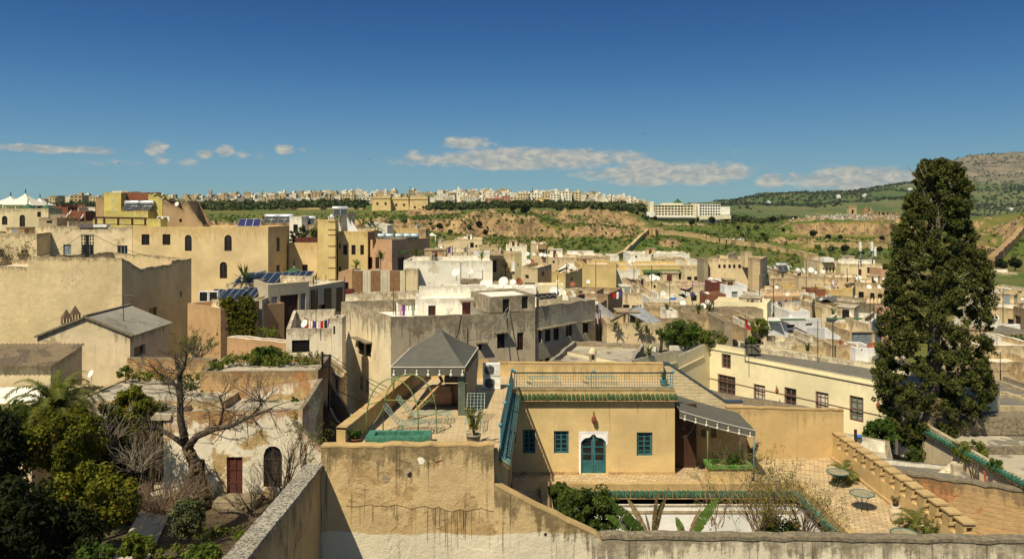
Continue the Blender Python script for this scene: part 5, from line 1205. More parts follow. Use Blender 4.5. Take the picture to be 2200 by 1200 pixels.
# ================================================================ near houses and terraces
def solid(mb, a, b, th, zb, us, zs, m=0, inward=True):
    """a free-standing wall from a to b (front face on the line), thickness behind it, top profile us/zs"""
    a, b = Vector(a), Vector(b); L = (b-a).length; d = (b-a)/L; n_ = Vector((-d.y, d.x)) * th
    wallgrid(mb, a, b, zb, us, zs, [], m=m)
    wallgrid(mb, b+n_, a+n_, zb, [L-u for u in reversed(us)], list(reversed(zs)), [], m=m)
    for (p, z) in ((a, zs[0]), (b, zs[-1])):
        q = p + n_; c = [(p.x,p.y,zb),(q.x,q.y,zb),(q.x,q.y,z),(p.x,p.y,z)]
        mb.q(c if p is not a else c, m, [10-(z-zb)]*2+[10,10])
def copetop(a, b, th, us, zs, over=.04, h=.09, m=0):
    a, b = Vector(a), Vector(b); L = (b-a).length; d = (b-a)/L; n_ = Vector((-d.y, d.x)); mb = MB(); e = .003
    for i in range(len(us)-1):
        p, q = a+d*us[i], a+d*us[i+1]
        A = [p-n_*over, q-n_*over, q+n_*(th+over), p+n_*(th+over)]; z0, z1_ = zs[i]+e, zs[i+1]+e; zz = [z0, z1_, z1_, z0]
        mb.q([(A[k].x,A[k].y,zz[k]+h) for k in range(4)], m)
        mb.q([(A[0].x,A[0].y,z0),(A[1].x,A[1].y,z1_),(A[1].x,A[1].y,z1_+h),(A[0].x,A[0].y,z0+h)], m)
        mb.q([(A[2].x,A[2].y,z1_),(A[3].x,A[3].y,z0),(A[3].x,A[3].y,z0+h),(A[2].x,A[2].y,z1_+h)], m)
    return mb
def ragged(us, zs, L, amp, step=.35):
    n = max(2, int(L/step)); u = sorted(set([round(L*i/n,3) for i in range(n+1)] + [round(x,3) for x in us])); r2 = random.Random(int(L*100))
    return u, [float(np.interp(x, us, zs)) + (r2.uniform(-amp, amp) if 0 < i < len(u)-1 else 0) for i, x in enumerate(u)]
DF = 28.3; XL = -6.83
# ---- the big weathered wall across the bottom of the view
T = thing('garden_wall', 'big peeling tan wall with dark drip lines and a sloping shoulder', 'wall', (0, DF, -16))
L1 = 32.0; us = [0, 6.17, 6.2, 10.0, L1]; zs = [-8.5, -8.45, -9.86, -11.75, -12.0]
u_, z_ = ragged(us, zs, L1, .035)
mb = MB(); solid(mb, (XL, DF), (XL+L1, DF), .42, -17, u_, z_); obj('wall', mb, MATS['old_wall'], T)
k1 = [i for i, u in enumerate(u_) if u <= 6.17]; k2 = [i for i, u in enumerate(u_) if 6.2 <= u <= 10.0]; k3 = [i for i, u in enumerate(u_) if u >= 10.0]
for kk, mt in ((k1, 'coping_ochre'), (k2, 'coping_ochre'), (k3, 'coping')):
    obj('coping', copetop((XL, DF), (XL+L1, DF), .42, [u_[i] for i in kk], [z_[i] for i in kk], .012 if mt != 'coping' else .04, .06 if mt != 'coping' else .12), MATS[mt], T)
# dark runs of damp and a crack line on that wall
m, t, b = newmat('old_wall_stain'); b.inputs['Base Color'].default_value = (.12,.08,.04,1)
g = random.Random(4); mb = MB()
ck = [(-5.9+.25*i+g.uniform(-.08,.08), -10.52 - .04*math.sin(i*.9) - .012*i + g.uniform(-.07,.07)) for i in range(22)]
for (x0, z0), (x1, z1) in zip(ck[:-1], ck[1:]): mb.bar((x0,DF-.004,z0),(x1,DF-.004,z1),.014,.014)
obj('crack', mb, m, T)
for i in range(62):
    x = g.choice([g.uniform(-3.0,-1.4), g.uniform(-5.9,-.4), g.uniform(-2.9,-1.6)]); z0 = float(np.interp(x, [c[0] for c in ck], [c[1] for c in ck])); ln = g.uniform(.2,1.4) * (1.0 if -3.1 < x < -1.3 else .5)
    mb = MB(); mb.bar((x,DF-.003,z0),(x+g.uniform(-.02,.02),DF-.003,z0-ln),g.uniform(.006,.02),.006); obj('drip_stain', mb, m, T)
for (hx, hz, hr, mt) in ((-3.72,-9.42,.17,'stone_grey'),(-4.5,-9.6,.12,'stone_grey'),(-3.25,-8.95,.13,'white_wash'),(-3.66,-9.47,.09,'shade'),(1.2,-11.6,.06,'shade')):
    mb = MB(); mb.q([(hx+hr*(.7+.5*g.random())*math.cos(2*PI*i/11), DF-.005-(.003 if mt=='shade' else 0), hz+hr*(.8+.5*g.random())*math.sin(2*PI*i/11)) for i in range(11)]); obj('hole', mb, MATS[mt], T)
mb = MB(); mb.bar((-2.75,DF-.004,-9.02),(-2.5,DF-.004,-8.93),.05,.006); obj('red_mark', mb, MATS['red_cloth'], T)
# ---- wall with the lichen covered cap running towards the viewer
T = thing('garden_wall', 'stained wall with a thick grey lichen cap running down to the garden corner', 'wall', (XL, 24, -16))
us, zs = ragged([0, 12.3], [-9.25, -8.95], 12.3, .03)
mb = MB(); solid(mb, (XL, 16.0), (XL, DF-.0), .5, -17, us, [z for z in reversed(zs)]); obj('wall', mb, MATS['side_wall'], T)
obj('coping', copetop((XL, 16.0), (XL, DF), .5, us, [z for z in reversed(zs)], .07, .14), MATS['coping_grey'], T)

# ---- roof terrace house (west wing) and the yellow house (east wing)
ZR, ZT = -8.70, -13.0
wl = [Vector((-6.38, DF+.45)), Vector((-.48, DF+.45)), Vector((.02, 38.9)), Vector((.02, 41.3)), Vector((-4.72, 41.3))]
T = thing('terrace_house', 'ochre house wing with a tiled roof terrace, garden loungers and a canopy', 'house', (-3, 34, -16))
mb = MB()
def pw(mb, p, q, z0, z1, ops=[], m=0): wallgrid(mb, p, q, z0, [0, (Vector(q)-Vector(p)).length], [z1, z1], ops, .12, m)
aW, bW = wl[1], wl[2]
dop = [pxrect(aW, bW, (1086,905,1100,1050))]; Lr = (bW-aW).length
dop = [(Lr-3.4, Lr-2.5, ZT+.02, ZT+2.1)]
pw(mb, wl[0], wl[1], -17, ZR); pw(mb, wl[1], wl[2], -17, ZR, dop); pw(mb, wl[2], wl[3], -17, ZR); pw(mb, wl[3], wl[4], -17, ZR); pw(mb, wl[4], wl[0], -17, ZR)
obj('wall', mb, MATS['ochre'], T)
window(T, aW, bW, *dop[0], 'white', .12)
mb = MB(); mb.q([(p.x, p.y, ZR+.004) for p in wl]); obj('roof', mb, MATS['pavers'], T)
mb = MB(); us, zs = ragged([0, 13], [-7.98, -7.98], 13, .01); Lp = (wl[0]-wl[4]).length; us = [u*Lp/13 for u in us]
solid(mb, wl[4], wl[0], .34, -17, us, zs); obj('parapet', mb, MATS['ochre'], T)
obj('coping', copetop(wl[4], wl[0], .34, us, zs, .03, .07), MATS['coping_ochre'], T)
mb = MB(); solid(mb, wl[4]+Vector((.3,-.5)), (-1.2, 40.8), .3, ZR-.2, [0, 3.2], [-7.75, -7.75]); obj('parapet', mb, MATS['ochre'], T)
# green tiled eave under its railing
def tile_eave(p, q, out, z, drop, step, r, mat, lenr=.32):
    p, q = Vector(p), Vector(q); L = (q-p).length; d = (q-p)/L; o = Vector(out); mb = MB(); n = int(L/step)
    for i in range(n):
        c = p + d*(L*(i+.5)/n); rr = r*(.95+.1*rnd.random()); b0 = len(mb.v); jz = rnd.uniform(-.012,.012)
        for k, (s, zz) in enumerate(((-.02, z), (lenr, z-drop))):
            for j in range(6):
                a = PI*j/5; e = c + d*(-math.cos(a)*rr) + o*s; mb.v.append((e.x, e.y, zz + math.sin(a)*rr + jz)); mb.a.append(0.)
        for j in range(5): mb.f.append((b0+j, b0+6+j, b0+7+j, b0+j+1)); mb.m.append(0); mb.s.append(True)
        mb.f.append(tuple(b0+6+j for j in range(6))); mb.m.append(0); mb.s.append(False)
    a0, a1, b1, b0_ = p, q, q+o*(lenr-.04), p+o*(lenr-.04)
    mb.q([(a0.x,a0.y,z-.03),(a1.x,a1.y,z-.03),(b1.x,b1.y,z-drop-.03),(b0_.x,b0_.y,z-drop-.03)], 1)
    mb.q([(a0.x,a0.y,z-.09),(b0_.x,b0_.y,z-drop-.1),(b1.x,b1.y,z-drop-.1),(a1.x,a1.y,z-.09)], 1)
    mb.q([(b0_.x,b0_.y,z-drop-.1),(b0_.x,b0_.y,z-drop-.03),(b1.x,b1.y,z-drop-.03),(b1.x,b1.y,z-drop-.1)], 1)
    return mb, [MATS[mat], MATS['coping_ochre']]
ev = tile_eave(aW, bW, (.99,-.05), ZR-.3, .32, .2, .095, 'teal_tile', .42); obj('tile_eave', *ev, T)
# the yellow house
fa, fb = Vector((.03, 38.88)), Vector((8.0, 38.88)); ZE = -8.86
T = thing('yellow_house', 'yellow ochre house with teal windows, an arched glass door and a green tiled eave', 'house', (4, 39, ZT))
rects = [('teal',1123,922,1150,973),('teal',1190,925,1222,974),('teal',1368,928,1402,979)]
ops = [pxrect(fa, fb, r[1:]) for r in rects]; dr = pxrect(fa, fb, (1248,931,1302,1018)); dr = (dr[0], dr[1], ZT+.03, dr[3])
mb = MB(); wallgrid(mb, fa, fb, -17, [0, (fb-fa).length], [ZE, ZE], ops+[dr], .17)
pw(mb, fb, (8.0, 41.6), -17, ZE)
obj('wall', mb, MATS['ochre_clean'], T)
mb = MB(); mb.box(.0, 8.02, 38.85, 39.1, ZE, ZE+.07); obj('coping', mb, MATS['coping_ochre'], T)
mb = MB(); mb.box(.03, dr[0]-.1+.03, 38.84, 38.88, ZT, ZT+.14); mb.box(dr[1]+.13, 8.02, 38.84, 38.88, ZT, ZT+.14); obj('skirting', mb, MATS['coping_ochre'], T)
for r, o in zip(rects, ops):
    window(T, fa, fb, *o, 'teal', .17)
mb = MB(); archfill(mb, fa, fb, dr[0], dr[1], dr[3]-.42, dr[3], 0, 16, 'moor', k=.0, dep=.1)
u0, u1, z0, z1 = dr; X0 = fa.x
for (a, b2, c, d2) in ((u0-.1,u0,z0,z1+.12),(u1,u1+.1,z1-.55,z1+.12),(u0,u1,z1,z1+.12)): mb.box(X0+a, X0+b2, 38.862, 38.88, c, d2)
mb.v = [(v[0], v[1]-.012 if abs(v[1]-38.88) < 1e-4 else v[1], v[2]) for v in mb.v]
obj('door_surround', mb, MATS['white_clean'], T)
# double door with panes
fr = MB(); gl = MB(); yd = 38.88+.10; xm = X0+(u0+u1)/2
for s0, s1 in ((X0+u0+.02, xm-.012), (xm+.012, X0+u1-.02)):
    fr.box(s0, s0+.09, yd, yd+.05, z0, z1); fr.box(s1-.09, s1, yd, yd+.05, z0, z1)
    for zz, h in ((z0,.1),(z0+.52,.12),(z0+.92,.05),(z0+1.27,.05),(z0+1.62,.05),(z1-.06,.06)): fr.box(s0+.09, s1-.09, yd+.004, yd+.046, zz, zz+h)
    fr.box(s0+.09, s1-.09, yd+.015, yd+.04, z0+.1, z0+.52); fr.box(s0+.15, s1-.15, yd+.008, yd+.03, z0+.16, z0+.46)
    gl.box(s0+.09, s1-.09, yd+.02, yd+.03, z0+.64, z1-.06)
dd_ = obj('door', fr, MATS['teal'], T); obj('pane', gl, MATS['glass'], dd_)
cu = MB(); cu.q([(X0+u0+.14,yd+.06,z0+.64),(X0+u0+.32,yd+.1,z0+.64),(X0+u0+.24,yd+.1,z1-.2),(X0+u0+.14,yd+.06,z1-.1)]); obj('curtain', cu, MATS['curtain'], dd_)
obj('tile_eave', *tile_eave((.1,38.88),(8.1,38.88),(0,-1), -9.12, .13, .215, .1, 'green_tile', .3), T)
mb = MB(); mb.q([(.03,38.9,ZE-.02),(8.0,38.9,ZE-.02),(8.0,41.4,ZE-.02),(.03,41.4,ZE-.02)]); obj('roof', mb, MATS['pavers'], T)
mb = MB(); solid(mb, (-.75, 41.3), (7.9, 41.3), .3, ZE-.3, [0, 8.65], [-8.02, -8.06]); obj('parapet', mb, MATS['ochre_clean'], T)
obj('coping', copetop((-.75,41.3), (7.9,41.3), .3, [0,8.65], [-8.02,-8.06], .02, .05), MATS['coping_ochre'], T)
# lantern on its wall
def lantern(x, y, z, s, label):
    T = thing('wall_lantern', label, 'lantern', (x, y, z))
    m = MB(); m.lathe((x,y-.02,z), [(0,-.42*s),(.05*s,-.36*s),(.17*s,-.2*s),(.2*s,0),(.17*s,.2*s),(.05*s,.36*s),(.02*s,.46*s),(0,.47*s)], 8, sm=False); obj('shade', m, MATS['rust'], T)
    m = MB(); m.bar((x,y-.02,z+.44*s),(x,y+.16,z+.5*s),.03); m.bar((x,y+.14,z+.3*s),(x,y+.14,z+.6*s),.05,.02); obj('bracket', m, MATS['iron'], T)
lantern(Xp(1276,38.7), 38.72, Zp(901,38.7), .62, 'rust brown pierced lantern over the arched teal door'); lantern(-.02+.12, 34.2, -9.9, .5, 'dark lantern on the shaded side wall under the railing'); lantern(-.02, 31.6, -11.2, .5, 'second lantern low on the shaded side wall by the sloping shoulder')
# ---- railings with square mesh
def railing(p, q, z, h, label, nposts, name='railing'):
    p, q = Vector(p), Vector(q); L = (q-p).length; d = (q-p)/L; T = thing(name, label, 'railing', (p.x, p.y, z)); at = lambda u, zz: (p.x+d.x*u, p.y+d.y*u, zz)
    m = MB(); m.bar(at(0,z+h), at(L,z+h), .07, .06); obj('top_rail', m, plain('rail_top', (.035,.05,.055), .5), T)
    m = MB(); m.bar(at(0,z+.07), at(L,z+.07), .03)
    n = int(L/.125)
    for i in range(1, n): m.bar(at(L*i/n,z+.07), at(L*i/n,z+h-.03), .014)
    for k in (1, 2, 3, 4): m.bar(at(0,z+.07+(h-.1)*k/5), at(L,z+.07+(h-.1)*k/5), .012)
    obj('mesh', m, MATS['teal'], T)
    for i in range(nposts + 1):
        u = L*i/nposts; m = MB()
        for s in (-.11, .11): m.bar(at(min(L,max(0,u+s)),z), at(min(L,max(0,u+s)),z+h), .035)
        m.lathe(at(u,z+h-.02), [(0,0),(.06,.03),(.09,.09),(.05,.15),(0,.17)], 8); obj('post', m, MATS['teal_light'], T)
railing((.12,38.86), (7.9,38.86), ZE+.07, .78, 'blue green mesh railing along the front of the yellow house roof', 2)
railing((-.42,28.85), (.0,38.7), ZR, .8, 'blue green mesh railing running back along the tiled roof terrace', 3)
# ---- terrace at the door, the court behind the big wall
T0 = MB(); z = ZT + .004
for (x0, x1, y0, y1) in ((-.3,17.0,36.9,42.0), (13.5,17.0,28.72,36.9), (-.3,1.6,28.72,36.9)): T0.q([(x0,y0,z),(x1,y0,z),(x1,y1,z),(x0,y1,z)], 0 if x0 > 2 else 0)
struct('terrace_floor', T0, pavers('pavers_terrace', (.62,.48,.28), (.40,.27,.14), mortar=(.24,.16,.085), rot=.35))
T = thing('courtyard', 'sunken white-walled court edged with green tiles below the terrace', 'courtyard', (7, 33, -17))
mb = MB(); pw(mb, (1.75,36.6), (13.2,36.6), -17.5, ZT-.02); pw(mb, (13.2,36.6), (13.2,28.75), -17.5, ZT-.02); pw(mb, (1.75,28.75), (1.75,36.6), -17.5, ZT-.02)
obj('wall', mb, MATS['white_clean'], T)
mb = MB()
for (x0,x1,y0,y1) in ((1.3,13.6,36.6,36.95),(13.2,13.6,28.75,36.598),(1.3,1.75,28.75,36.598)): mb.box(x0,x1,y0,y1,ZT-.6,ZT+.32)
obj('kerb', mb, MATS['ochre'], T)
mb = MB(); mb.box(1.76,13.19,36.56,36.6,-14.02,-13.9); mb.box(1.76,13.19,36.57,36.6,-13.7,-13.64); obj('cornice', mb, MATS['cream_old'], T)
obj('tile_eave', *tile_eave((1.8,36.6),(13.2,36.6),(0,-1), ZT-.05, .16, .215, .1, 'jade_tile', .22), T)
obj('tile_eave', *tile_eave((13.2,36.6),(13.2,28.8),(-1,0), ZT-.05, .16, .215, .1, 'jade_tile', .22), T)
mb = MB(); mb.box(1.2,1.76,36.0,36.52,-15.5,-12.7); obj('post', mb, MATS['ochre'], T)
mb = MB(); mb.q([(1.7,28.7,-17.4),(13.3,28.7,-17.4),(13.3,36.7,-17.4),(1.7,36.7,-17.4)]); obj('paving', mb, MATS['pavers_red'], T)
# crenel wall along the terrace
T = thing('stepped_parapet', 'ochre terrace parapet of capped stub piers with slots, running along the paving', 'wall', (16.9, 35, ZT))
mb = MB(); mb.box(16.75,17.2,28.72,41.4,-16,-12.25,0,-11.6); mb.box(16.62,16.75,28.72,41.3,ZT-.2,ZT+.12); obj('wall', mb, MATS['ochre'], T)
for i in range(13):
    y = 40.75 - i*.95; m = MB()
    m.box(16.76,17.19,y,y+.56,-12.25,-11.98); m.box(16.76,16.86,y,y+.56,-11.98,-11.78); m.box(17.09,17.19,y,y+.56,-11.98,-11.78); m.box(16.86,17.09,y+.2,y+.56,-11.98,-11.78)
    m.box(16.76,17.19,y,y+.56,-11.78,-11.66); m.box(16.72,17.23,y-.06,y+.62,-11.66,-11.59); m.box(16.70,17.25,y-.06,y-.002,-12.06,-11.98); obj('pier', m, MATS['ochre'], T)
# yellow wall at the end of the terrace and the lichen roof behind it
T = thing('terrace_wall', 'plain yellow ochre wall at the far end of the paved terrace', 'wall', (14, 41.4, ZT))
us, zs = ragged([0,6.2], [-10.35,-10.5], 6.2, .03); mb = MB(); solid(mb, (11.2,41.4), (17.35,41.4), .3, -16, [u*6.15/6.2 for u in us], zs); obj('wall', mb, MATS['ochre'], T)
obj('coping', copetop((11.2,41.4),(17.35,41.4),.3,[u*6.15/6.2 for u in us],zs,.03,.06), MATS['coping_ochre'], T)
poly('lichenroof', 'low roof thick with dark lichen between the yellow wall and the cream building', [Vector((9.2,41.75)),Vector((17.3,41.75)),Vector((17.0,42.6)),Vector((11.6,46.2)),Vector((9.4,46.2))], [-10.65,-10.75,-10.8,-10.55,-10.5], 'stone_grey', 'lichen', par=.12, zb=-17, rag=.12, cope='lichen')
T = thing('ramp_wall', 'sloping wall of cream blocks with a dark blue rail on top beside the canopy', 'wall', (9, 41.0, ZT))
us = [0, .3, 3.3, 4.2]; zs = [-8.15, -8.15, -10.15, -10.15]; mb = MB(); solid(mb, (7.95,41.62), (12.1,41.62), .25, -16, us, zs)
m_ = plaster('cream_block', (.62,.50,.30), top=.15, drip=.1, dirt=.2, brick=.8, bump=.5, bsc=1.2); obj('wall', mb, m_, T)
obj('handrail', copetop((7.95,41.62),(12.1,41.62),.25,us,zs,.04,.1), plain('rail_blue', (.05,.075,.09), .5), T)
# ---- canopies
def tassel(mb, c, s): mb.lathe((c[0],c[1],c[2]), [(0,0),(.022*s,-.03),(.03*s,-.09),(.014*s,-.11),(.05*s,-.19),(.06*s,-.27),(0,-.28)], 6)
GX0, GX1, GY0, GY1, GE, GA = -5.08, -2.0, 33.3, 38.0, -6.62, -5.42
T = thing('gazebo', 'dark grey pyramid canopy with white tassels over the roof terrace sofas', 'gazebo', (-3.5, 35.6, ZR))
mb = MB(); c4 = [(GX0,GY0),(GX1,GY0),(GX1+.35,GY1),(GX0+.25,GY1)]; ap = ((GX0+GX1)/2+.3, 35.9, GA); ns = 8
for i in range(4):
    a, b2 = Vector((*c4[i],GE)), Vector((*c4[(i+1)%4],GE)); A3 = Vector(ap)
    for s in range(ns):
        for u in range(6):
            def pp(s_, u_):
                e = a.lerp(b2, u_); k = s_/ns; v = e.lerp(A3, k); v.z -= .10*math.sin(PI*k)*(1-.2*math.cos(2*PI*u_)); return v
            mb.q([pp(s,u/6), pp(s,(u+1)/6), pp(s+1,(u+1)/6), pp(s+1,u/6)], 0, None, True)
obj('canopy', mb, MATS['canvas'], T)
mb = MB(); wp = MB()
for i in range(4):
    a, b2 = Vector((*c4[i],GE)), Vector((*c4[(i+1)%4],GE)); dd = (b2-a); L = dd.length; n = 14; o = Vector((dd.y,-dd.x,0)).normalized()*.012
    for s in range(n):
        p, q = a+dd*(s/n)+o, a+dd*((s+1)/n)+o; w0, w1 = .03*math.sin(s*1.1), .03*math.sin((s+1)*1.1)
        mb.q([p-Vector((0,0,.36+w0)), q-Vector((0,0,.36+w1)), q, p])
    wp.bar(a+o*2, b2+o*2, .03, .03)
obj('valance', mb, MATS['canvas'], T); obj('piping', wp, MATS['canvas_white'], T)
for i in range(7):
    x = GX0+.12+(GX1-GX0-.2)*i/6; m = MB(); tassel(m, (x, GY0-.04, GE-.1), 1.25); obj('tassel', m, MATS['canvas_white'], T)
m = MB(); m.box(-2.28,-1.98,33.45,33.75,ZR,GE-.3); obj('post', m, plain('post_green', (.10,.12,.085), .8), T)
for (x, y, zz) in ((-5.0,33.4,-7.98),(-4.75,37.9,-7.98),(-1.72,37.9,ZR)): m = MB(); m.tube([(x,y,zz),(x,y,GE)], .04, 6); obj('post', m, plain('post_lime', (.16,.19,.07), .6), T)
m = MB()
for s in range(8):
    for k in range(5):
        f = lambda s_, k_: (GX1+.02+.33*(s_/8)+.05*math.sin(s_*1.7+k_), 33.6+4.3*s_/8, GE-.3-(1.72+.1*math.sin(s_))*k_/5)
        m.q([f(s,k), f(s+1,k), f(s+1,k+1), f(s,k+1)], 0, None, True)
obj('side_curtain', m, plaster('curtain_cloth', (.42,.32,.2), top=.1, drip=.5, dirt=.5, bump=.2), T)
# sofas stacked under it
def sofa(x, y, rz, label, sc=1.0):
    T = thing('sofa', label, 'sofa', (x, y, ZR), 'brown leather sofas under the canopy')
    def rb(nm, x0,x1,y0,y1,z0,z1):
        m = MB(); m.box(x+x0,x+x1,y+y0,y+y1,ZR+z0,ZR+z1); o = obj(nm, m, MATS['leather'], T); md = o.modifiers.new('b','BEVEL'); md.width = .07; md.segments = 3; return o
    rb('seat',-.42,.42,-.4,.35,.12,.42); rb('backrest',-.5,.5,-.52,-.28,.14,.92); rb('arm',-.56,-.40,-.45,.4,.12,.66); rb('arm',.40,.56,-.45,.4,.12,.66); rb('base',-.46,.46,-.4,.36,.04,.13)
    return T
sofa(-3.2, 35.4, 0, 'brown leather sofa with its back turned, under the canopy'); sofa(-2.5, 35.7, 0, 'second brown sofa pushed against the green post under the canopy')
m = MB(); m.box(-3.05,-1.95,35.6,36.5,-7.78,-7.55); o = single('cushion', m, MATS['leather'], 'big brown seat cushion lying on top of the sofas', 'cushion'); md = o.modifiers.new('b','BEVEL'); md.width = .09; md.segments = 3
for (a, b2, lab) in (((-4.35,32.6,ZR+.05),(-2.95,33.8,-7.3),'long wood board leaning from the tiles up to the canopy'),((-2.98,33.8,-7.32),(-3.5,34.9,-6.75),'short wood board propped at a bend under the canopy')):
    m = MB(); m.bar(a, b2, .13, .04); single('board', m, plain('board_wood', (.42,.26,.10), .8), lab, 'wood board')
# hooped garden arch frame
T = thing('arch_frame', 'pale green hooped metal arbour frame on the roof terrace', 'arbour', (-4.4, 30.4, ZR))
def hoop(x0, x1, y0, y1, hs, ht):
    pts = [(x0,y0,ZR),(x0,y0,ZR+hs)]; xm, hw = (x0+x1)/2, (x1-x0)/2
    for i in range(1, 16): a = PI - PI*i/16; pts.append((xm+hw*math.cos(a), y0+(y1-y0)*i/16, ZR+hs+(ht-hs)*math.sin(a)))
    return pts + [(x1,y1,ZR+hs),(x1,y1,ZR)]
for a in ((-5.55,-3.55,30.2,30.0,.75,2.28), (-5.05,-2.95,31.0,30.8,.75,2.28)): m = MB(); m.tube(hoop(*a), .026, 6); obj('hoop', m, plain('lime_metal', (.20,.25,.09), .5), T)
for (a, b2) in (((-5.5,30.2,ZR+1.25),(-5.0,31.0,ZR+1.25)),((-5.0,31.0,ZR+1.25),(-2.98,30.8,ZR+1.25)),((-5.55,30.2,ZR+.1),(-5.05,31.0,ZR+.9)),((-3.57,30.0,ZR+1.1),(-2.97,30.8,ZR+1.5)),((-4.55,30.1,ZR+2.28),(-4.0,30.9,ZR+2.28))):
    m = MB(); m.tube([a, b2], .02, 5); obj('tie_bar', m, MATS['lime_metal'], T)
# wire loungers
def lounger(label, mat='lounger_wire'):
    T = thing('wire_lounger', label, 'lounger', (0,0,0)); Z = Vector
    def grid(nm, o, u, v, nu, nv, r=.011):
        m = MB(); o, u, v = Vector(o), Vector(u), Vector(v)
        for i in range(nu+1): m.bar(o+u*(i/nu), o+u*(i/nu)+v, r*1.5 if i in (0,nu) else r)
        for j in range(nv+1): m.bar(o+v*(j/nv), o+v*(j/nv)+u, r*1.5 if j in (0,nv) else r)
        obj(nm, m, MATS[mat], T)
    grid('seat', (-.5,-.3,.32), (1.35,0,0), (0,.6,0), 12, 5); grid('backrest', (-.5,-.3,.32), (-.45,0,.55), (0,.6,0), 6, 5)
    for x, y in ((-.4,-.28),(-.4,.28),(.75,-.28),(.75,.28)): m = MB(); m.bar((x,y,0),(x,y,.32),.018); m.bar((x,y,.3),(x+.25,y,.05),.012); obj('leg', m, MATS[mat], T)
    return T
plain('lounger_wire', (.30,.38,.30), .5)
lg = lounger('teal wire lounger nearest the gazebo with its raised head by the parapet'); lg.location = (-3.55,32.4,ZR); lg.scale = (1.2,)*3
for (x,y,rz,sc,lab,z) in ((-3.85,31.0,0,1.2,'teal wire lounger just behind the green tiled basin',ZR),(-1.5,31.9,R(-90),1.2,'teal wire lounger turned toward the wall beside the green post',ZR),(1.4,40.2,R(8),1.1,'wire lounger behind the house railing near the air conditioners',ZE),(4.3,40.3,R(5),1.1,'wire lounger behind the middle of the house railing',ZE)): dup(lg, (x,y,z), rz, sc, lab)
# green basin and pots
T = thing('tiled_basin', 'jade green tiled basin on the roof terrace edge', 'basin', (-4.2,28.9,ZR))
m = MB(); x0,x1,y0,y1,zz = -5.35,-3.0,28.85,29.75,-8.28
m.box(x0,x1,y0,y0+.2,ZR,zz); m.box(x0,x1,y1-.2,y1,ZR,zz); m.box(x0,x0+.28,y0+.2,y1-.2,ZR,zz); m.box(x1-.28,x1,y0+.2,y1-.2,ZR,zz); m.box(x0+.28,x1-.28,y0+.2,y1-.2,ZR,ZR+.1); obj('body', m, plain('basin_tile', (.065,.20,.13), .35, var=.4, sc=8), T)
def pot(x, y, z, r, h, mat, label, prof=None, plant=None, cat='plant pot'):
    T = thing('plant_pot', label, cat, (x, y, z)); m = MB(); pr = prof or [(0,0),(.72,0),(.86,.45),(1.0,.9),(1.08,.92),(1.08,1.0),(.9,1.0),(.85,.88),(0,.86)]
    m.lathe((x,y,z), [(p*r, q*h) for p, q in pr], 14); obj('pot', m, MATS[mat], T)
    if plant: plant(T, x, y, z+h*.9)
    return T
def twigs(n, h, sp, mat='lf_bud', nl=60, lr=.05, seed=1, tw='bark'):
    def f(T, x, y, z):
        g = random.Random(seed); m = MB(); C = []
        for i in range(n):
            a = g.uniform(0, 2*PI); e = g.uniform(.2,1)*sp; hh = h*g.uniform(.6,1); pts = [(x,y,z),(x+math.cos(a)*e*.35,y+math.sin(a)*e*.35,z+hh*.5),(x+math.cos(a)*e,y+math.sin(a)*e,z+hh)]
            m.tube(pts, [.016,.012,.006], 5)
            for k in range(nl//n+1): s = g.uniform(.3,1); C.append((x+math.cos(a)*e*s, y+math.sin(a)*e*s, z+hh*s))
        obj('stem', m, MATS[tw], T); leaves('foliage', C, [.09]*len(C), 5, lr, seed, MATS[mat], T)
    return f
def fronds(n, L, mat, seed=1, w=.16, up=.8):
    def f(T, x, y, z): palm_fronds(T, (x,y,z), n, L, mat, seed, w, up)
    return f
def palm_fronds(T, c, n, L, mat, seed, w=.16, up=.8, nm='foliage', nl=22, jit=.25):
    g = np.random.default_rng(seed); V = []; RV = []
    for i in range(n):
        a = 2*PI*i/n*2.4 + g.random(); tilt = up - (i/n)*(.85 if L > 2 else 1.25) + g.normal()*.12; ln = L*(.75+.4*g.random()); p = np.array(c, float); d = np.array([math.cos(a)*math.cos(tilt), math.sin(a)*math.cos(tilt), math.sin(tilt)]); side = np.array([-math.sin(a), math.cos(a), 0.]); r0 = g.random()
        st = ln/nl
        for k in range(nl):
            s = k/nl; q = p + d*st; ll = w*ln*(.55+1.6*s*(1-s)+.2)*(1 if s > .08 else .3)
            for sg in (-1, 1):
                dr = side*sg + d*.75 + np.array([0,0,-.18 + .1*g.normal()]); dr /= np.linalg.norm(dr); tip = p + dr*ll*(.8+.4*g.random())
                V += [p, p + d*st*1.0, tip, tip - d*st*.25]; RV += [np.clip(r0*.6+.4*g.random(),0,1)]*4
            V += [p - side*.012, q - side*.012, q + side*.012, p + side*.012]; RV += [.9]*4
            p = q; d = d + np.array([0,0,-.055*(1+s)]); d /= np.linalg.norm(d)
    V = np.array(V); return rawmesh(nm, V, np.arange(len(V)).reshape(-1,4), np.array(RV), MATS[mat], T)
pot(-1.42,29.2,ZR,.27,.42,'stone_grey','dark round pot with a thin budding shrub at the terrace edge', plant=twigs(14,1.15,.55,seed=3,nl=90))
pot(-5.75,29.1,ZR,.2,.3,'terracotta','small pot of red flowers beside the green basin', plant=twigs(8,.35,.3,'lf_bush',60,.06,5))
pot(15.95,32.9,ZT,.27,.72,'clay','tall pale clay jar with dry sprigs on the terrace', [(0,0),(.6,0),(.75,.2),(1,.6),(.95,.8),(.6,.9),(.75,1),(.6,1),(.5,.92),(0,.9)], twigs(9,.5,.3,'lf_dry',40,.04,7))
pot(16.0,38.1,ZT,.25,.4,'clay','potted palm beside the far terrace table', plant=fronds(26,.95,'lf_palm',4,.2,1.0))
pot(16.1,31.5,ZT,.27,.55,'clay','potted palm standing between the clay jar and the parapet shrub', plant=fronds(26,.95,'lf_palm',6,.2,1.0))
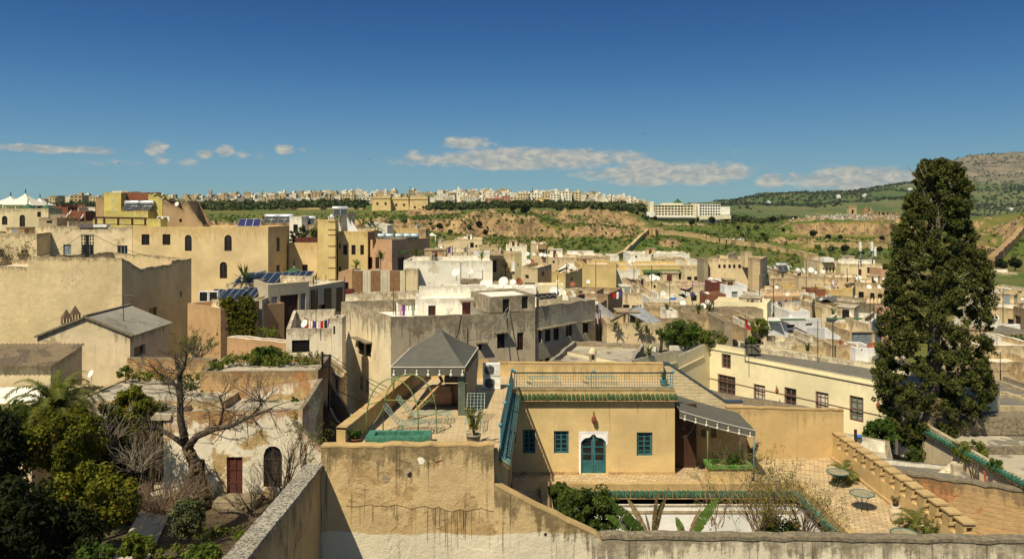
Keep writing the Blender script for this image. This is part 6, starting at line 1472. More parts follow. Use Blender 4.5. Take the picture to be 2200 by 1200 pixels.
pot(15.95,29.9,ZT,.25,.3,'terracotta','sparse potted shrub at the parapet corner by the big wall', plant=twigs(16,1.0,.6,'lf_weed',80,.05,9))
pot(8.35-.7,39.9,ZE,.2,.3,'teal_light','small teal pot behind the house railing', plant=twigs(6,.5,.15,'lf_bush',30,.05,8))
pot(12.3,40.6,ZT,.22,.3,'terracotta','low pot with a reddish plant by the yellow terrace wall', plant=twigs(14,.8,.5,'lf_dry',70,.05,12))
# tables
def table(x, y, label):
    T = thing('garden_table', label, 'table', (x,y,ZT), 'round teal garden tables on the terrace'); m = MB(); r = .5; zt = ZT+.72
    for k in range(-6, 7):
        o = r*k/7; h = math.sqrt(r*r-o*o); m.bar((x-h,y+o,zt),(x+h,y+o,zt),.012); m.bar((x+o,y-h,zt),(x+o,y+h,zt),.012)
    m.lathe((x,y,zt-.005), [(0,0),(r-.03,0)], 20); obj('tabletop', m, plain('table_glass', (.34,.30,.19), .6), T)
    m = MB(); pts = [(x+r*math.cos(2*PI*i/24), y+r*math.sin(2*PI*i/24), zt) for i in range(25)]; m.tube(pts, .024, 6, caps=False); obj('rim', m, MATS['teal'], T)
    for i in range(6):
        a = 2*PI*i/6; m = MB(); m.tube([(x+.44*math.cos(a),y+.44*math.sin(a),zt),(x+.25*math.cos(a),y+.25*math.sin(a),zt-.2),(x+.17*math.cos(a),y+.17*math.sin(a),zt-.42),(x+.27*math.cos(a),y+.27*math.sin(a),ZT)], .013, 5); obj('leg', m, MATS['teal'], T)
for px, py, lab in ((1800,1013,'round teal wire table farthest along the terrace, near the yellow wall'),(1852,1059,'round teal wire table between the clay jar and the tiled court'),(1944,1145,'round teal wire table closest to the big wall')):
    D = DZ(py, ZT+.72); table(Xp(px, D), D, lab)
# lean-to canopy east of the house
T = thing('lean_to_awning', 'dark grey sloping awning with white tassels beside the yellow house', 'awning', (9.6, 39, ZT))
q = [Vector((8.02,37.9,-9.62)), Vector((11.5,37.4,-10.42)), Vector((11.7,41.0,-10.5)), Vector((8.1,41.3,-9.5))]
m = MB()
for i in range(10):
    for j in range(6):
        def f(i_, j_):
            u, v = i_/10, j_/6; p = q[0].lerp(q[1],u).lerp(q[3].lerp(q[2],u), v); p.z -= .09*math.sin(PI*u)*math.sin(PI*v) + .05*math.sin(PI*u); return p
        m.q([f(i,j), f(i+1,j), f(i+1,j+1), f(i,j+1)], 0, None, True)
obj('canopy', m, MATS['canvas'], T)
m = MB(); w = MB()
for i in range(10):
    a, b2 = q[0].lerp(q[1], i/10), q[0].lerp(q[1], (i+1)/10); a.z -= .05*math.sin(PI*i/10); b2.z -= .05*math.sin(PI*(i+1)/10); a.y -= .01; b2.y -= .01
    m.q([a-Vector((0,0,.32)), b2-Vector((0,0,.32)), b2, a]); w.bar(a-Vector((0,.01,0)), b2-Vector((0,.01,0)), .025); w.bar(a-Vector((0,.01,.32)), b2-Vector((0,.01,.32)), .02)
obj('valance', m, MATS['canvas'], T); obj('piping', w, MATS['canvas_white'], T)
for i in range(7): p = q[0].lerp(q[1], (i+.5)/7); m = MB(); tassel(m, (p.x, p.y-.05, p.z-.12), 1.2); obj('tassel', m, MATS['canvas_white'], T)
for (x, y, z1, mt) in ((9.35,37.8,-9.95,'post_lime'),(11.45,37.45,-10.45,'teal_light'),(11.6,40.9,-10.5,'teal_light')): m = MB(); m.tube([(x,y,ZT),(x,y,z1)], .035, 6); obj('post', m, MATS[mt], T)
m = MB()
for sgn, xc in ((1, 8.1), (-1, 9.3)):
    pts = [(xc+sgn*.55*(1-math.cos(a*PI/2/8)), 37.85, -10.05-.75*(1-math.sin(a*PI/2/8))) for a in range(9)]; m.tube([(xc,37.85,-10.9)]+[(xc+sgn*.6*math.sin(a*PI/16), 37.85, -10.9+.8*(1-math.cos(a*PI/16))) for a in range(1,9)], .018, 5)
    for r, cx, cz in ((.14,.18,-10.25),(.1,.36,-10.15),(.09,.1,-10.5)): m.tube([(xc+sgn*cx+r*math.cos(k*.7)*(1-k/14), 37.85, cz+r*math.sin(k*.7)*(1-k/14)) for k in range(11)], .012, 4)
m.tube([(8.05,37.85,-10.02),(9.35,37.85,-10.1)], .018, 5); obj('scroll_bracket', m, MATS['iron'], T)
T = thing('alcove', 'shaded alcove with a brown plank wall and small niches under the sloping awning', 'alcove', (9.6, 41, ZT))
m = MB(); m.box(8.02,9.3,39.9,40.0,ZT,-9.8); obj('plank_wall', m, MATS['dark_wood'], T)
m = MB(); wallgrid(m, (9.3,40.4), (12.0,40.4), ZT, [0,2.7], [-10.5,-10.9], [(.35,.6,-11.6,-11.2),(.85,1.15,-11.65,-11.15)], .15); obj('wall', m, MATS['ochre'], T)
T = thing('planter_box', 'ochre planter box with a jade tiled rim in front of the alcove', 'planter', (10.2, 37, ZT))
m = MB(); m.box(9.25,11.2,37.0,37.9,ZT,-12.12); obj('box', m, MATS['ochre_clean'], T); m = MB(); m.box(9.17,11.28,36.93,37.1,-12.117,-11.95); m.box(9.17,11.28,37.8,37.97,-12.117,-11.95); m.box(9.17,9.34,37.1,37.8,-12.117,-11.95); m.box(11.11,11.28,37.1,37.8,-12.117,-11.95); obj('rim', m, plain('rim_tile', (.10,.22,.05), .5, var=.4, sc=9), T)
g = random.Random(6); C = []; m = MB()
for i in range(26):
    x, y = g.uniform(9.5,11.0), g.uniform(37.2,37.7); h = g.uniform(.3,1.5); m.tube([(x,y,-12.1),(x+g.uniform(-.1,.1),y,-12.1+h*.6),(x+g.uniform(-.2,.2),y,-12.1+h)], [.012,.01,.006], 4); C += [(x+g.uniform(-.1,.1), y, -12.1+h*g.random()) for _ in range(4)]
obj('stem', m, MATS['bark'], T); leaves('foliage', C, [.12]*len(C), 7, .05, 3, MATS['lf_bush'], T)
# air conditioners
def acunit(x, y, z, label, group=None, s=1.0):
    T = thing('ac_unit', label, 'air conditioner', (x,y,z), group); m = MB(); m.box(x-.42*s,x+.42*s,y,y+.32*s,z+.03,z+.62*s); obj('case', m, MATS['white'], T)
    m = MB(); m.lathe((x-.1*s,y-.012,z+.32*s), [(0,0),(.24*s,0),(.25*s,.03)], 18, axis=(0,1,0)); obj('fan_grille', m, MATS['dark'], T)
    m = MB()
    for k in range(-3,4): m.bar((x-.1*s-.23*s,y-.02,z+.32*s+k*.065*s),(x-.1*s+.23*s,y-.02,z+.32*s+k*.065*s),.012)
    obj('guard', m, MATS['grey_metal'], T)
acunit(-1.0+.02, 38.25, ZR, 'lower of two stacked white air conditioners beside the canopy'); acunit(-1.0, 38.27, ZR+.63, 'upper of two stacked white air conditioners beside the canopy')
# ---- houses east of the terrace
poly('greenroof', 'pale wall with a jade green tiled eave and weeds growing on its flat roof', [Vector((22.6,34.3)),Vector((34,34.3)),Vector((34,45.0)),Vector((22.6,43.6))], [-12.0,-12.0,-11.75,-11.75], 'cream_old', 'roof_grey', par=.35, zb=-18, rag=0)
obj('tile_eave', *tile_eave((22.58,43.6),(22.58,34.3),(-1,0), -12.0, .14, .25, .11, 'jade_tile', .2), H['greenroof'][0])
mb = MB(); mb.box(22.9,34,43.2,44.6,-12.3,-11.35,0,-11.35); mb.box(23.0,34,39.9,40.15,-12.34,-11.95); obj('roof_step', mb, MATS['coping'], H['greenroof'][0])
T = thing('brick_wall', 'rough orange-brown brick wall with peeling plaster beyond the terrace parapet', 'wall', (20, 36, -16))
a, b2 = Vector((Xp(1930,37.8),37.8)), Vector((Xp(2260,34.2),34.2)); L = (b2-a).length; us, zs = ragged([0,L],[-12.6,-12.35],L,.05); m = MB(); solid(m, a, b2, .4, -18, us, zs); obj('wall', m, MATS['brick_orange'], T); obj('coping', copetop(a, b2, .4, us, zs, .05, .1), MATS['coping'], T)
poly('lowstrip', 'low dark lichen roof with a white gutter strip behind the brick wall', [Vector((17.6,38.6)),Vector((22.3,38.1)),Vector((22.4,40.0)),Vector((18.2,41.3))], [-13.0,-13.0,-12.9,-12.9], 'white_wash', 'lichen', par=.1, zb=-18, cope='lichen')
poly('lowstrip2', 'small grey roofed shed with white ends below the cypress', [Vector((17.5,41.8)),Vector((19.9,41.3)),Vector((20.6,43.2)),Vector((18.2,44.2))], [-12.9,-13.1,-12.6,-12.4], 'white_wash', 'roof_grey', par=.08, zb=-18, cope='coping')
m = MB(); m.q([(20.9,39.5,-13.4),(22.2,39.2,-13.4),(22.2,39.4,-12.55),(21.95,39.42,-12.5)]); m.box(21.8,22.25,39.05,39.35,-13.4,-12.6); single('chimney_stub', m, MATS['white_old'], 'white wedge shaped stub leaning on the green-eaved wall', 'chimney')
# ---- houses west of the garden
T = thing('gabled_house', 'cream gabled house with a grey sheet roof in front of the big brick house', 'house', (-28, 54, -15))
gx0, gx1, gy0, gy1, zr, ze = -31.2, -25.1, 52.0, 57.9, -7.0, -8.2; xr = -28.0; zl = -8.3
m = MB(); wallgrid(m, (gx0,gy0), (gx1,gy0), -16, [0, xr-gx0, gx1-gx0], [zl, zr-.05, ze-.05], []); wallgrid(m, (gx1,gy0), (gx1,gy1), -16, [0, gy1-gy0], [ze-.05]*2, [pxrect((gx1,gy0),(gx1,gy1),(288,742,312,764))], .2); wallgrid(m, (gx1,gy1), (gx0,gy1), -16, [0, gx1-xr, gx1-gx0], [ze, zr, zl], []); wallgrid(m, (gx0,gy1), (gx0,gy0), -16, [0, gy1-gy0], [zl]*2, [])
obj('wall', m, MATS['cream_old'], T)
m = MB(); n = 40
for i in range(n):
    y0, y1 = gy0-.15+(gy1-gy0+.3)*i/n, gy0-.15+(gy1-gy0+.3)*(i+1)/n; h0, h1 = .03*(i%2), .03*((i+1)%2)
    m.q([(xr,y0,zr+h0),(gx1+.25,y0,ze-.08+h0),(gx1+.25,y1,ze-.08+h1),(xr,y1,zr+h1)]); m.q([(xr,y1,zr+h1),(gx0-.1,y1,zl-.04+h1),(gx0-.1,y0,zl-.04+h0),(xr,y0,zr+h0)])
obj('roof', m, plaster('sheet_grey', (.30,.275,.22), top=0, drip=0, dirt=.9, patch=(.20,.18,.14), pa=.45), T)
m = MB(); m.bar((xr,gy0-.2,zr+.05),(xr,gy1+.2,zr+.05),.2,.08); m.bar((xr,gy0-.13,zr-.02),(gx1+.2,gy0-.13,ze-.06),.1,.12); m.bar((xr,gy0-.13,zr-.02),(gx0-.1,gy0-.13,zl-.04),.1,.12); obj('ridge_cap', m, MATS['coping'], T)
window(T, (gx1,gy0), (gx1,gy1), *pxrect((gx1,gy0),(gx1,gy1),(288,742,312,764)), 'dark', .2)
for i, (px, py) in enumerate(((138,702),(157,694))):
    D = 53.0; x, z = Xp(px,D), Zp(py,D); T = thing('chimney_pot', ('clay chimney pot with a pointed tiled cap, lower of the pair on the gable','clay chimney pot with a pointed tiled cap, higher of the pair on the gable')[i], 'chimney', (x,D,z)); m = MB(); m.box(x-.2,x+.2,D+.05,D+.45,z-1.2,z+.2); obj('stack', m, MATS['soot_brown'], T)
    m = MB()
    for a in (-.2,0,.2): m.box(x+a-.04,x+a+.04,D+.02,D+.1,z+.2,z+.55); m.box(x+a-.04,x+a+.04,D+.4,D+.48,z+.2,z+.55)
    obj('vent', m, MATS['soot_brown'], T); m = MB(); m.lathe((x,D+.25,z+.55), [(.42,0),(.36,.08),(.06,.55),(0,.62)], 4, sm=False); obj('cap', m, MATS['soot_brown'], T)
T = thing('shed', 'low cream shed with a brown corrugated sheet roof at the garden edge', 'shed', (-30, 48, -16))
m = MB(); x0, x1 = -36, Xp(183,50); n = 64
for i in range(n):
    a, b2 = x0+(x1-x0)*i/n, x0+(x1-x0)*(i+1)/n; h0, h1 = .08*(i%2), .08*((i+1)%2); m.q([(a,46.2,-9.15+h0),(b2,46.2,-9.15+h1),(b2,50,-8.5+h1),(a,50,-8.5+h0)], 0, None, True)
obj('roof', m, plaster('sheet_brown', (.27,.205,.125), top=0, drip=0, dirt=.9, patch=(.17,.13,.09), pa=.5), T)
m = MB(); wallgrid(m, (x0,46.6), (x1-.2,46.6), -17, [0,x1-.2-x0], [-9.15,-9.15], []); wallgrid(m, (x1-.2,46.6), (x1-.2,50), -17, [0,3.4], [-9.1,-8.55], []); obj('wall', m, MATS['cream'], T)
poly('paleslab', 'pale flat roof slab at the edge of the view above the palms', [Vector((-36,41.5)),Vector((-25.2,41.5)),Vector((-24.8,46.0)),Vector((-36,46.0))], [-10.2]*4, 'cream', 'roof_white', par=.05, zb=-17, rag=0)
poly('lowgarden', 'low orange wall with weeds along its foot on the flat roof', [Vector((-24.6,50.6)),Vector((-18.8,49.6)),Vector((-18.7,50.2)),Vector((-24.6,51.2))], [-9.5,-9.4,-9.4,-9.5], 'brick_orange', None, par=.1, zb=-17, cope='coping')
poly('flatroof', 'flat grey roof patch between the palm and the bare tree', [Vector((-24.5,44.0)),Vector((-16.0,44.0)),Vector((-16.0,49.6)),Vector((-24.5,50.4))], [-10.65]*4, 'tan', 'roof_grey', par=.08, zb=-12, rag=.05)
poly('gardenback', 'tall wall of worn orange bricks behind the garden house', [Vector((Xp(429,46.6),46.6)),Vector((Xp(683,46.6),46.6)),Vector((Xp(690,48.2),50.4)),Vector((Xp(429,46.6),50.4))], [-9.55,-9.5,-9.35,-9.4], 'brick_orange', 'roof_grey', par=.15, zb=-17, rag=.06, cope='coping')
gh = [Vector((Xp(369,42),42)),Vector((Xp(650,42),42)),Vector((Xp(650,42),46.5)),Vector((Xp(369,42),46.5))]
poly('gardenhouse', 'peeling whitewashed garden house with a red door behind the bare tree', gh, [-10.75,-10.6,-9.9,-10.9], 'garden_wall', 'roof_grey', par=.25, zb=-17, rag=.08, cope='coping', ops={0: [('reddoor',487,981,521,1066),('arch',566,957,606,1046),('dark',423,986,440,1032)]}, roofz=-11.1)
poly('gardenwing', 'rough grey wing wall stepping down beside the arched garden window', [Vector((Xp(626,41.2),41.2)),Vector((Xp(705,41.2),41.2)),Vector((Xp(705,41.2),41.6)),Vector((Xp(626,41.2),41.9))], [-11.1,-12.6,-12.6,-11.1], 'garden_wall', None, par=.1, zb=-17, rag=.15, cope='coping')
T = thing('porch', 'dark open porch at the end of the garden house', 'porch', (-20, 44, -15.3)); m = MB(); m.box(-22.5,-18.05,41.9,46.3,-11.15,-10.85); obj('roof', m, MATS['roof_grey'], T)
m = MB(); m.box(-22.5,-18.05,46.0,46.3,-16,-11.15); m.box(-22.5,-22.2,42,46,-16,-11.15); obj('wall', m, MATS['brown'], T); m = MB(); m.box(-18.5,-18.08,42,42.5,-16,-11.15); obj('pillar', m, MATS['garden_wall'], T)
poly('alleywall', 'rounded rubble wall top in the alley under the power lines', [Vector((Xp(684,49),49)),Vector((Xp(762,46),46)),Vector((Xp(775,48.5),48.5)),Vector((Xp(700,52.5),52.5))], [-11.6,-13.6,-13.4,-10.9], 'stone_grey', 'coping', par=.08, zb=-18, rag=.3)
poly('alleyback', 'small tan house corner with a dark doorway in the alley', [Vector((Xp(690,52),52)),Vector((Xp(735,54.5),54.5)),Vector((Xp(745,57),57)),Vector((Xp(690,57),57))], [-10.3,-11.6,-11.6,-10.3], 'tan', 'roof_grey', par=.1, zb=-18, rag=.1, ops={0: [('dark',712,815,729,880)]})
ph = MB()
for s in range(12):
    f = lambda k: (Xp(332,43.5)+(Xp(240,34)-Xp(332,43.5))*k/12, 43.5-9.5*k/12)
    (xa,ya),(xb,yb) = f(s), f(s+1); ph.q([(xb,yb,-15.12),(xb+1.5,yb+.2,-15.12),(xa+1.5,ya+.2,-15.12),(xa,ya,-15.12)])
struct('garden_path', ph, MATS['screen_stone'])
m = MB(); m.box(Xp(470,41.5),Xp(560,41.5),40.6,41.9,-15.6,-15.0); m.box(Xp(490,41),Xp(530,41),40.2,40.6,-15.6,-15.2); single('doorstep', m, MATS['stone_grey'], 'broken stone step before the red garden door', 'step')
# ================================================================ plants
def branch(mb, p, d, L, r, depth, g, spread=.6, up=.1, tips=None, n=3, kids_=(2,3)):
    pts = [p]; dd = d.normalized()
    for i in range(n):
        dd = (dd + Vector((g.gauss(0,.16), g.gauss(0,.16), g.gauss(0,.14)+up*.3))).normalized(); pts.append(pts[-1] + dd*(L/n))
    mb.tube(pts, [r*(1-.45*i/n) for i in range(n+1)], 5 if r > .02 else 3, caps=False)
    if depth <= 0:
        if tips is not None: tips.append(pts[-1]); tips.append(pts[-2])
        return
    for i in range(g.randint(*kids_)):
        k = g.randint(1, n); ax = Vector((g.gauss(0,1), g.gauss(0,1), g.gauss(0,.8))).normalized()
        nd = (dd + ax*spread*g.uniform(.7,1.4) + Vector((0,0,up))).normalized(); branch(mb, pts[k], nd, L*g.uniform(.55,.8), r*.55, depth-1, g, spread, up, tips, n, kids_)
def crown_pts(c, rx, ry, rz, n, g, inner=.55):
    C = []
    for i in range(n):
        v = Vector((g.gauss(0,1), g.gauss(0,1), g.gauss(0,1))).normalized(); q = g.uniform(inner, 1)
        C.append((c[0]+v.x*rx*q, c[1]+v.y*ry*q, c[2]+v.z*rz*q))
    return C
# ---- the tall cypress
def cypress():
    D = 45.0; k = D/F; T = thing('cypress_tree', 'tall dense dark cypress standing over the rooftops', 'tree', (Xp(2000,D), D, -14.5))
    PRF = [(345,1990,2045),(352,1976,2058),(370,1970,2066),(400,1962,2084),(430,1944,2084),(470,1942,2086),(500,1916,2094),(530,1912,2116),(570,1908,2122),(620,1900,2128),(680,1893,2132),(740,1886,2124),(800,1874,2132),(850,1880,2128),(890,1890,2088),(930,1912,2074),(965,1945,2020)]
    ys = [p[0] for p in PRF]; g = random.Random(31); C = []; Rd = []; n = 0
    while n < 980:
        y = g.uniform(350, 962) if n % 12 else g.uniform(350, 520); l, r = np.interp(y, ys, [p[1] for p in PRF]), np.interp(y, ys, [p[2] for p in PRF])
        cx, hw = (l+r)/2, (r-l)/2; a = g.uniform(0, 2*PI); q = g.uniform(.8, 1) if g.random() < .8 else g.uniform(.2,.8); rt = g.uniform(.26,.55)*(.75 if y < 430 else 1)
        x = cx + math.cos(a)*q*max(2, hw - rt/k*.8); yy = D + math.sin(a)*q*hw*k*.9
        if 1985 < x < 2055 and 455 < y < 535 and g.random() < .6: continue
        if 2075 < x and 690 < y < 720 and g.random() < .7: continue
        if 1990 < x < 2035 and 380 < y < 455 and math.sin(a) < 0 and g.random() < .5: continue
        n += 1; c = Vector((Xp(x,D), yy, Zp(y,D)))
        for i in range(7):
            v = Vector((g.gauss(0,1),g.gauss(0,1),g.gauss(0,1))).normalized()*rt*g.uniform(.35,.8); v.z = v.z*.8 + .1; C.append(tuple(c+v)); Rd.append(rt*g.uniform(.34,.52))
    leaves('crown', C, Rd, 27, .072, 31, MATS['lf_cypress'], T, shell=.62, asp=.45, up=.55)
    m = MB(); X0 = Xp(2005,D); m.tube([(X0-.1,D,-14.7),(X0,D,-9),(X0+.15,D,-4),(X0+.3,D,0),(X0+.4,D,2.0)], [.42,.34,.24,.15,.05], 8)
    for i in range(46):
        z = g.uniform(-10, 1.3); a = g.uniform(0,2*PI); L = (2.4 if z < -2 else 1.3); m.tube([(X0+.1,D,z),(X0+math.cos(a)*L*.5,D+math.sin(a)*L*.5,z+.6),(X0+math.cos(a)*L,D+math.sin(a)*L,z+1.5)], [.07,.045,.015], 5)
    obj('trunk', m, MATS['bark_grey'], T)
    C = [(Xp(x,D), D-2.6+g.random()*.5, Zp(y,D)) for x, y in [(1962,855),(1966,838),(1960,870),(1968,848),(1964,862)]]
    o = leaves('dead_needles', C, [.22]*5, 50, .07, 5, MATS['lf_dry'], T, asp=.4)
cypress()
# ---- garden trees
def tree(name, label, c, r, mat, seed, nc=70, per=70, size=.12, base=None, fruit=0, cat='tree', sq=1.0, tr=.14, asp=.5, sub=.30, group=None):
    g = random.Random(seed); bz = base if base is not None else c[2]-r[2]-1.5; T = thing(name, label, cat, (c[0],c[1],bz), group)
    C = crown_pts(c, r[0], r[1], r[2], nc, g); R_ = [g.uniform(.6,1.3)*sub*(r[0]+r[2])/2 for _ in C]
    leaves('crown', C, R_, per, size, seed, MATS[mat], T, squash=sq, shell=.5, asp=asp)
    m = MB(); m.tube([(c[0],c[1],bz),(c[0]+.08,c[1],(bz+c[2])/2),(c[0],c[1],c[2])], [tr, tr*.8, tr*.4], 7)
    for i in range(7): e = C[i*3 % nc]; m.tube([(c[0]+.05,c[1],(bz*.3+c[2]*.7)), tuple(Vector(c).lerp(Vector(e),.5)), e], [tr*.5,tr*.3,.015], 5)
    obj('trunk', m, MATS['bark'], T)
    if fruit:
        F_ = [tuple(Vector(C[g.randrange(nc)]) + Vector((g.gauss(0,.2),-abs(g.gauss(0,.2))-.1,g.gauss(0,.2)))) for _ in range(fruit)]
        b = MB()
        for f in F_: b.ball(f, .042, .042, .042, 6)
        o = obj('fruit', b, MATS['fruit'], T); o['kind'] = 'stuff'
    return T
GZ = -15.3
def at(px, py, D): return tuple(P(px, py, D))
tree('orange_tree', 'orange tree with fruit at the dark edge of the garden, below the palm', at(120,945,33), (1.75,1.5,1.35), 'lf_orange', 41, 80, 130, .085, GZ, 60)
tree('orange_tree', 'smaller orange tree with fruit beside the porch of the garden house', at(275,885,38.5), (1.2,1.1,1.15), 'lf_orange', 42, 55, 120, .085, GZ, 40)
tree('orange_tree', 'wide low orange tree nearest the garden path', at(195,1075,31), (1.9,1.5,1.2), 'lf_orange', 43, 85, 130, .085, GZ, 60)
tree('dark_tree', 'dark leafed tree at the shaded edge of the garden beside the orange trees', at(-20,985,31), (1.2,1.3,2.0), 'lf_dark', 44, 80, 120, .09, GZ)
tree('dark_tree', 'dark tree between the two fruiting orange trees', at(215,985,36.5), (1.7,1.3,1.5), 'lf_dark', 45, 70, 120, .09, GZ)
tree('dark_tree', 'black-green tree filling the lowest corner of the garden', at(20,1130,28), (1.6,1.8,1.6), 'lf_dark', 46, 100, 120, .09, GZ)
tree('dark_tree', 'dense dark tree behind the palm by the pale slab roof', at(20,905,38.5), (1.7,1.2,.8), 'lf_laurel', 47, 60, 70, .11, GZ)
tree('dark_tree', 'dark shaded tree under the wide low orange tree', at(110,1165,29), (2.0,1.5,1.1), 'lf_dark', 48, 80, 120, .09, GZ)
tree('dark_tree', 'dark laurel beside the porch pillar', at(325,900,42.5), (.9,.7,.8), 'lf_laurel', 49, 35, 60, .11, GZ)
tree('shrub', 'bright yellow green rounded shrub at the bottom of the garden path', at(295,1175,30), (.62,.6,.55), 'lf_weed', 50, 50, 80, .06, GZ, cat='shrub', tr=.05)
tree('shrub', 'olive grey bush beside the bare brown thicket', at(405,1110,31.5), (.62,.6,.85), 'lf_olive', 51, 60, 70, .06, GZ, cat='shrub', tr=.05)
tree('shrub', 'low green shrub in the shade at the bottom edge of the garden', at(205,1190,28), (.6,.6,.35), 'lf_bush', 52, 35, 60, .07, GZ, cat='shrub', tr=.05)
tree('shrub', 'small weedy shrub at the lowest edge of the bare earth', at(440,1185,29), (.7,.5,.3), 'lf_bush', 53, 30, 50, .06, GZ, cat='shrub', tr=.05)
T = thing('palm_tree', 'dark feathery palm rising over the orange trees', 'palm', at(115,900,37), None); T.location = at(115,900,37); BASE[T.name] = tuple(T.location)
c = at(118,888,35.8); palm_fronds(T, c, 48, 2.7, 'lf_palm', 3, .13, 1.45, nl=36); m = MB(); m.tube([(c[0],c[1],GZ),(c[0]+.1,c[1],c[2]-1),(c[0],c[1],c[2])], [.25,.2,.18], 8); obj('trunk', m, MATS['bark'], T)
# bare fig tree before the garden house
def fig():
    D = 37.0; T = thing('bare_tree', 'big leafless gnarled tree in front of the whitewashed garden house', 'tree', at(440,1085,D)); g = random.Random(8); m = MB(); tips = []
    def limb(pts, r0, r1, dy=0):
        V = [Vector(at(px,py,D)) + Vector((0,dy*i/len(pts)+g.gauss(0,.05),0)) for i,(px,py) in enumerate(pts)]; m.tube(V, [r0+(r1-r0)*i/(len(V)-1) for i in range(len(V))], 8); return V
    trunk = limb([(438,1095),(432,1050),(420,1000),(400,960)], .36, .24)
    l1 = limb([(400,962),(386,900),(384,850),(382,800),(372,768)], .2, .08, .3); l2 = limb([(402,962),(425,935),(465,918),(500,912),(540,892),(590,872)], .19, .05, -.5)
    l3 = limb([(395,955),(370,935),(345,915),(318,912)], .13, .05, -.4); l4 = limb([(384,812),(398,785),(405,760)], .1, .04, -.3); l5 = limb([(382,830),(355,815),(330,800)], .07, .03, .3); l6 = limb([(470,917),(480,880),(470,850)], .07, .03, .2); l7 = limb([(540,893),(560,870),(552,840)], .05, .02, 0)
    for L_, n_ in ((l1,20),(l2,30),(l3,12),(l4,9),(l5,9),(l6,9),(l7,9)):
        for i in range(n_):
            s = g.uniform(.3,1)*(len(L_)-1); k = min(int(s), len(L_)-2); p = L_[k].lerp(L_[k+1], s-k); d = (L_[k+1]-L_[k]).normalized()
            branch(m, p, d*.5 + Vector((g.gauss(0,.7),g.gauss(0,.7),g.gauss(.15,.6))), g.uniform(.5,1.15), .028, 3, g, .85, .06, tips)
    obj('trunk', m, MATS['bark'], T)
    iv = [tuple(trunk[0].lerp(trunk[-1], g.uniform(.1,1)) + Vector((g.gauss(0,.3),-.25,g.gauss(0,.3)))) for _ in range(36)]
    leaves('creeper', iv, [.3]*36, 26, .06, 4, MATS['lf_dry'], T)
fig()
def twigbush(name, label, px, py, D, n, L, mat, seed, h=.6, spread=.75, buds=None, bn=6, bs=.04, depth=2, r0=.03, fan=1.0, cat='shrub', base=None):
    g = random.Random(seed); c = Vector(at(px, py, D)); T = thing(name, label, cat, c); m = MB(); tips = []
    for i in range(n):
        a = g.uniform(0, 2*PI); d = Vector((math.cos(a)*fan, math.sin(a)*fan, g.uniform(h*.6, h*1.8))); branch(m, c + Vector((g.gauss(0,.12),g.gauss(0,.12),0)), d, L*g.uniform(.7,1.2), r0, depth, g, spread, .12, tips)
    obj('stem', m, MATS[mat], T)
    if buds: leaves('foliage', [tuple(p) for p in tips], [.13]*len(tips), bn, bs, seed, MATS[buds], T)
    return T
plain('twig_brown', (.27,.19,.12), .95, var=.4); plain('twig_grey', (.30,.25,.18), .95, var=.4)
twigbush('thicket', 'rounded tangle of bare brown twigs beside the leafless tree', 350, 1100, 34.5, 90, 1.2, 'twig_brown', 3, .5, .7, depth=2, r0=.022)
twigbush('thicket', 'dry brown climbing stems against the porch pillar', 305, 1000, 41, 26, 1.3, 'twig_brown', 4, 1.6, .4, 'lf_dry', 8, .05, r0=.02, fan=.5)
twigbush('sapling', 'thin leafless sapling before the arched garden window', 612, 1062, 35, 6, 1.6, 'bark', 5, 1.4, .55, None, depth=3, r0=.04, fan=.8, cat='tree')
twigbush('sapling', 'crooked dark leafless shrub in front of the red garden door', 545, 1110, 34, 6, 1.4, 'bark', 6, .9, .6, None, depth=3, r0=.035, cat='tree')
twigbush('sapling', 'bare thin tree against the wing wall by the lichen capped wall', 655, 1030, 38, 6, 1.5, 'bark', 7, 1.8, .5, 'lf_weed', 4, .05, depth=3, r0=.03, fan=.6, cat='tree')
twigbush('thicket', 'pale bare twigs sprawling from the orange trees toward the porch', 300, 1010, 34, 30, 1.2, 'twig_grey', 19, .6, .75, r0=.018)
twigbush('sapling', 'tangle of thin dark stems below the arched garden window', 590, 1090, 34.5, 9, 1.3, 'bark', 20, 1.0, .6, None, depth=3, r0=.028, cat='tree')
twigbush('shrub', 'spindly bush with grey twigs over the orange trees', 225, 960, 34.5, 26, 1.3, 'twig_grey', 9, .7, .6, None, r0=.02)
twigbush('shrub', 'sparse yellow green willow-like bush on the flat roof', 425, 770, 51.5, 30, 1.0, 'twig_grey', 10, 1.2, .5, 'lf_weed', 5, .05, r0=.025)
twigbush('budding_tree', 'wide budding shrub of thin stems rising from the white court', 1640, 1165, 32.5, 26, 1.75, 'twig_brown', 11, 1.5, .5, 'lf_bud', 5, .035, depth=3, r0=.03, fan=.75)
twigbush('budding_tree', 'second budding shrub leaning toward the round tables', 1730, 1160, 31.5, 14, 1.6, 'twig_brown', 12, 1.3, .5, 'lf_bud', 5, .035, depth=3, r0=.028, fan=.8)
twigbush('budding_tree', 'thin budding stems in front of the planter box', 1540, 1130, 33.5, 9, 1.5, 'twig_brown', 13, 1.4, .5, 'lf_bud', 5, .035, depth=2, r0=.022, fan=.8)
twigbush('shrub', 'dry scrubby bush against the tan house below the villa', 30, 590, 92, 30, 2.2, 'twig_grey', 14, .9, .6, 'lf_dry', 5, .09, r0=.04)
tree('laurel_bush', 'glossy dark laurel bush in the corner of the sunken court', at(1262,1105,33), (1.25,1.1,1.05), 'lf_laurel', 61, 90, 150, .075, -17, cat='shrub')
tree('laurel_bush', 'smaller laurel sprays leaning over the court kerb', at(1205,1060,35.2), (.55,.5,.42), 'lf_laurel', 62, 35, 150, .075, -17, cat='shrub')
tree('court_bush', 'dark bush inside the court under the budding shrub', at(1680,1150,32.5), (1.15,.9,.6), 'lf_bush', 63, 60, 70, .07, -17, cat='shrub')
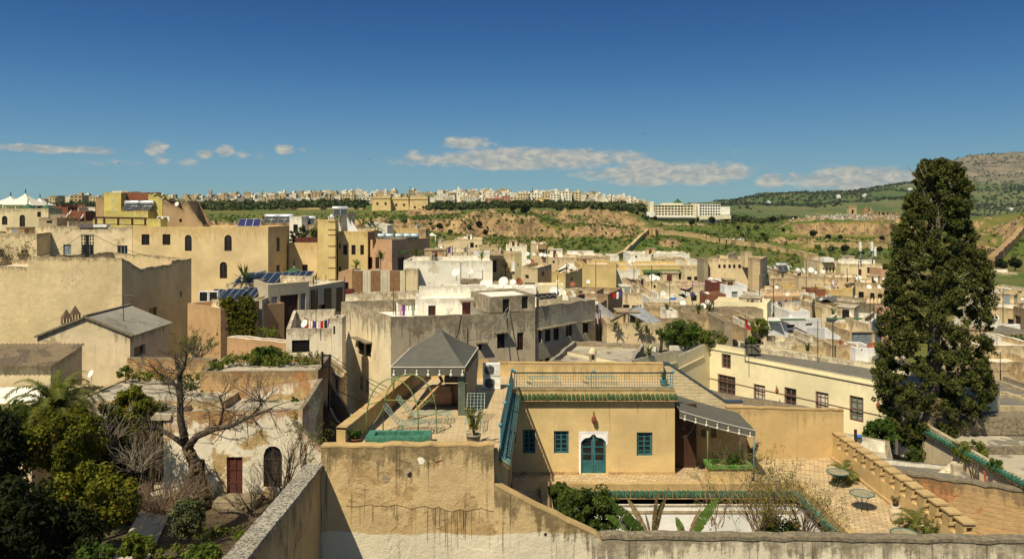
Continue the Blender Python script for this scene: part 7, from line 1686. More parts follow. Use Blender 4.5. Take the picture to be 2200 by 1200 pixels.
tree('court_bush', 'low bush at the foot of the court by the big wall', at(1590,1165,31), (.6,.5,.35), 'lf_bush', 64, 30, 60, .07, -17, cat='shrub')
# banana plants
def banana(label, cx, cy, D, spec, seed):
    g = random.Random(seed); c = Vector(at(cx, cy, D)); T = thing('banana_plant', label, 'banana plant', c); m = MB(); m.tube([tuple(c-Vector((0,0,2))), tuple(c)], [.14,.1], 8); obj('stem', m, MATS['banana_stem'], T)
    for (px, py, w, mat, dy) in spec:
        e = Vector(at(px, py, D)) + Vector((0, dy, 0)); mid = c.lerp(e, .55) + Vector((0,0,.18)); n = 26; V = []; RV = []; r = g.random()
        for i in range(n):
            def q(s): return c*(1-s)**2 + mid*2*s*(1-s) + e*s*s
            s0, s1 = i/n, (i+1)/n; p, p1 = q(s0), q(s1); d = (p1-p).normalized(); side = d.cross(Vector((0,-1,.35))).normalized()
            for sg in (-1, 1):
                f = lambda s: w*max(.05, (math.sin(PI*min(1,(s*.92+.06)))**.7)) if s > .12 else .015
                gap = .12*(p1-p) if g.random() < .35 else Vector((0,0,0)); dr = side*sg + Vector((0,0,-.25)); j = g.uniform(.85,1.1)
                V += [p, p1-gap, p1-gap+dr*f(s1)*j+d*.03, p+dr*f(s0)*j+d*.03]; RV += [min(1,max(0,r*.5+.5*g.random()))]*4
        V = np.array([tuple(v) for v in V]); rawmesh('leaf', V, np.arange(len(V)).reshape(-1,4), np.array(RV), MATS[mat], T)
banana('banana plant with torn arching leaves on the laurel side of the court', 1400, 1165, 31, [(1308,1068,.2,'lf_banana',-.3),(1302,1110,.2,'lf_banana',.2),(1350,1075,.12,'lf_dry',.3),(1412,1060,.08,'lf_dry',0),(1438,1050,.07,'lf_dry',.1),(1425,1085,.13,'lf_banana',.3),(1385,1100,.05,'lf_dry',-.2)], 1)
banana('banana plant with one broad upright leaf below the budding shrub', 1475, 1168, 30.6, [(1545,1070,.2,'lf_banana',.1),(1455,1115,.14,'lf_banana',.2),(1505,1095,.08,'lf_dry',.1),(1462,1130,.06,'lf_dry',-.1)], 2)
# ---- roof weeds, ivy, bushes
def weeds(name, label, spots, mat, seed, per=22, size=.09, cat='plants', r=(.15,.4), kind=None):
    C = []; R_ = []; g = random.Random(seed)
    for (px0, px1, py, D, n, h) in spots:
        for i in range(n): px = g.uniform(px0, px1); q = at(px, py, D); C.append((q[0], q[1]+g.uniform(-.5,.5), q[2]+g.uniform(0,h))); R_.append(g.uniform(*r))
    o = leaves(name, C, R_, per, size, seed, MATS[mat], shell=.3, up=.6)
    if kind: o['kind'] = kind
    else: tag(o, label, cat)
    return o
weeds('roof_weeds', None, [(485,690,778,49,80,.5),(440,480,790,48,14,.4),(275,330,812,48.8,22,.4),(335,455,814,48.8,34,.3),(380,620,1150,33,40,.1),(340,480,1190,29,30,.1),(560,660,1090,37,20,.1),(380,425,835,45.5,14,.5),(600,690,792,50,20,.5),(560,660,868,45.9,10,.2)], 'lf_weed', 71, 30, .07, r=(.12,.4), kind='stuff')
tree('shrub', 'leafy green bush behind the orange terrace wall', at(570,765,49.6), (1.2,.7,.65), 'lf_bush', 72, 40, 60, .09, -10.5, cat='shrub')
tree('shrub', 'green tuft on top of the orange brick wall by the garden house', at(632,862,46), (.35,.3,.28), 'lf_bush', 73, 16, 50, .06, -11.2, cat='shrub', tr=.03)
tree('shrub', 'bushy green weed at the foot of the low orange wall', at(268,800,49), (.5,.4,.4), 'lf_weed', 74, 22, 60, .06, -11, cat='shrub', tr=.03)
tree('shrub', 'dense green bushes on the grey roof before the roofless walls', at(1468,715,62.5), (1.6,1.2,1.0), 'lf_bush', 75, 80, 70, .09, -11, cat='shrub')
tree('shrub', 'lower green bush spreading toward the cream building', at(1525,726,61.5), (1.3,1.0,.55), 'lf_weed', 76, 50, 60, .08, -11, cat='shrub')
tree('shrub', 'small dark bush by the corner of the weedy tan wall', at(1419,716,61), (.35,.35,.5), 'lf_bush', 77, 16, 50, .08, -11, cat='shrub')
tree('shrub', 'green roof shrub beside the red flag', at(1615,733,60), (.55,.5,.35), 'lf_bush', 78, 25, 50, .08, -10.6, cat='shrub', tr=.04)
tree('shrub', 'shrub on the roof corner behind the red flag', at(1635,700,64), (.9,.6,.6), 'lf_weed', 79, 30, 50, .09, -10.5, cat='shrub', tr=.04)
tree('tree', 'leafy light green tree below the cream facade next to the cypress', at(1897,932,44.2), (1.0,.9,.85), 'lf_bush', 80, 60, 70, .09, -14.5)
tree('shrub', 'grassy mound at the foot of the cream facade', at(1868,960,44.8), (1.4,.8,.45), 'lf_bush', 81, 45, 70, .06, -14.5, cat='shrub')
tree('shrub', 'dark ivy bush at the foot of the cypress trunk', at(1985,985,43.6), (.9,.6,.7), 'lf_laurel', 82, 40, 60, .08, -14.5, cat='shrub')
tree('shrub', 'yellow flowering weeds on the green tiled roof', at(2085,970,39.5), (.95,.6,.55), 'lf_weed', 83, 45, 60, .06, -12.4, cat='shrub', tr=.03)
tree('shrub', 'small weed tuft lower on the green tiled roof', at(2140,1000,37), (.4,.4,.3), 'lf_bush', 84, 20, 50, .06, -12.4, cat='shrub', tr=.03)
tree('shrub', 'thin leafy shoots growing behind the green tiled roof', at(2105,905,46), (1.0,.5,.5), 'lf_weed', 85, 16, 22, .08, -13, cat='shrub', tr=.04)
tree('shrub', 'plants growing inside the open shed beyond the cypress', at(2170,733,67.5), (2.4,.6,.5), 'lf_bush', 86, 40, 40, .1, -12, cat='shrub', tr=.04)
g = random.Random(3)
ivy = [tuple(P(g.uniform(474,548), g.uniform(640,722), 66.6)) for _ in range(190)]; tag(leaves('ivy', ivy, [.42]*190, 30, .12, 91, MATS['lf_ivy'], shell=.2, squash=1, up=.2), 'thick yellow green ivy hanging over the wall of the modern house', 'ivy')
weeds('terrace_shrubs', None, [(545,600,722,62,10,.3),(560,590,716,64,8,.5)], 'lf_weed', 92, 24, .09, r=(.2,.45), kind='stuff')
# yuccas, palms and pots on the terraces among the houses
def spiky(name, label, px, py, D, n, L, mat, seed, trunk=0.0, w=.05, up=1.3, cat='plant'):
    c = Vector(at(px,py,D)); T = thing(name, label, cat, c-Vector((0,0,trunk))); g = random.Random(seed); V = []; RV = []
    for i in range(n):
        a = g.uniform(0,2*PI); e = up - 1.5*(i/n) + g.gauss(0,.1); d = Vector((math.cos(a)*math.cos(e), math.sin(a)*math.cos(e), math.sin(e))); s = Vector((-math.sin(a), math.cos(a), 0)); l = L*g.uniform(.75,1.1); m1 = c+d*l*.55; tip = c+d*l-Vector((0,0,l*.12))
        V += [c-s*w*.5, c+s*w*.5, m1+s*w, m1-s*w, m1-s*w, m1+s*w, tip+s*w*.1, tip-s*w*.1]; RV += [g.random()]*8
    V = np.array([tuple(v) for v in V]); rawmesh('foliage', V, np.arange(len(V)).reshape(-1,4), np.array(RV), MATS[mat], T)
    m = MB(); m.tube([tuple(c-Vector((0,0,max(trunk,.3)))), tuple(c)], .06 if trunk > .5 else .12, 6); obj('trunk', m, MATS['bark'], T)
spiky('agave', 'big upright agave in front of the arched yellow house', 525, 598, 76, 40, 2.0, 'lf_agave', 1, 0, .08, 1.45)
spiky('yucca', 'spiky yucca on a thin trunk before the pink house', 818, 556, 95, 46, 1.5, 'lf_agave', 2, 2.4, .06, 1.3)
spiky('fan_palm', 'small dark fan palm on the terrace below the three windows', 766, 570, 96, 40, 1.1, 'lf_bush', 3, .6, .07, 1.1)
spiky('yucca', 'yucca at the corner between the pink house and the long white wall', 893, 550, 90, 40, 1.5, 'lf_weed', 4, 1.0, .06, 1.3)
spiky('yucca', 'dry yucca sprouting beside the tan stair tower', 1035, 555, 86, 26, 1.3, 'lf_weed', 5, 1.0, .05, 1.4)
spiky('yucca', 'dry thin-leaved plant inside the notch of the stair tower', 1086, 575, 83.5, 24, 1.1, 'lf_dry', 6, .9, .04, 1.3)
for k, (px, py, lab) in enumerate(((778,484,'yellowish roof palm closest to the pale grey roof block'),(795,485,'middle one of the roof palms, half hidden'),(806,486,'roof palm nearest the white shed house'))): spiky('roof_palm', lab, px, py, 112, 34, 2.0, 'lf_weed', 10+k, 1.2, .1, .9, 'palm')
for k, (px, py, lab) in enumerate(((634,508,'dark shrub in the planter end beside the tall pale wall'),(652,500,'thin shrub in the middle of the terrace planters'),(674,504,'shrub in the planter end beside the ochre tower'))): tree('planter_shrub', lab, at(px,py,106.5), (.8,.5,.9), 'lf_olive', 20+k, 22, 40, .14, -4.6, cat='shrub', tr=.05)
spiky('cactus_pot', 'potted cactus on the terrace beside the front stone screen', 679, 606, 82, 14, 1.4, 'lf_agave', 30, 0, .07, 1.5); spiky('roof_plant', 'green potted plant on the grey roof by the clustered dishes', 1501, 666, 71, 40, .9, 'lf_bush', 31, 0, .05, 1.3); spiky('roof_plant', 'bushy pot plant at the end of the grey planter roof', 1523, 662, 72, 40, 1.0, 'lf_weed', 32, 0, .05, 1.3); spiky('roof_plant', 'tufted plant on the little white roof box', 1433, 662, 72, 34, .7, 'lf_bush', 33, 0, .05, 1.2); spiky('roof_plant', 'green tuft on the grey tarp roof below the pinkish strip', 1683, 664, 80, 40, .9, 'lf_bush', 34, 0, .05, 1.2)
for k, (px, py, D, lab) in enumerate(((1322,698,63,'weed tuft on the tan wall under the sheet roof, closer to the white ramp'),(1370,698,63,'weed tuft in the middle of the tan wall under the sheet roof'),(1390,706,63,'trailing weed by the crack of the tan wall'),(1205,639,73,'small green bush among the cream dishes'),(1395,753,55,'weeds at the corner of the grey roof with white kerbs'),(1790,668,78,'green tuft before the cream parapet with green line'),(1735,745,59,'weeds on the low white stained box'))): spiky('wall_weed', lab, px, py, D, 40, .55, 'lf_bush', 40+k, 0, .04, 1.0)
# ================================================================ things on the roofs
# ---- satellite dishes
def mkdish(mat):
    T = thing('satellite_dish', 'white satellite dish', 'satellite dish', (0,0,0)); m = MB(); pr = [(0,0),(.17,.012),(.33,.05),(.5,.115),(.515,.115),(.34,.03),(.17,-.012),(0,-.025)]
    ax = Vector((0,-1,.55)).normalized(); c = Vector((0,0,.62)); m.lathe(c, pr, 20, axis=ax); obj('reflector', m, MATS[mat], T)
    m = MB(); tip = c + ax*.52 - Vector((0,0,.12)); m.bar(c + Vector((0,-.1,-.45)), tip, .022); m.bar(tip, tip+ax*.09, .06); obj('feed_arm', m, MATS['steel'], T)
    m = MB(); m.tube([(0,.06,-.25),(0,.06,.5),(0,.02,.6)], .03, 6); m.bar((-.2,.05,-.22),(.2,.05,-.22),.03); obj('mast', m, MATS['iron'], T); return T
DP = {k: mkdish(v) for k, v in (('w','dish_white'),('c','dish_cream'),('r','dish_rust'),('g','dish_grey'))}
DK = {k: list(v.children) for k, v in DP.items()}; DUSED = set()
CN = {'w':'white','c':'cream','r':'rust brown','g':'grey'}
# host house, then (column, row, width in picture px, colour, turn in degrees)
DISH = {
 'greybox': [(130,468,11,'w',-60),(145,463,12,'w',-55),(151,458,15,'w',-55),(178,465,13,'w',-55)],
 'browncubes': [(380,439,11,'w',-20),(392,434,8,'w',-70)],
 'laundry': [(655,695,18,'w',-35)],
 'darkshed': [(980,585,19,'w',-30),(1009,583,14,'w',10)],
 'penthouse2': [(1040,610,18,'w',-5),(1052,608,13,'w',-12),(1082,605,21,'w',-20),(1102,606,13,'w',-15),(1115,605,17,'r',40)],
 'lattice': [(1162,616,16,'c',-25),(1126,615,9,'w',0)],
 'roofmess': [(1190,625,18,'w',-5),(1206,630,20,'c',0),(1231,611,12,'r',-25)],
 'roughtan': [(1142,563,13,'r',-20),(1135,562,11,'w',15)],
 'tanback': [(1133,545,9,'w',0),(1146,546,8,'w',20),(1163,547,9,'w',-10),(1170,548,9,'w',10),(1179,548,6,'w',0)],
 'whitearch': [(1123,533,11,'w',10)],
 'pinkrim': [(1233,544,7,'w',0),(1273,547,8,'w',0),(1246,548,7,'w',15)],
 'tentroofh': [(1202,605,14,'w',-10)],
 'darkroofbox': [(1263,605,9,'w',10)],
 'greeneave': [(1352,562,8,'w',0),(1360,560,8,'w',20)],
 'creambits': [(1402,596,15,'w',0),(1411,599,14,'w',-15),(1428,601,11,'r',30),(1440,597,14,'w',10),(1447,603,12,'g',-10)],
 'yellowstrip': [(1424,630,12,'w',10)],
 'stepbase': [(1376,641,14,'r',0)],
 'whitestrip': [(1397,647,12,'w',-10)],
 'tallend': [(1526,600,10,'w',0),(1538,602,10,'w',15),(1546,602,9,'w',30)],
 'redrim': [(1518,633,13,'w',-15)],
 'planters': [(1467,651,12,'w',-10),(1510,658,14,'w',-10),(1520,650,13,'w',20),(1527,655,11,'c',30)],
 'weedroof': [(1604,713,16,'w',-30)],
 'heaterh': [(1665,587,11,'w',60)],
 'whiterim': [(1714,581,12,'w',15),(1725,581,13,'w',40),(1742,580,12,'w',-5),(1751,585,8,'w',0),(1767,583,9,'w',0)],
 'brownwin': [(1855,569,7,'w',-30),(1894,575,7,'w',0)],
 'tanplain2': [(1837,597,9,'w',0),(1847,596,10,'w',15)],
 'greyend': [(1881,600,9,'w',5),(1899,600,8,'w',0)],
 'stonecren': [(1867,616,10,'w',-10),(1889,616,9,'w',0)],
 'curvy': [(1668,617,8,'w',0)],
 'pinkroof': [(1691,632,9,'c',0),(1720,635,11,'w',50),(1734,635,14,'w',-5)],
 'ybox': [(1835,641,13,'w',-20)],
 'awnhouse': [(1766,646,12,'w',0)],
 'tantower': [(1736,671,9,'w',0)],
 'creamgreen': [(1803,667,13,'w',-10),(1818,671,10,'w',5)],
 'whitestepped': [(1698,680,8,'w',0),(1748,722,16,'w',15)],
 'creamround': [(1804,697,12,'w',-10)],
 'whitelowbox': [(1795,740,14,'w',-70),(1807,738,15,'r',20)],
 'whitelowbox2': [(1872,745,19,'r',-15)],
 'eastwhite': [(2148,652,14,'w',20),(2167,650,7,'w',0),(2196,642,6,'w',0)],
 'eastbig': [(2141,682,10,'w',-20)],
 'eastwall': [(2128,751,15,'w',20)],
 'flatroof': [(196,803,17,'w',-35)],
 'backwhite': [(948,531,6,'w',0),(965,534,5,'w',10)],
 'creambox': [(998,510,5,'w',0)],
}
ORD = ['first','second','third','fourth','fifth','sixth','seventh']
def short(lab, n):
    w = lab.split()[:n]
    while w and w[-1].lower() in ('a','the','of','with','and','on','in','its','under','below','beside','behind','from','by','to','at','before','carrying','half','two','dark','row'): w.pop()
    return ' '.join(w)
for key, lst in DISH.items():
    o, pts, ztop, par, lab = H[key]; sl = short(lab, 9); Dn = min(p.y for p in pts); Df = max(p.y for p in pts); lst = sorted(lst, key=lambda r: -r[0])
    for i, (px, py, w, c, rz) in enumerate(lst):
        base_row = py + w*.75
        D = Dn + min(2.0, (Df-Dn)*.5)
        zb = Zp(base_row, D); zr = ztop - par
        if zb < zr + .05:                      # stand it on the roof or the parapet it is seen over
            D2 = DZ(base_row, zr) if base_row > HY else D
            if Dn - .5 < D2 < Df + 3: D = D2; zb = zr
        s = w/F*D/1.0
        nw = {'w': 'white', 'c': 'cream coloured', 'r': 'rust brown', 'g': 'grey'}[c]
        same = [r for r in lst if r[3] == c]
        l2 = f'{nw} dish on the {short(lab, 10)}' if len(same) == 1 else f'{nw} dish {ORD[same.index(lst[i])]} of {len(same)} from the cypress on the {short(lab, 6)}'
        x = Xp(px, D); z = Zp(py, D) - .62*s
        if c not in DUSED: DUSED.add(c); T = DP[c]; T.location = (x,D,z); T.rotation_euler = (0,0,R(rz)); T.scale = (s,)*3; tag(T, l2, 'satellite dish', 'satellite dishes on the old town roofs')
        else: dup(DP[c], (x,D,z), R(rz), s, l2, 'satellite dishes on the old town roofs', DK[c])
# ---- thin aerial masts
def aerial(px, py0, py1, D, label, arms=3, tilt=0.0):
    x, z0, z1 = Xp(px,D), Zp(py1,D), Zp(py0,D); T = thing('aerial', label, 'aerial', (x,D,z0)); m = MB(); xt = x+tilt*(z1-z0); m.tube([(x,D,z0-.5),(xt,D,z1)], .028*D/60, 5); obj('mast', m, MATS['iron'], T)
    if arms:
        m = MB(); r = .016*D/60; m.bar((xt-.7,D,z1-.1),(xt+.7,D,z1-.02),r)
        for k in range(arms+2): u = -.6+1.2*k/(arms+1); m.bar((xt+u,D-.25+.05*k,z1-.08),(xt+u,D+.25-.05*k,z1-.08),r)
        obj('array', m, MATS['steel'], T)
for a in ((265,632,700,54,'tall thin aerial with long bars over the gabled house',6),(500,0,0,0,'',0)):
    if a[3]: aerial(*a)
AER = [(990,563,615,74,'black pole aerial between the two dishes on the grey shed',0),(1037,580,610,74,'short comb-shaped aerial beside the pair of white dishes',3),(871,581,640,68,'thin pole before the cream pier of the long white wall',0),(845,620,680,64,'thin pole over the pale sloping wall',0),(740,594,640,74,'leaning aerial beside the front stone screen',2),(679,600,700,57,'thin pole rising from the laundry house terrace',0),(1198,590,650,70,'thin pole among the cream dishes',0),(1250,575,640,84,'pole on the rough dark parapet',2),(1280,560,625,90,'thin aerial over the clothesline wall',2),(1325,566,620,92,'thin pole at the end of the plain tan wall',0),(1362,575,625,90,'thin aerial above the stepped tan wall',3),(1400,570,625,92,'thin pole by the cream front with openings',0),(1439,600,660,78,'dark pole beside the white strip parapet',0),(1488,605,680,76,'spindly aerial before the pink awning',4),(1604,690,770,58.5,'flag pole like aerial beside the red flag roof',0),(1632,590,640,84,'thin aerial next to the dark gap of the tall house',3),(1732,560,640,98,'tall thin aerial over the blank tan wall',0),(1752,610,660,94,'thin aerial on the red brick wall',2),(1790,690,775,58,'tall lattice-like aerial crossing the white slope',4),(1789,690,780,57.6,'twin pole beside the lattice-like aerial',0),(1757,690,780,57.4,'aerial pole with crossbars before the bright white house',5),(1870,650,740,66,'thin pole crossing the grey stone house',0),(1878,655,735,66.5,'second thin pole beside the grey stone house',0),(2155,620,690,86,'thin pole before the large tan house beyond the cypress',0),(2149,755,810,57,'pole on the rough tan wall beyond the cypress',2),(1662,600,690,80,'thin aerial over the laundry of the pinkish roof',2),(1845,560,610,120,'thin aerial before the brown shuttered window',3),(1820,575,620,118,'thin aerial beside the brown door of the cream house',0),(1100,560,600,100,'pole on the tan house roof by the stair tower',2),(940,520,545,115,'iron rod post on the white parapet',0),(1005,525,560,112,'tall iron rod on the rod-topped parapet',0),(972,528,548,115,'iron rod in the middle of the rod-topped parapet',0),(700,590,616,88,'slim rod by the cactus pot',0),(470,482,512,120,'thin pole on the white roofs behind the arched house',0),(1010,545,570,100,'rod beside the small bright white wall',0)]
for a in AER: aerial(*a)
# masts of the cream house with the brown window
for px, y0, y1, lab in ((1848,519,566,'white panelled mobile mast on the cream house, nearer the tank'),(1873,519,566,'taller white panelled mast of the pair on the cream house'),(1880,530,552,'short white antenna panel beside the taller mast')):
    D = 146.; x = Xp(px,D); T = thing('mobile_mast', lab, 'mast', (x,D,Zp(y1,D))); m = MB(); m.tube([(x+.2,D+.2,Zp(y1,D)),(x+.2,D+.2,Zp(y0+10,D))], .12, 6); m.bar((x+.2,D,Zp(y1-14,D)),(x+3,D+2,Zp(y1,D)),.06); m.bar((x+.2,D,Zp(y1-14,D)),(x-2.5,D+1,Zp(y1,D)),.06); obj('mast', m, MATS['grey_metal'], T); m = MB(); m.box(x-.18,x+.18,D-.15,D+.15,Zp(y0+20,D),Zp(y0,D)); obj('panel', m, MATS['white'], T)
# ---- utility rack of insulators on the brick house
T = thing('utility_rack', 'black steel pole carrying a tall rack of round insulators', 'utility pole', at(188,552,74.5)); D = 74.5; m = MB(); m.bar(at(187.5,552,D),at(187.5,505,D),.22); m.bar(at(174,505,D),at(202,505,D),.09); m.bar(at(184,552,D),at(184,535,D),.06)
for px in (176,182,194,200): m.bar(at(px,505,D),at(px,545,D),.035)
obj('frame', m, MATS['iron'], T)
for py in (508,514,521,526,533,539,544):
    m = MB()
    for px in (176,182,194,200): m.ball(at(px,py,D-.1), .085, .085, .1, 6)
    m.bar(at(176,py,D),at(200,py,D),.025); obj('insulator_row', m, MATS['iron'], T)
def cable(pts, label, r=.02, sag=.6, name='cable', mat='iron'):
    m = MB()
    for p, q in zip(pts[:-1], pts[1:]):
        p, q = Vector(p), Vector(q); m.tube([tuple(p.lerp(q, s/10) - Vector((0,0,sag*4*(s/10)*(1-s/10)))) for s in range(11)], r, 4, caps=False)
    single(name, m, MATS[mat], label, 'cable')
cable([at(174,505,74.4),at(85,548,74)], 'thin cable slanting from the insulator rack toward the tan house', .02, .3); cable([at(202,505,74.4),at(345,555,84)], 'thin cable slanting from the insulator rack over the shaded end wall', .02, .3)
T = thing('power_pole', 'black iron bracket pole holding power lines in the alley', 'power pole', at(708,870,48)); m = MB(); m.bar(at(706,880,48),at(709,763,48),.12); m.bar(at(693,763,48),at(710,763,48),.09); m.bar(at(693,756,48),at(693,790,48),.1); m.bar(at(693,787,48),at(710,787,48),.07)
for py in (758,765,772,779): m.ball(at(692,py,47.9), .09,.09,.11, 6)
obj('pole', m, MATS['iron'], T)
for i, (py0, px1, py1) in enumerate(((760,925,862),(768,930,875),(776,905,880),(784,880,885),(792,860,890),(830,905,878))): cable([at(708,py0,48),at(px1,py1,41.8)], ('topmost of the power lines slanting from the iron bracket pole','second power line down from the iron bracket pole','third power line down from the iron bracket pole','fourth power line down from the iron bracket pole','fifth power line down, the one above the thick cable','thick black cable sagging below the power lines')[i], .018 if i < 5 else .035, .35)
cable([at(1098,648,60),at(1000,730,54)], 'pale cable looping across the grey block front, upper one', .03, .8, mat='steel'); cable([at(1100,650,60),at(1040,725,54)], 'pale cable looping across the grey block front, lower one', .03, .9, mat='steel'); cable([at(991,678,57.5),at(980,725,57)], 'short black cable hanging on the grey block wall', .04, .3)
# ---- laundry
def laundry(px0, px1, py, D, cols, label, D1=None, h=(.5,1.1), post=True):
    D1 = D1 or D; a, b2 = Vector(at(px0,py,D)), Vector(at(px1,py,D1)); T = thing('clothesline', label, 'clothesline', a-Vector((0,0,1.2))); g = random.Random(int(px0)); m = MB(); m.tube([tuple(a.lerp(b2,s/8)-Vector((0,0,.3*4*(s/8)*(1-s/8)))) for s in range(9)], .012, 4)
    if post: m.bar(a,a-Vector((0,0,1.4)),.05); m.bar(b2,b2-Vector((0,0,1.4)),.05)
    obj('line', m, MATS['iron'], T); n = len(cols)
    for i, c in enumerate(cols):
        s0, s1 = (i+.1)/n, (i+.9)/n; f = lambda s: a.lerp(b2,s)-Vector((0,0,.3*4*s*(1-s))); hh = g.uniform(*h); m = MB(); k = 5
        for j in range(k):
            u0, u1 = s0+(s1-s0)*j/k, s0+(s1-s0)*(j+1)/k; w = lambda u: Vector((0,.06*math.sin(u*60),0)); p, q = f(u0), f(u1); m.q([p+w(u0)-Vector((0,0,hh*(1+.06*math.sin(j*2)))), q+w(u1)-Vector((0,0,hh*(1+.06*math.sin(j*2+2)))), q, p], 0, None, True)
        obj('garment', m, MATS[c], T)
laundry(850,905,648,63.5,['white','pink_cloth','purple_cloth','white','white','curtain_green','white','black_cloth'],'clothesline of white and pink washing on the grey block roof',h=(.8,1.3)); laundry(655,712,682,61,['red_cloth','white','purple_cloth','white','red_cloth','black_cloth','purple_cloth'],'dark and red washing inside the roofless laundry house terrace',h=(.6,1.2)); laundry(1278,1336,623,78,['black_cloth','purple_cloth','white','purple_cloth','black_cloth','white','red_cloth','red_cloth','white','purple_cloth'],'long sagging clothesline across the white wall',74,h=(.4,.7)); laundry(1358,1382,598,92,['black_cloth','black_cloth','red_cloth','black_cloth'],'short line of black and red washing above the stepped wall',h=(.7,1.2)); laundry(1665,1690,643,84,['white','purple_cloth','white','purple_cloth'],'washing under the pinkish roof strip',h=(.4,.8)); laundry(1786,1806,598,119,['white','pink_cloth','pink_cloth'],'bright pink washing on the grey-tan wall',h=(.6,.9)); laundry(935,968,529,116,['white','pink_cloth','purple_cloth','blue_plastic','purple_cloth'],'purple and white washing on the rod-topped parapet',h=(.7,1.0)); laundry(1278,1290,665,66,['white','pink_cloth','white'],'pale washing behind the brown wall in shade',h=(.5,.9)); laundry(1462,1512,622,90,['white','white','purple_cloth','white','purple_cloth'],'pale washing hung under the pink awning',h=(.3,.5),post=False)
laundry(1700,1735,713,67.5,['yellow_cloth','yellow_cloth','yellow_cloth','blue_plastic'],'yellow washing and a blue cloth on the white stepped house',h=(.7,.9),post=False)
m = MB(); q = [P(1460,618,91),P(1518,612,93),P(1516,605,96),P(1462,608,97)]
for i in range(8): f = lambda s, e: (q[0].lerp(q[1],s).lerp(q[3].lerp(q[2],s),e) - Vector((0,0,.25*math.sin(PI*s*2)**2))); m.q([f(i/8,0),f((i+1)/8,0),f((i+1)/8,1),f(i/8,1)],0,None,True)
single('awning', m, MATS['pink_cloth'], 'faded pink awning stretched over the cream house roof', 'awning')
m = MB(); q = [P(1738,650,83),P(1800,648,83),P(1796,634,89),P(1742,640,89)]
for i in range(8): m.q([f2 for f2 in (q[0].lerp(q[1],i/8)-Vector((0,0,.3*math.sin(i))), q[0].lerp(q[1],(i+1)/8)-Vector((0,0,.3*math.sin(i+1))), q[3].lerp(q[2],(i+1)/8), q[3].lerp(q[2],i/8))],0,None,True)
single('tarpaulin', m, MATS['canvas'], 'grey cloth awning over the dark open roof room', 'tarpaulin')
m = MB(); g = random.Random(2)
for i in range(7): x = Xp(1690+i*6,85); m.ball((x,85+g.random(),Zp(652,85)), .35,.3,.22, 8)
single('tarp_bundle', m, plain('tarp_blue', (.10,.20,.28), .7), 'lumpy blue grey tarpaulin bundle on the grey roof', 'tarpaulin')
# rug with zigzags hung on the parapet
m, t, b = newmat('rug_zigzag'); pos = N(t, 'ShaderNodeNewGeometry').outputs['Position']; sp = N(t, 'ShaderNodeSeparateXYZ', {0: pos}); zig = mth(t, 'PINGPONG', mth(t, 'MULTIPLY', sp.outputs[0], 2.2), .5); st = mth(t, 'FRACT', mth(t, 'ADD', mth(t, 'MULTIPLY', sp.outputs[2], 3.2), zig)); t.links.new(mix(t, rng(t, st, .62, .66), (.035,.028,.045), (.35,.29,.19)), b.inputs['Base Color'])
mb = MB(); p, q2 = P(1153,640,60.1), P(1196,637,62.4)
for i in range(8):
    A, B2 = p.lerp(q2,i/8), p.lerp(q2,(i+1)/8); dz = Vector((0,0,.9)); bk = Vector((-.2,.55,0)); mb.q([A-dz*.15, B2-dz*.15, B2+dz*.35+bk*.2, A+dz*.35+bk*.2],0,None,True); mb.q([A+dz*.35+bk*.2, B2+dz*.35+bk*.2, B2-dz*.1+bk*2.5, A-dz*.1+bk*2.5],0,None,True)
single('rug', mb, m, 'dark rug with pale zigzag stripes drying over the roof wall', 'rug')
def plchair(px, py, D, mat, label, rz):
    c = Vector(at(px,py,D)); T = thing('roof_chair', label, 'chair', c); 
    def tr(x,y,z): return (c.x+x*math.cos(rz)-y*math.sin(rz), c.y+x*math.sin(rz)+y*math.cos(rz), c.z+z)
    m = MB(); m.bar(tr(0,-.22,.45),tr(0,.24,.45),.5,.05); obj('seat', m, MATS[mat], T); m = MB(); m.bar(tr(0,.26,.45),tr(0,.34,.95),.5,.05,up=(0,1,0)); obj('backrest', m, MATS[mat], T)
    for x in (-.22,.22):
        for y in (-.2,.22): m = MB(); m.bar(tr(x,y,0),tr(x,y,.44),.04); obj('leg', m, MATS[mat], T)
plchair(1218,660,67,'dish_cream','pale plastic chair on the cluttered roof by the rug',.4); plchair(1236,658,68,'white','second pale plastic chair nearer the dark armchair',2.2); plchair(1252,655,68,'black_cloth','dark armchair on the cluttered roof beyond the rug',2.8)
# ---- solar panels and heaters
def panel(px, py, D, w, h, label, mat='solar', rz=0.0, tilt=.62, n=3, name='solar_collector', group=None):
    c = Vector(at(px,py,D)); T = thing(name, label, 'solar panel', c, group); ux = Vector((math.cos(rz),math.sin(rz),0)); uy = Vector((-math.sin(rz)*math.cos(tilt), math.cos(rz)*math.cos(tilt), math.sin(tilt))); nn = ux.cross(uy)
    def slab(nm, a, b2, e, f, t0, t1, mt):
        m = MB(); A = [c+ux*a+uy*e, c+ux*b2+uy*e, c+ux*b2+uy*f, c+ux*a+uy*f]; lo = [p+nn*t0 for p in A]; hi = [p+nn*t1 for p in A]; m.q(hi); m.q(lo[::-1])
        for i in range(4): j = (i+1)%4; m.q([lo[i],lo[j],hi[j],hi[i]])
        return m, mt
    m, mt = slab('', -w/2, w/2, 0, h, -.05, .0, 'steel'); obj('frame', m, MATS['steel'], T)
    for i in range(n): m, _ = slab('', -w/2+w*i/n+.04, -w/2+w*(i+1)/n-.04, .05, h-.05, .002, .014, mat); obj('collector', m, MATS[mat], T)
    m = MB()
    for s in (-.4,.4): p = c+ux*w*s+uy*h*.95; m.bar(p, Vector((p.x,p.y,c.z-.1)), .05); m.bar(c+ux*w*s-Vector((0,0,.1)), Vector((p.x,p.y,c.z-.1)), .05)
    obj('stand', m, MATS['steel'], T); return T
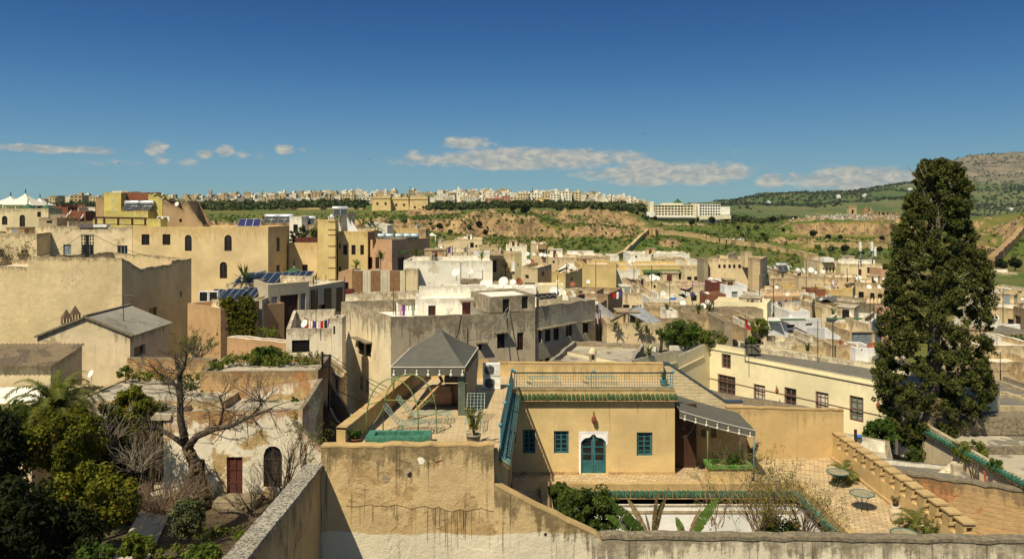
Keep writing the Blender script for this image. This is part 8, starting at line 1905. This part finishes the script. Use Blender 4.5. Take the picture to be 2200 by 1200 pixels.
for px, py, D, w, lab in ((523,608,76,2.2,'blue solar panel at the outer end of the upper roof row'),(563,609,75,2.6,'second blue solar panel of the upper roof row, beside the outer one'),(597,607,77,2.3,'third blue solar panel in the upper roof row'),(637,604,78,2.1,'blue solar panel at the inner end of the upper row, by the green pavilion'),(488,645,72,2.0,'blue solar panel leaning lowest on the low terrace wall'),(522,641,72.5,1.9,'smaller blue solar panel next to the ivy wall'),(455,645,75,1.7,'blue solar panel half behind the white framed units')): panel(px,py,D,w,1.9,lab,rz=-.25,tilt=.5)
panel(534,486,97.8,2.7,1.35,'violet solar panel of three collectors on the arched house roof','solar_violet',.1,.75,3)
for px, lab in ((437,'white framed air unit at the end of the low terrace'),(458,'second white framed air unit beside the blue panels')):
    D = 71.5; c = at(px,648,D); T = thing('air_unit', lab, 'air unit', c); m = MB(); m.box(c[0]-.42,c[0]+.42,D,D+.45,c[2],c[2]+.95); obj('case', m, MATS['white'], T); m = MB(); m.box(c[0]-.34,c[0]+.34,D-.012,D,c[2]+.08,c[2]+.88); obj('grille', m, MATS['dark'], T)
plain('heater_glass', (.04,.045,.045), .25, spec=.5)
def heater(px, py, D, w, label, rz=0.0, mat='heater_glass'):
    T = panel(px, py, D, w, 1.3, label, mat, rz, .55, 2, 'solar_heater'); T['category'] = 'solar heater'; c = Vector(at(px,py,D)); ux = Vector((math.cos(rz),math.sin(rz),0)); uy = Vector((-math.sin(rz)*.85, math.cos(rz)*.85, .52)); k = c+uy*1.5+Vector((0,0,.12)); m = MB(); m.lathe(k-ux*w*.55, [(0,0),(.3,0),(.32,.04),(.32,w*1.1-.04),(.3,w*1.1),(0,w*1.1)], 14, axis=ux); obj('tank', m, MATS['tank'], T)
heater(277,450,104.5,2.0,'rooftop solar heater with silver tank before the red brick wall, nearer the lemon block'); heater(305,450,104.5,1.9,'second rooftop solar heater with silver tank before the red brick wall'); heater(580,478,112,2.0,'solar heater behind the end of the arched house roof'); heater(610,478,112,1.9,'solar heater beside the tall pale terrace wall'); heater(660,482,113,1.7,'solar heater behind the planted terrace'); heater(731,462,107.5,1.9,'solar heater on top of the pale roof block',.2); heater(1685,582,126,1.6,'single solar heater on the small tan block')
for k, (px, lab) in enumerate(((820,'steel roof tank nearest the brown fence on the pink house'),(838,'second steel tank on the pink house roof'),(858,'third steel tank on the pink house roof'),(876,'fourth steel tank on the pink house roof'),(892,'steel tank at the far end of the pink house roof'))):
    D = 103.; c = Vector(at(px,507,D)); T = thing('water_tank', lab, 'water tank', c-Vector((0,0,.4)), 'tanks on the pink house roof'); m = MB(); m.lathe(c-Vector((.5,0,0)), [(0,0),(.36,.02),(.38,.08),(.38,.92),(.36,.98),(0,1.0)], 12, axis=(1,0,0)); obj('tank', m, plain('tank_blue', (.36,.42,.44), .35, .5), T); m = MB(); m.bar(c+Vector((-.35,0,-.5)),c+Vector((-.35,0,-.3)),.1); m.bar(c+Vector((.35,0,-.5)),c+Vector((.35,0,-.3)),.1); obj('stand', m, MATS['steel'], T)
m = MB(); c = at(798,514,100.8); m.box(Xp(790,103),Xp(805,103),103,103.2,Zp(515,103),Zp(498,103)); single('roof_fence', m, MATS['dark_wood'], 'short brown wood fence at the end of the pink house roof', 'fence')
m = MB(); D = 149.; m.box(Xp(1770,D),Xp(1792,D),D,D+2,Zp(563,D),Zp(554,D)); single('roof_tank', m, MATS['white'], 'boxy white water tank on the old colonnade house', 'water tank')
for i in range(2): m = MB(); D = 107.4; c = Vector(at(747+i*9,497,D)); m.q([c, c+Vector((.8,.3,0)), c+Vector((-.15,.1,2.0-.5*i))]); m.q([c+Vector((0,.2,0)), c+Vector((-.15,.3,2.0-.5*i)), c+Vector((.8,.5,0))]); m.q([c, c+Vector((-.15,.1,2.0-.5*i)), c+Vector((-.15,.3,2.0-.5*i)), c+Vector((0,.2,0))]); single('roof_fin', m, MATS['white_clean'], ('taller pointed white fin at the foot of the grey roof block','shorter pointed white fin beside the taller one')[i], 'fin')
m = MB(); D = 102.3
for i in range(4): x = Xp(706+i*3.2,D); m.box(x-.05,x+.05,D,D+.5,Zp(472,D),Zp(466,D))
m.box(Xp(704,D),Xp(718,D),D-.05,D+.55,Zp(466,D),Zp(464,D)); m.box(Xp(709,D),Xp(714,D),D+.1,D+.4,Zp(464,D),Zp(460,D)); single('vent_stack', m, MATS['white'], 'small white slotted vent stack on the ochre tower', 'chimney')
a, b2 = H['tower'][1][0], H['tower'][1][1]
for i, py in enumerate((474,491,502,526,550,573,598)):
    u0, u1, z0, z1_ = pxrect(a, b2, (705,py,720,py+2)); m = MB(); d = (b2-a).normalized(); out = Vector((d.y,-d.x)); m.prism([tuple(a+d*u0+out*.09),tuple(a+d*u1+out*.09),tuple(a+d*u1-out*.01),tuple(a+d*u0-out*.01)], z0, z1_); obj('ledge', m, MATS['yellow'], H['tower'][0])
m = MB(); D = 101.8
for px in (853,857,861,865,869,873): m.tube([at(px,539,D),at(px,542,D-.6)], .13, 6)
m.box(Xp(851,D),Xp(875,D),D-.6,D,Zp(543,D),Zp(542,D)); obj('hood', m, MATS['green_tile'], H['pink'][0])
for i in range(2): acunit(Xp(344+i*13,103.5), 103.5, Zp(475,103.5), ('white air conditioner on the brown roof rooms, beside the lemon block','white air conditioner on the brown roof rooms, by the small dark window')[i], None, 1.0)
# planters of the terrace
for i, (px0, px1, lab) in enumerate(((634,648,'red brown planter crate nearest the tall pale wall'),(649,664,'red brown planter crate in the middle of the terrace'),(665,680,'red brown planter crate beside the ochre tower'))): m = MB(); D = 105.4; m.box(Xp(px0,D),Xp(px1,D),D,D+.6,Zp(521,D),Zp(510,D)); single('planter', m, MATS['red_wood'], lab, 'planter')
# dark pergola on the beige roof
m = MB(); D = 100.
m.bar(at(204,467,D),at(316,469,D),.22); m.bar(at(204,481,D),at(316,483,D),.1)
for px in (206,224,254,284,312): m.bar(at(px,467,D),at(px,484,D),.2)
single('pergola', m, MATS['dark_wood'], 'dark brown timber frame standing on the beige house roof', 'pergola')
m = MB(); D = 98.9; m.box(Xp(170,D),Xp(200,D),D-.05,D+1,Zp(489,D),Zp(481,D)); single('roof_mat', m, plain('mat_violet', (.14,.11,.12), .9), 'dark violet mat folded over the beige house parapet', 'mat'); m = MB(); m.box(Xp(200.5,D),Xp(229,D),D-.05,D+1,Zp(488,D),Zp(482,D)); single('roof_sheet', m, MATS['white'], 'white sheet laid over the beige house parapet', 'sheet')
# white tents and green pavilions of the villa
def tent(px, pyt, pyb, hw, D, label, mat='canvas_white', name='tent', wall=True):
    c = Vector(at(px,pyb,D)); h = Zp(pyt,D)-Zp(pyb,D); w = hw/F*D; T = thing(name, label, 'tent', c-Vector((0,0,1.5))); m = MB(); pr = [(w*1.41*(1-s)**1.35+.02, h*s) for s in [i/8 for i in range(9)]]; m.lathe(c, pr, 4, sm=False)
    b0 = len(m.v); cs, sn = math.cos(PI/4), math.sin(PI/4); m.v = [((v[0]-c.x)*cs-(v[1]-c.y)*sn+c.x, (v[0]-c.x)*sn+(v[1]-c.y)*cs+c.y, v[2]) for v in m.v]; obj('canopy', m, MATS[mat], T)
    m = MB(); m.lathe((c.x,c.y,c.z+h), [(.06,0),(.12,.15),(.05,.3),(.09,.4),(0,.75)], 6); obj('finial', m, MATS['iron'], T)
    for sx in (-1,1):
        for sy in (-1,1): m = MB(); m.tube([(c.x+sx*w*.95,c.y+sy*w*.95,c.z+.1),(c.x+sx*w*.95,c.y+sy*w*.95,c.z-1.9)], .06, 5); obj('post', m, MATS['white'], T)
tent(23,421,439,30,122,'white pyramid tent at the outer end of the villa roof'); tent(55,415,440,31,119,'tallest white pyramid tent in the middle of the villa roof'); tent(86,425,441,22,123,'smallest white pyramid tent at the inner end of the villa roof')
tent(60,436,449,15,116,'green peaked pavilion roof before the tallest white tent','green_tile','pavilion'); tent(101,438,450,14,116,'green peaked pavilion roof beside the smallest white tent','green_tile','pavilion'); tent(928,499,506,9,150,'tiny white peaked tent behind the pink house'); tent(632,571,585,20,86,'green tiled pavilion roof before the buttress tower','green_tile','pavilion'); tent(1163,520,527,9,161,'pale peaked canopy over the brown roof kiosk')
# white canopy of the yellow cube house
T = thing('roof_canopy', 'white winged canopy frame on the yellow cube house', 'canopy', at(1216,585,100)); D = 100.
m = MB(); ap = P(1217,566,D+1.5)
for (x0,y0,x1,y1) in ((1194,583,1215,574),(1219,574,1243,583),(1200,588,1216,580),(1218,580,1238,588)): m.q([P(x0,y0,D),P(x1,y1,D),ap,P((x0+x1)/2,y0-9,D+2.5)])
obj('cloth', m, MATS['canvas_white'], T); m = MB(); m.bar(at(1217,592,D+1),tuple(ap),.09); m.bar(at(1194,583,D),tuple(ap),.07); m.bar(at(1243,583,D),tuple(ap),.07); obj('frame', m, MATS['steel'], T)
# sheet metal gable on the weedy tan wall
T = thing('sheet_roof', 'grey corrugated sheet metal gable on the tan wall', 'roof', at(1370,680,65)); m = MB(); A, B2, C_, E2 = P(1372,656,68), P(1421,690,64), P(1398,696,63.6), P(1340,668,66.5); n = 24
for i in range(n):
    s0, s1 = i/n, (i+1)/n; h0, h1 = Vector((0,0,.05*(i%2))), Vector((0,0,.05*((i+1)%2))); m.q([E2.lerp(A,s0)+h0, C_.lerp(B2,s0)+h0, C_.lerp(B2,s1)+h1, E2.lerp(A,s1)+h1])
obj('sheet', m, plain('sheet_zinc', (.30,.31,.32), .5, .3), T); m = MB(); m.bar(P(1312,690,64),P(1372,656,68),.14); m.bar(P(1372,657,68),P(1398,696,63.6),.1); m.bar(P(1352,692,65),P(1352,668,66.5),.12); obj('frame', m, MATS['bark_grey'], T)
# flag
T = thing('flag', 'limp red flag on a thin pole over the cream building', 'flag', at(1601,775,58)); m = MB(); m.tube([at(1601,778,57.5),at(1601,676,57.5)], .03, 5); obj('pole', m, MATS['iron'], T)
m = MB(); D = 57.5
rows_ = [((1601.5,684),(1604,686)),((1602,692),(1608,697)),((1602.5,700),(1613,705)),((1603,708),(1615,707))]
for (p0,p1),(q0,q1) in zip(rows_[:-1], rows_[1:]): m.q([P(*q0,D),P(*q1,D-.25),P(*p1,D-.2),P(*p0,D)],0,None,True)
obj('cloth', m, MATS['red_cloth'], T)
# small roof furniture on the cream building and around it
T = thing('roof_chimney', 'little arched chimney turret on the grey roof edge', 'chimney', at(1274,775,52)); D = 52.6; m = MB(); x0, x1 = Xp(1267,D), Xp(1281,D); m.box(x0,x1,D,D+.45,Zp(785,D),Zp(760,D)); m.lathe(((x0+x1)/2,D+.22,Zp(760,D)), [(.28,0),(.24,.2),(.1,.38),(0,.42)], 8); obj('stack', m, MATS['cream_old'], T); m = MB(); m.box(x0+.12,x1-.12,D-.01,D+.02,Zp(772,D),Zp(763,D)); obj('opening', m, MATS['shade'], T)
m = MB(); D = 59.6; m.box(Xp(1602,D),Xp(1632,D),D,D+1.4,Zp(760,D),Zp(742,D)); m.bar(at(1600,742,D),at(1634,740,D),.12); m.bar(at(1612,739,D),at(1628,748,D-.2),.08); single('tarred_box', m, MATS['lichen'], 'dark tar-stained roof box beside the flag pole', 'roof box')
lantern(Xp(1666,55.6), 55.3, Zp(837,55.6), .6, 'small lamp on the cream facade between window and door'); lantern(Xp(1879,49.9), 49.4, Zp(867,49.9), .7, 'round lamp on the cream facade next to the cypress')
m = MB(); m.bar(at(1838,975,43.5),at(1838,922,43.5),.12); single('wood_post', m, MATS['dark_wood'], 'dark wood post beside the blue ball', 'post'); m = MB(); m.ball(at(1846,937,43.4), .13,.13,.13, 10); single('blue_ball', m, MATS['blue_plastic'], 'small blue ball-shaped object by the wood post', 'ball'); m = MB(); m.bar(at(1926,975,42),at(1926,942,42),.1); single('wood_post', m, MATS['bark_grey'], 'grey post under the light green tree', 'post')
T = thing('broken_chair', 'heap of broken chair slats with a red rag by the green-eaved wall', 'chair', at(2095,1035,36.8)); m = MB(); g = random.Random(3)
for i in range(9): p = Vector(at(2085+g.uniform(0,22), 1040-g.uniform(0,6), 37)); m.bar(p, p+Vector((g.uniform(-.3,.3),.2,g.uniform(.4,.9))), .06, .03)
obj('frame', m, MATS['bark'], T); m = MB(); p = Vector(at(2112,1008,36.9)); m.q([p, p+Vector((.1,0,-.05)), p+Vector((.13,-.1,-.6)), p+Vector((.02,-.1,-.66))]); obj('rag', m, MATS['rag_red'], T)
m = MB(); D = 76.; m.ball(at(1446,641,D), .38,.3,.12, 8); single('blue_tarp', m, MATS['blue_plastic'], 'small blue tank cover on the white strip parapet', 'cover')
# little pyramid merlons of the stone house, hood of the stair tower, green eave line
for i, px in enumerate((1866,1874,1882,1890)): D = 83.6; m = MB(); m.lathe(at(px,651,D), [(.26,0),(.2,.25),(0,.62)], 4, sm=False); obj('merlon', m, MATS['tan'], H['stonecren'][0])
m = MB(); D = 120.8; x0, x1 = Xp(1382,D), Xp(1472,D); m.q([(x0,D+1.2,Zp(580,D)),(x0,D-.2,Zp(585,D)),(x1,D-.2,Zp(585,D)),(x1,D+1.2,Zp(580,D))]); m.q([(x0,D-.2,Zp(587,D)),(x1,D-.2,Zp(587,D)),(x1,D-.2,Zp(585,D)),(x0,D-.2,Zp(585,D))]); obj('tile_eave', m, MATS['green_tile'], H['greeneave'][0])
m = MB(); D = 83.2; m.box(Xp(1052,D),Xp(1082,D),D-.6,D+.6,Zp(556,D),Zp(549,D)); obj('tile_hood', m, plain('hood_tile', (.08,.06,.035), .6), H['stair'][0]); m = MB(); m.prism([tuple(XY(1100,82.6)),tuple(XY(1106,82.6)),tuple(XY(1106,83)),tuple(XY(1100,83))], Zp(582,83), Zp(562,83)); obj('white_pier', m, MATS['white_clean'], H['stair'][0])
for key, px0, px1, py, D in (('whitestepped',1679,1731,686,68.4),('whitestepped',1653,1679,691,68.3),('creamround',1778,1856,684,70.6)): m = MB(); m.box(Xp(px0,D),Xp(px1,D),D-.12,D+.35,Zp(py+1.6,D),Zp(py-1,D)); obj('cornice', m, plain('cornice_green', (.07,.14,.07), .6), H[key][0])
# power lines far above the roofs are left out: too thin to see
# ---- birds
for px, py, lab in ((793,341,'tiny dark bird gliding left of the big cloud bank'.replace('left of','beside')),(257,351,'tiny dark bird under the long thin cloud'),(1381,288,'tiny bird high above the cloud bank')):
    D = 160.; c = Vector(at(px,py,D)); m = MB(); m.q([c+Vector((-.55,0,.18)),c+Vector((-.1,-.12,0)),c+Vector((0,.12,.02)),c+Vector((-.3,.1,.12))]); m.q([c+Vector((.55,0,.16)),c+Vector((.3,.1,.12)),c+Vector((0,.12,.02)),c+Vector((.1,-.12,0))]); m.ball(c, .09,.28,.08, 6); single('bird', m, MATS['black_cloth'], lab, 'bird')
# ---- the faint warm-weather haze of the valley: one closed box of even air
mb = MB(); mb.box(-4100, 4600, -400, 6600, -41.2, 400)
m = bpy.data.materials.new('haze_air'); m.use_nodes = True; t = m.node_tree; t.nodes.clear()
v = N(t, 'ShaderNodeVolumePrincipled', {'Color': (.58,.74,.95,1), 'Density': .000036, 'Anisotropy': .2}); t.links.new(v.outputs[0], N(t, 'ShaderNodeOutputMaterial').inputs['Volume'])
struct('haze', mb, m, 'stuff')
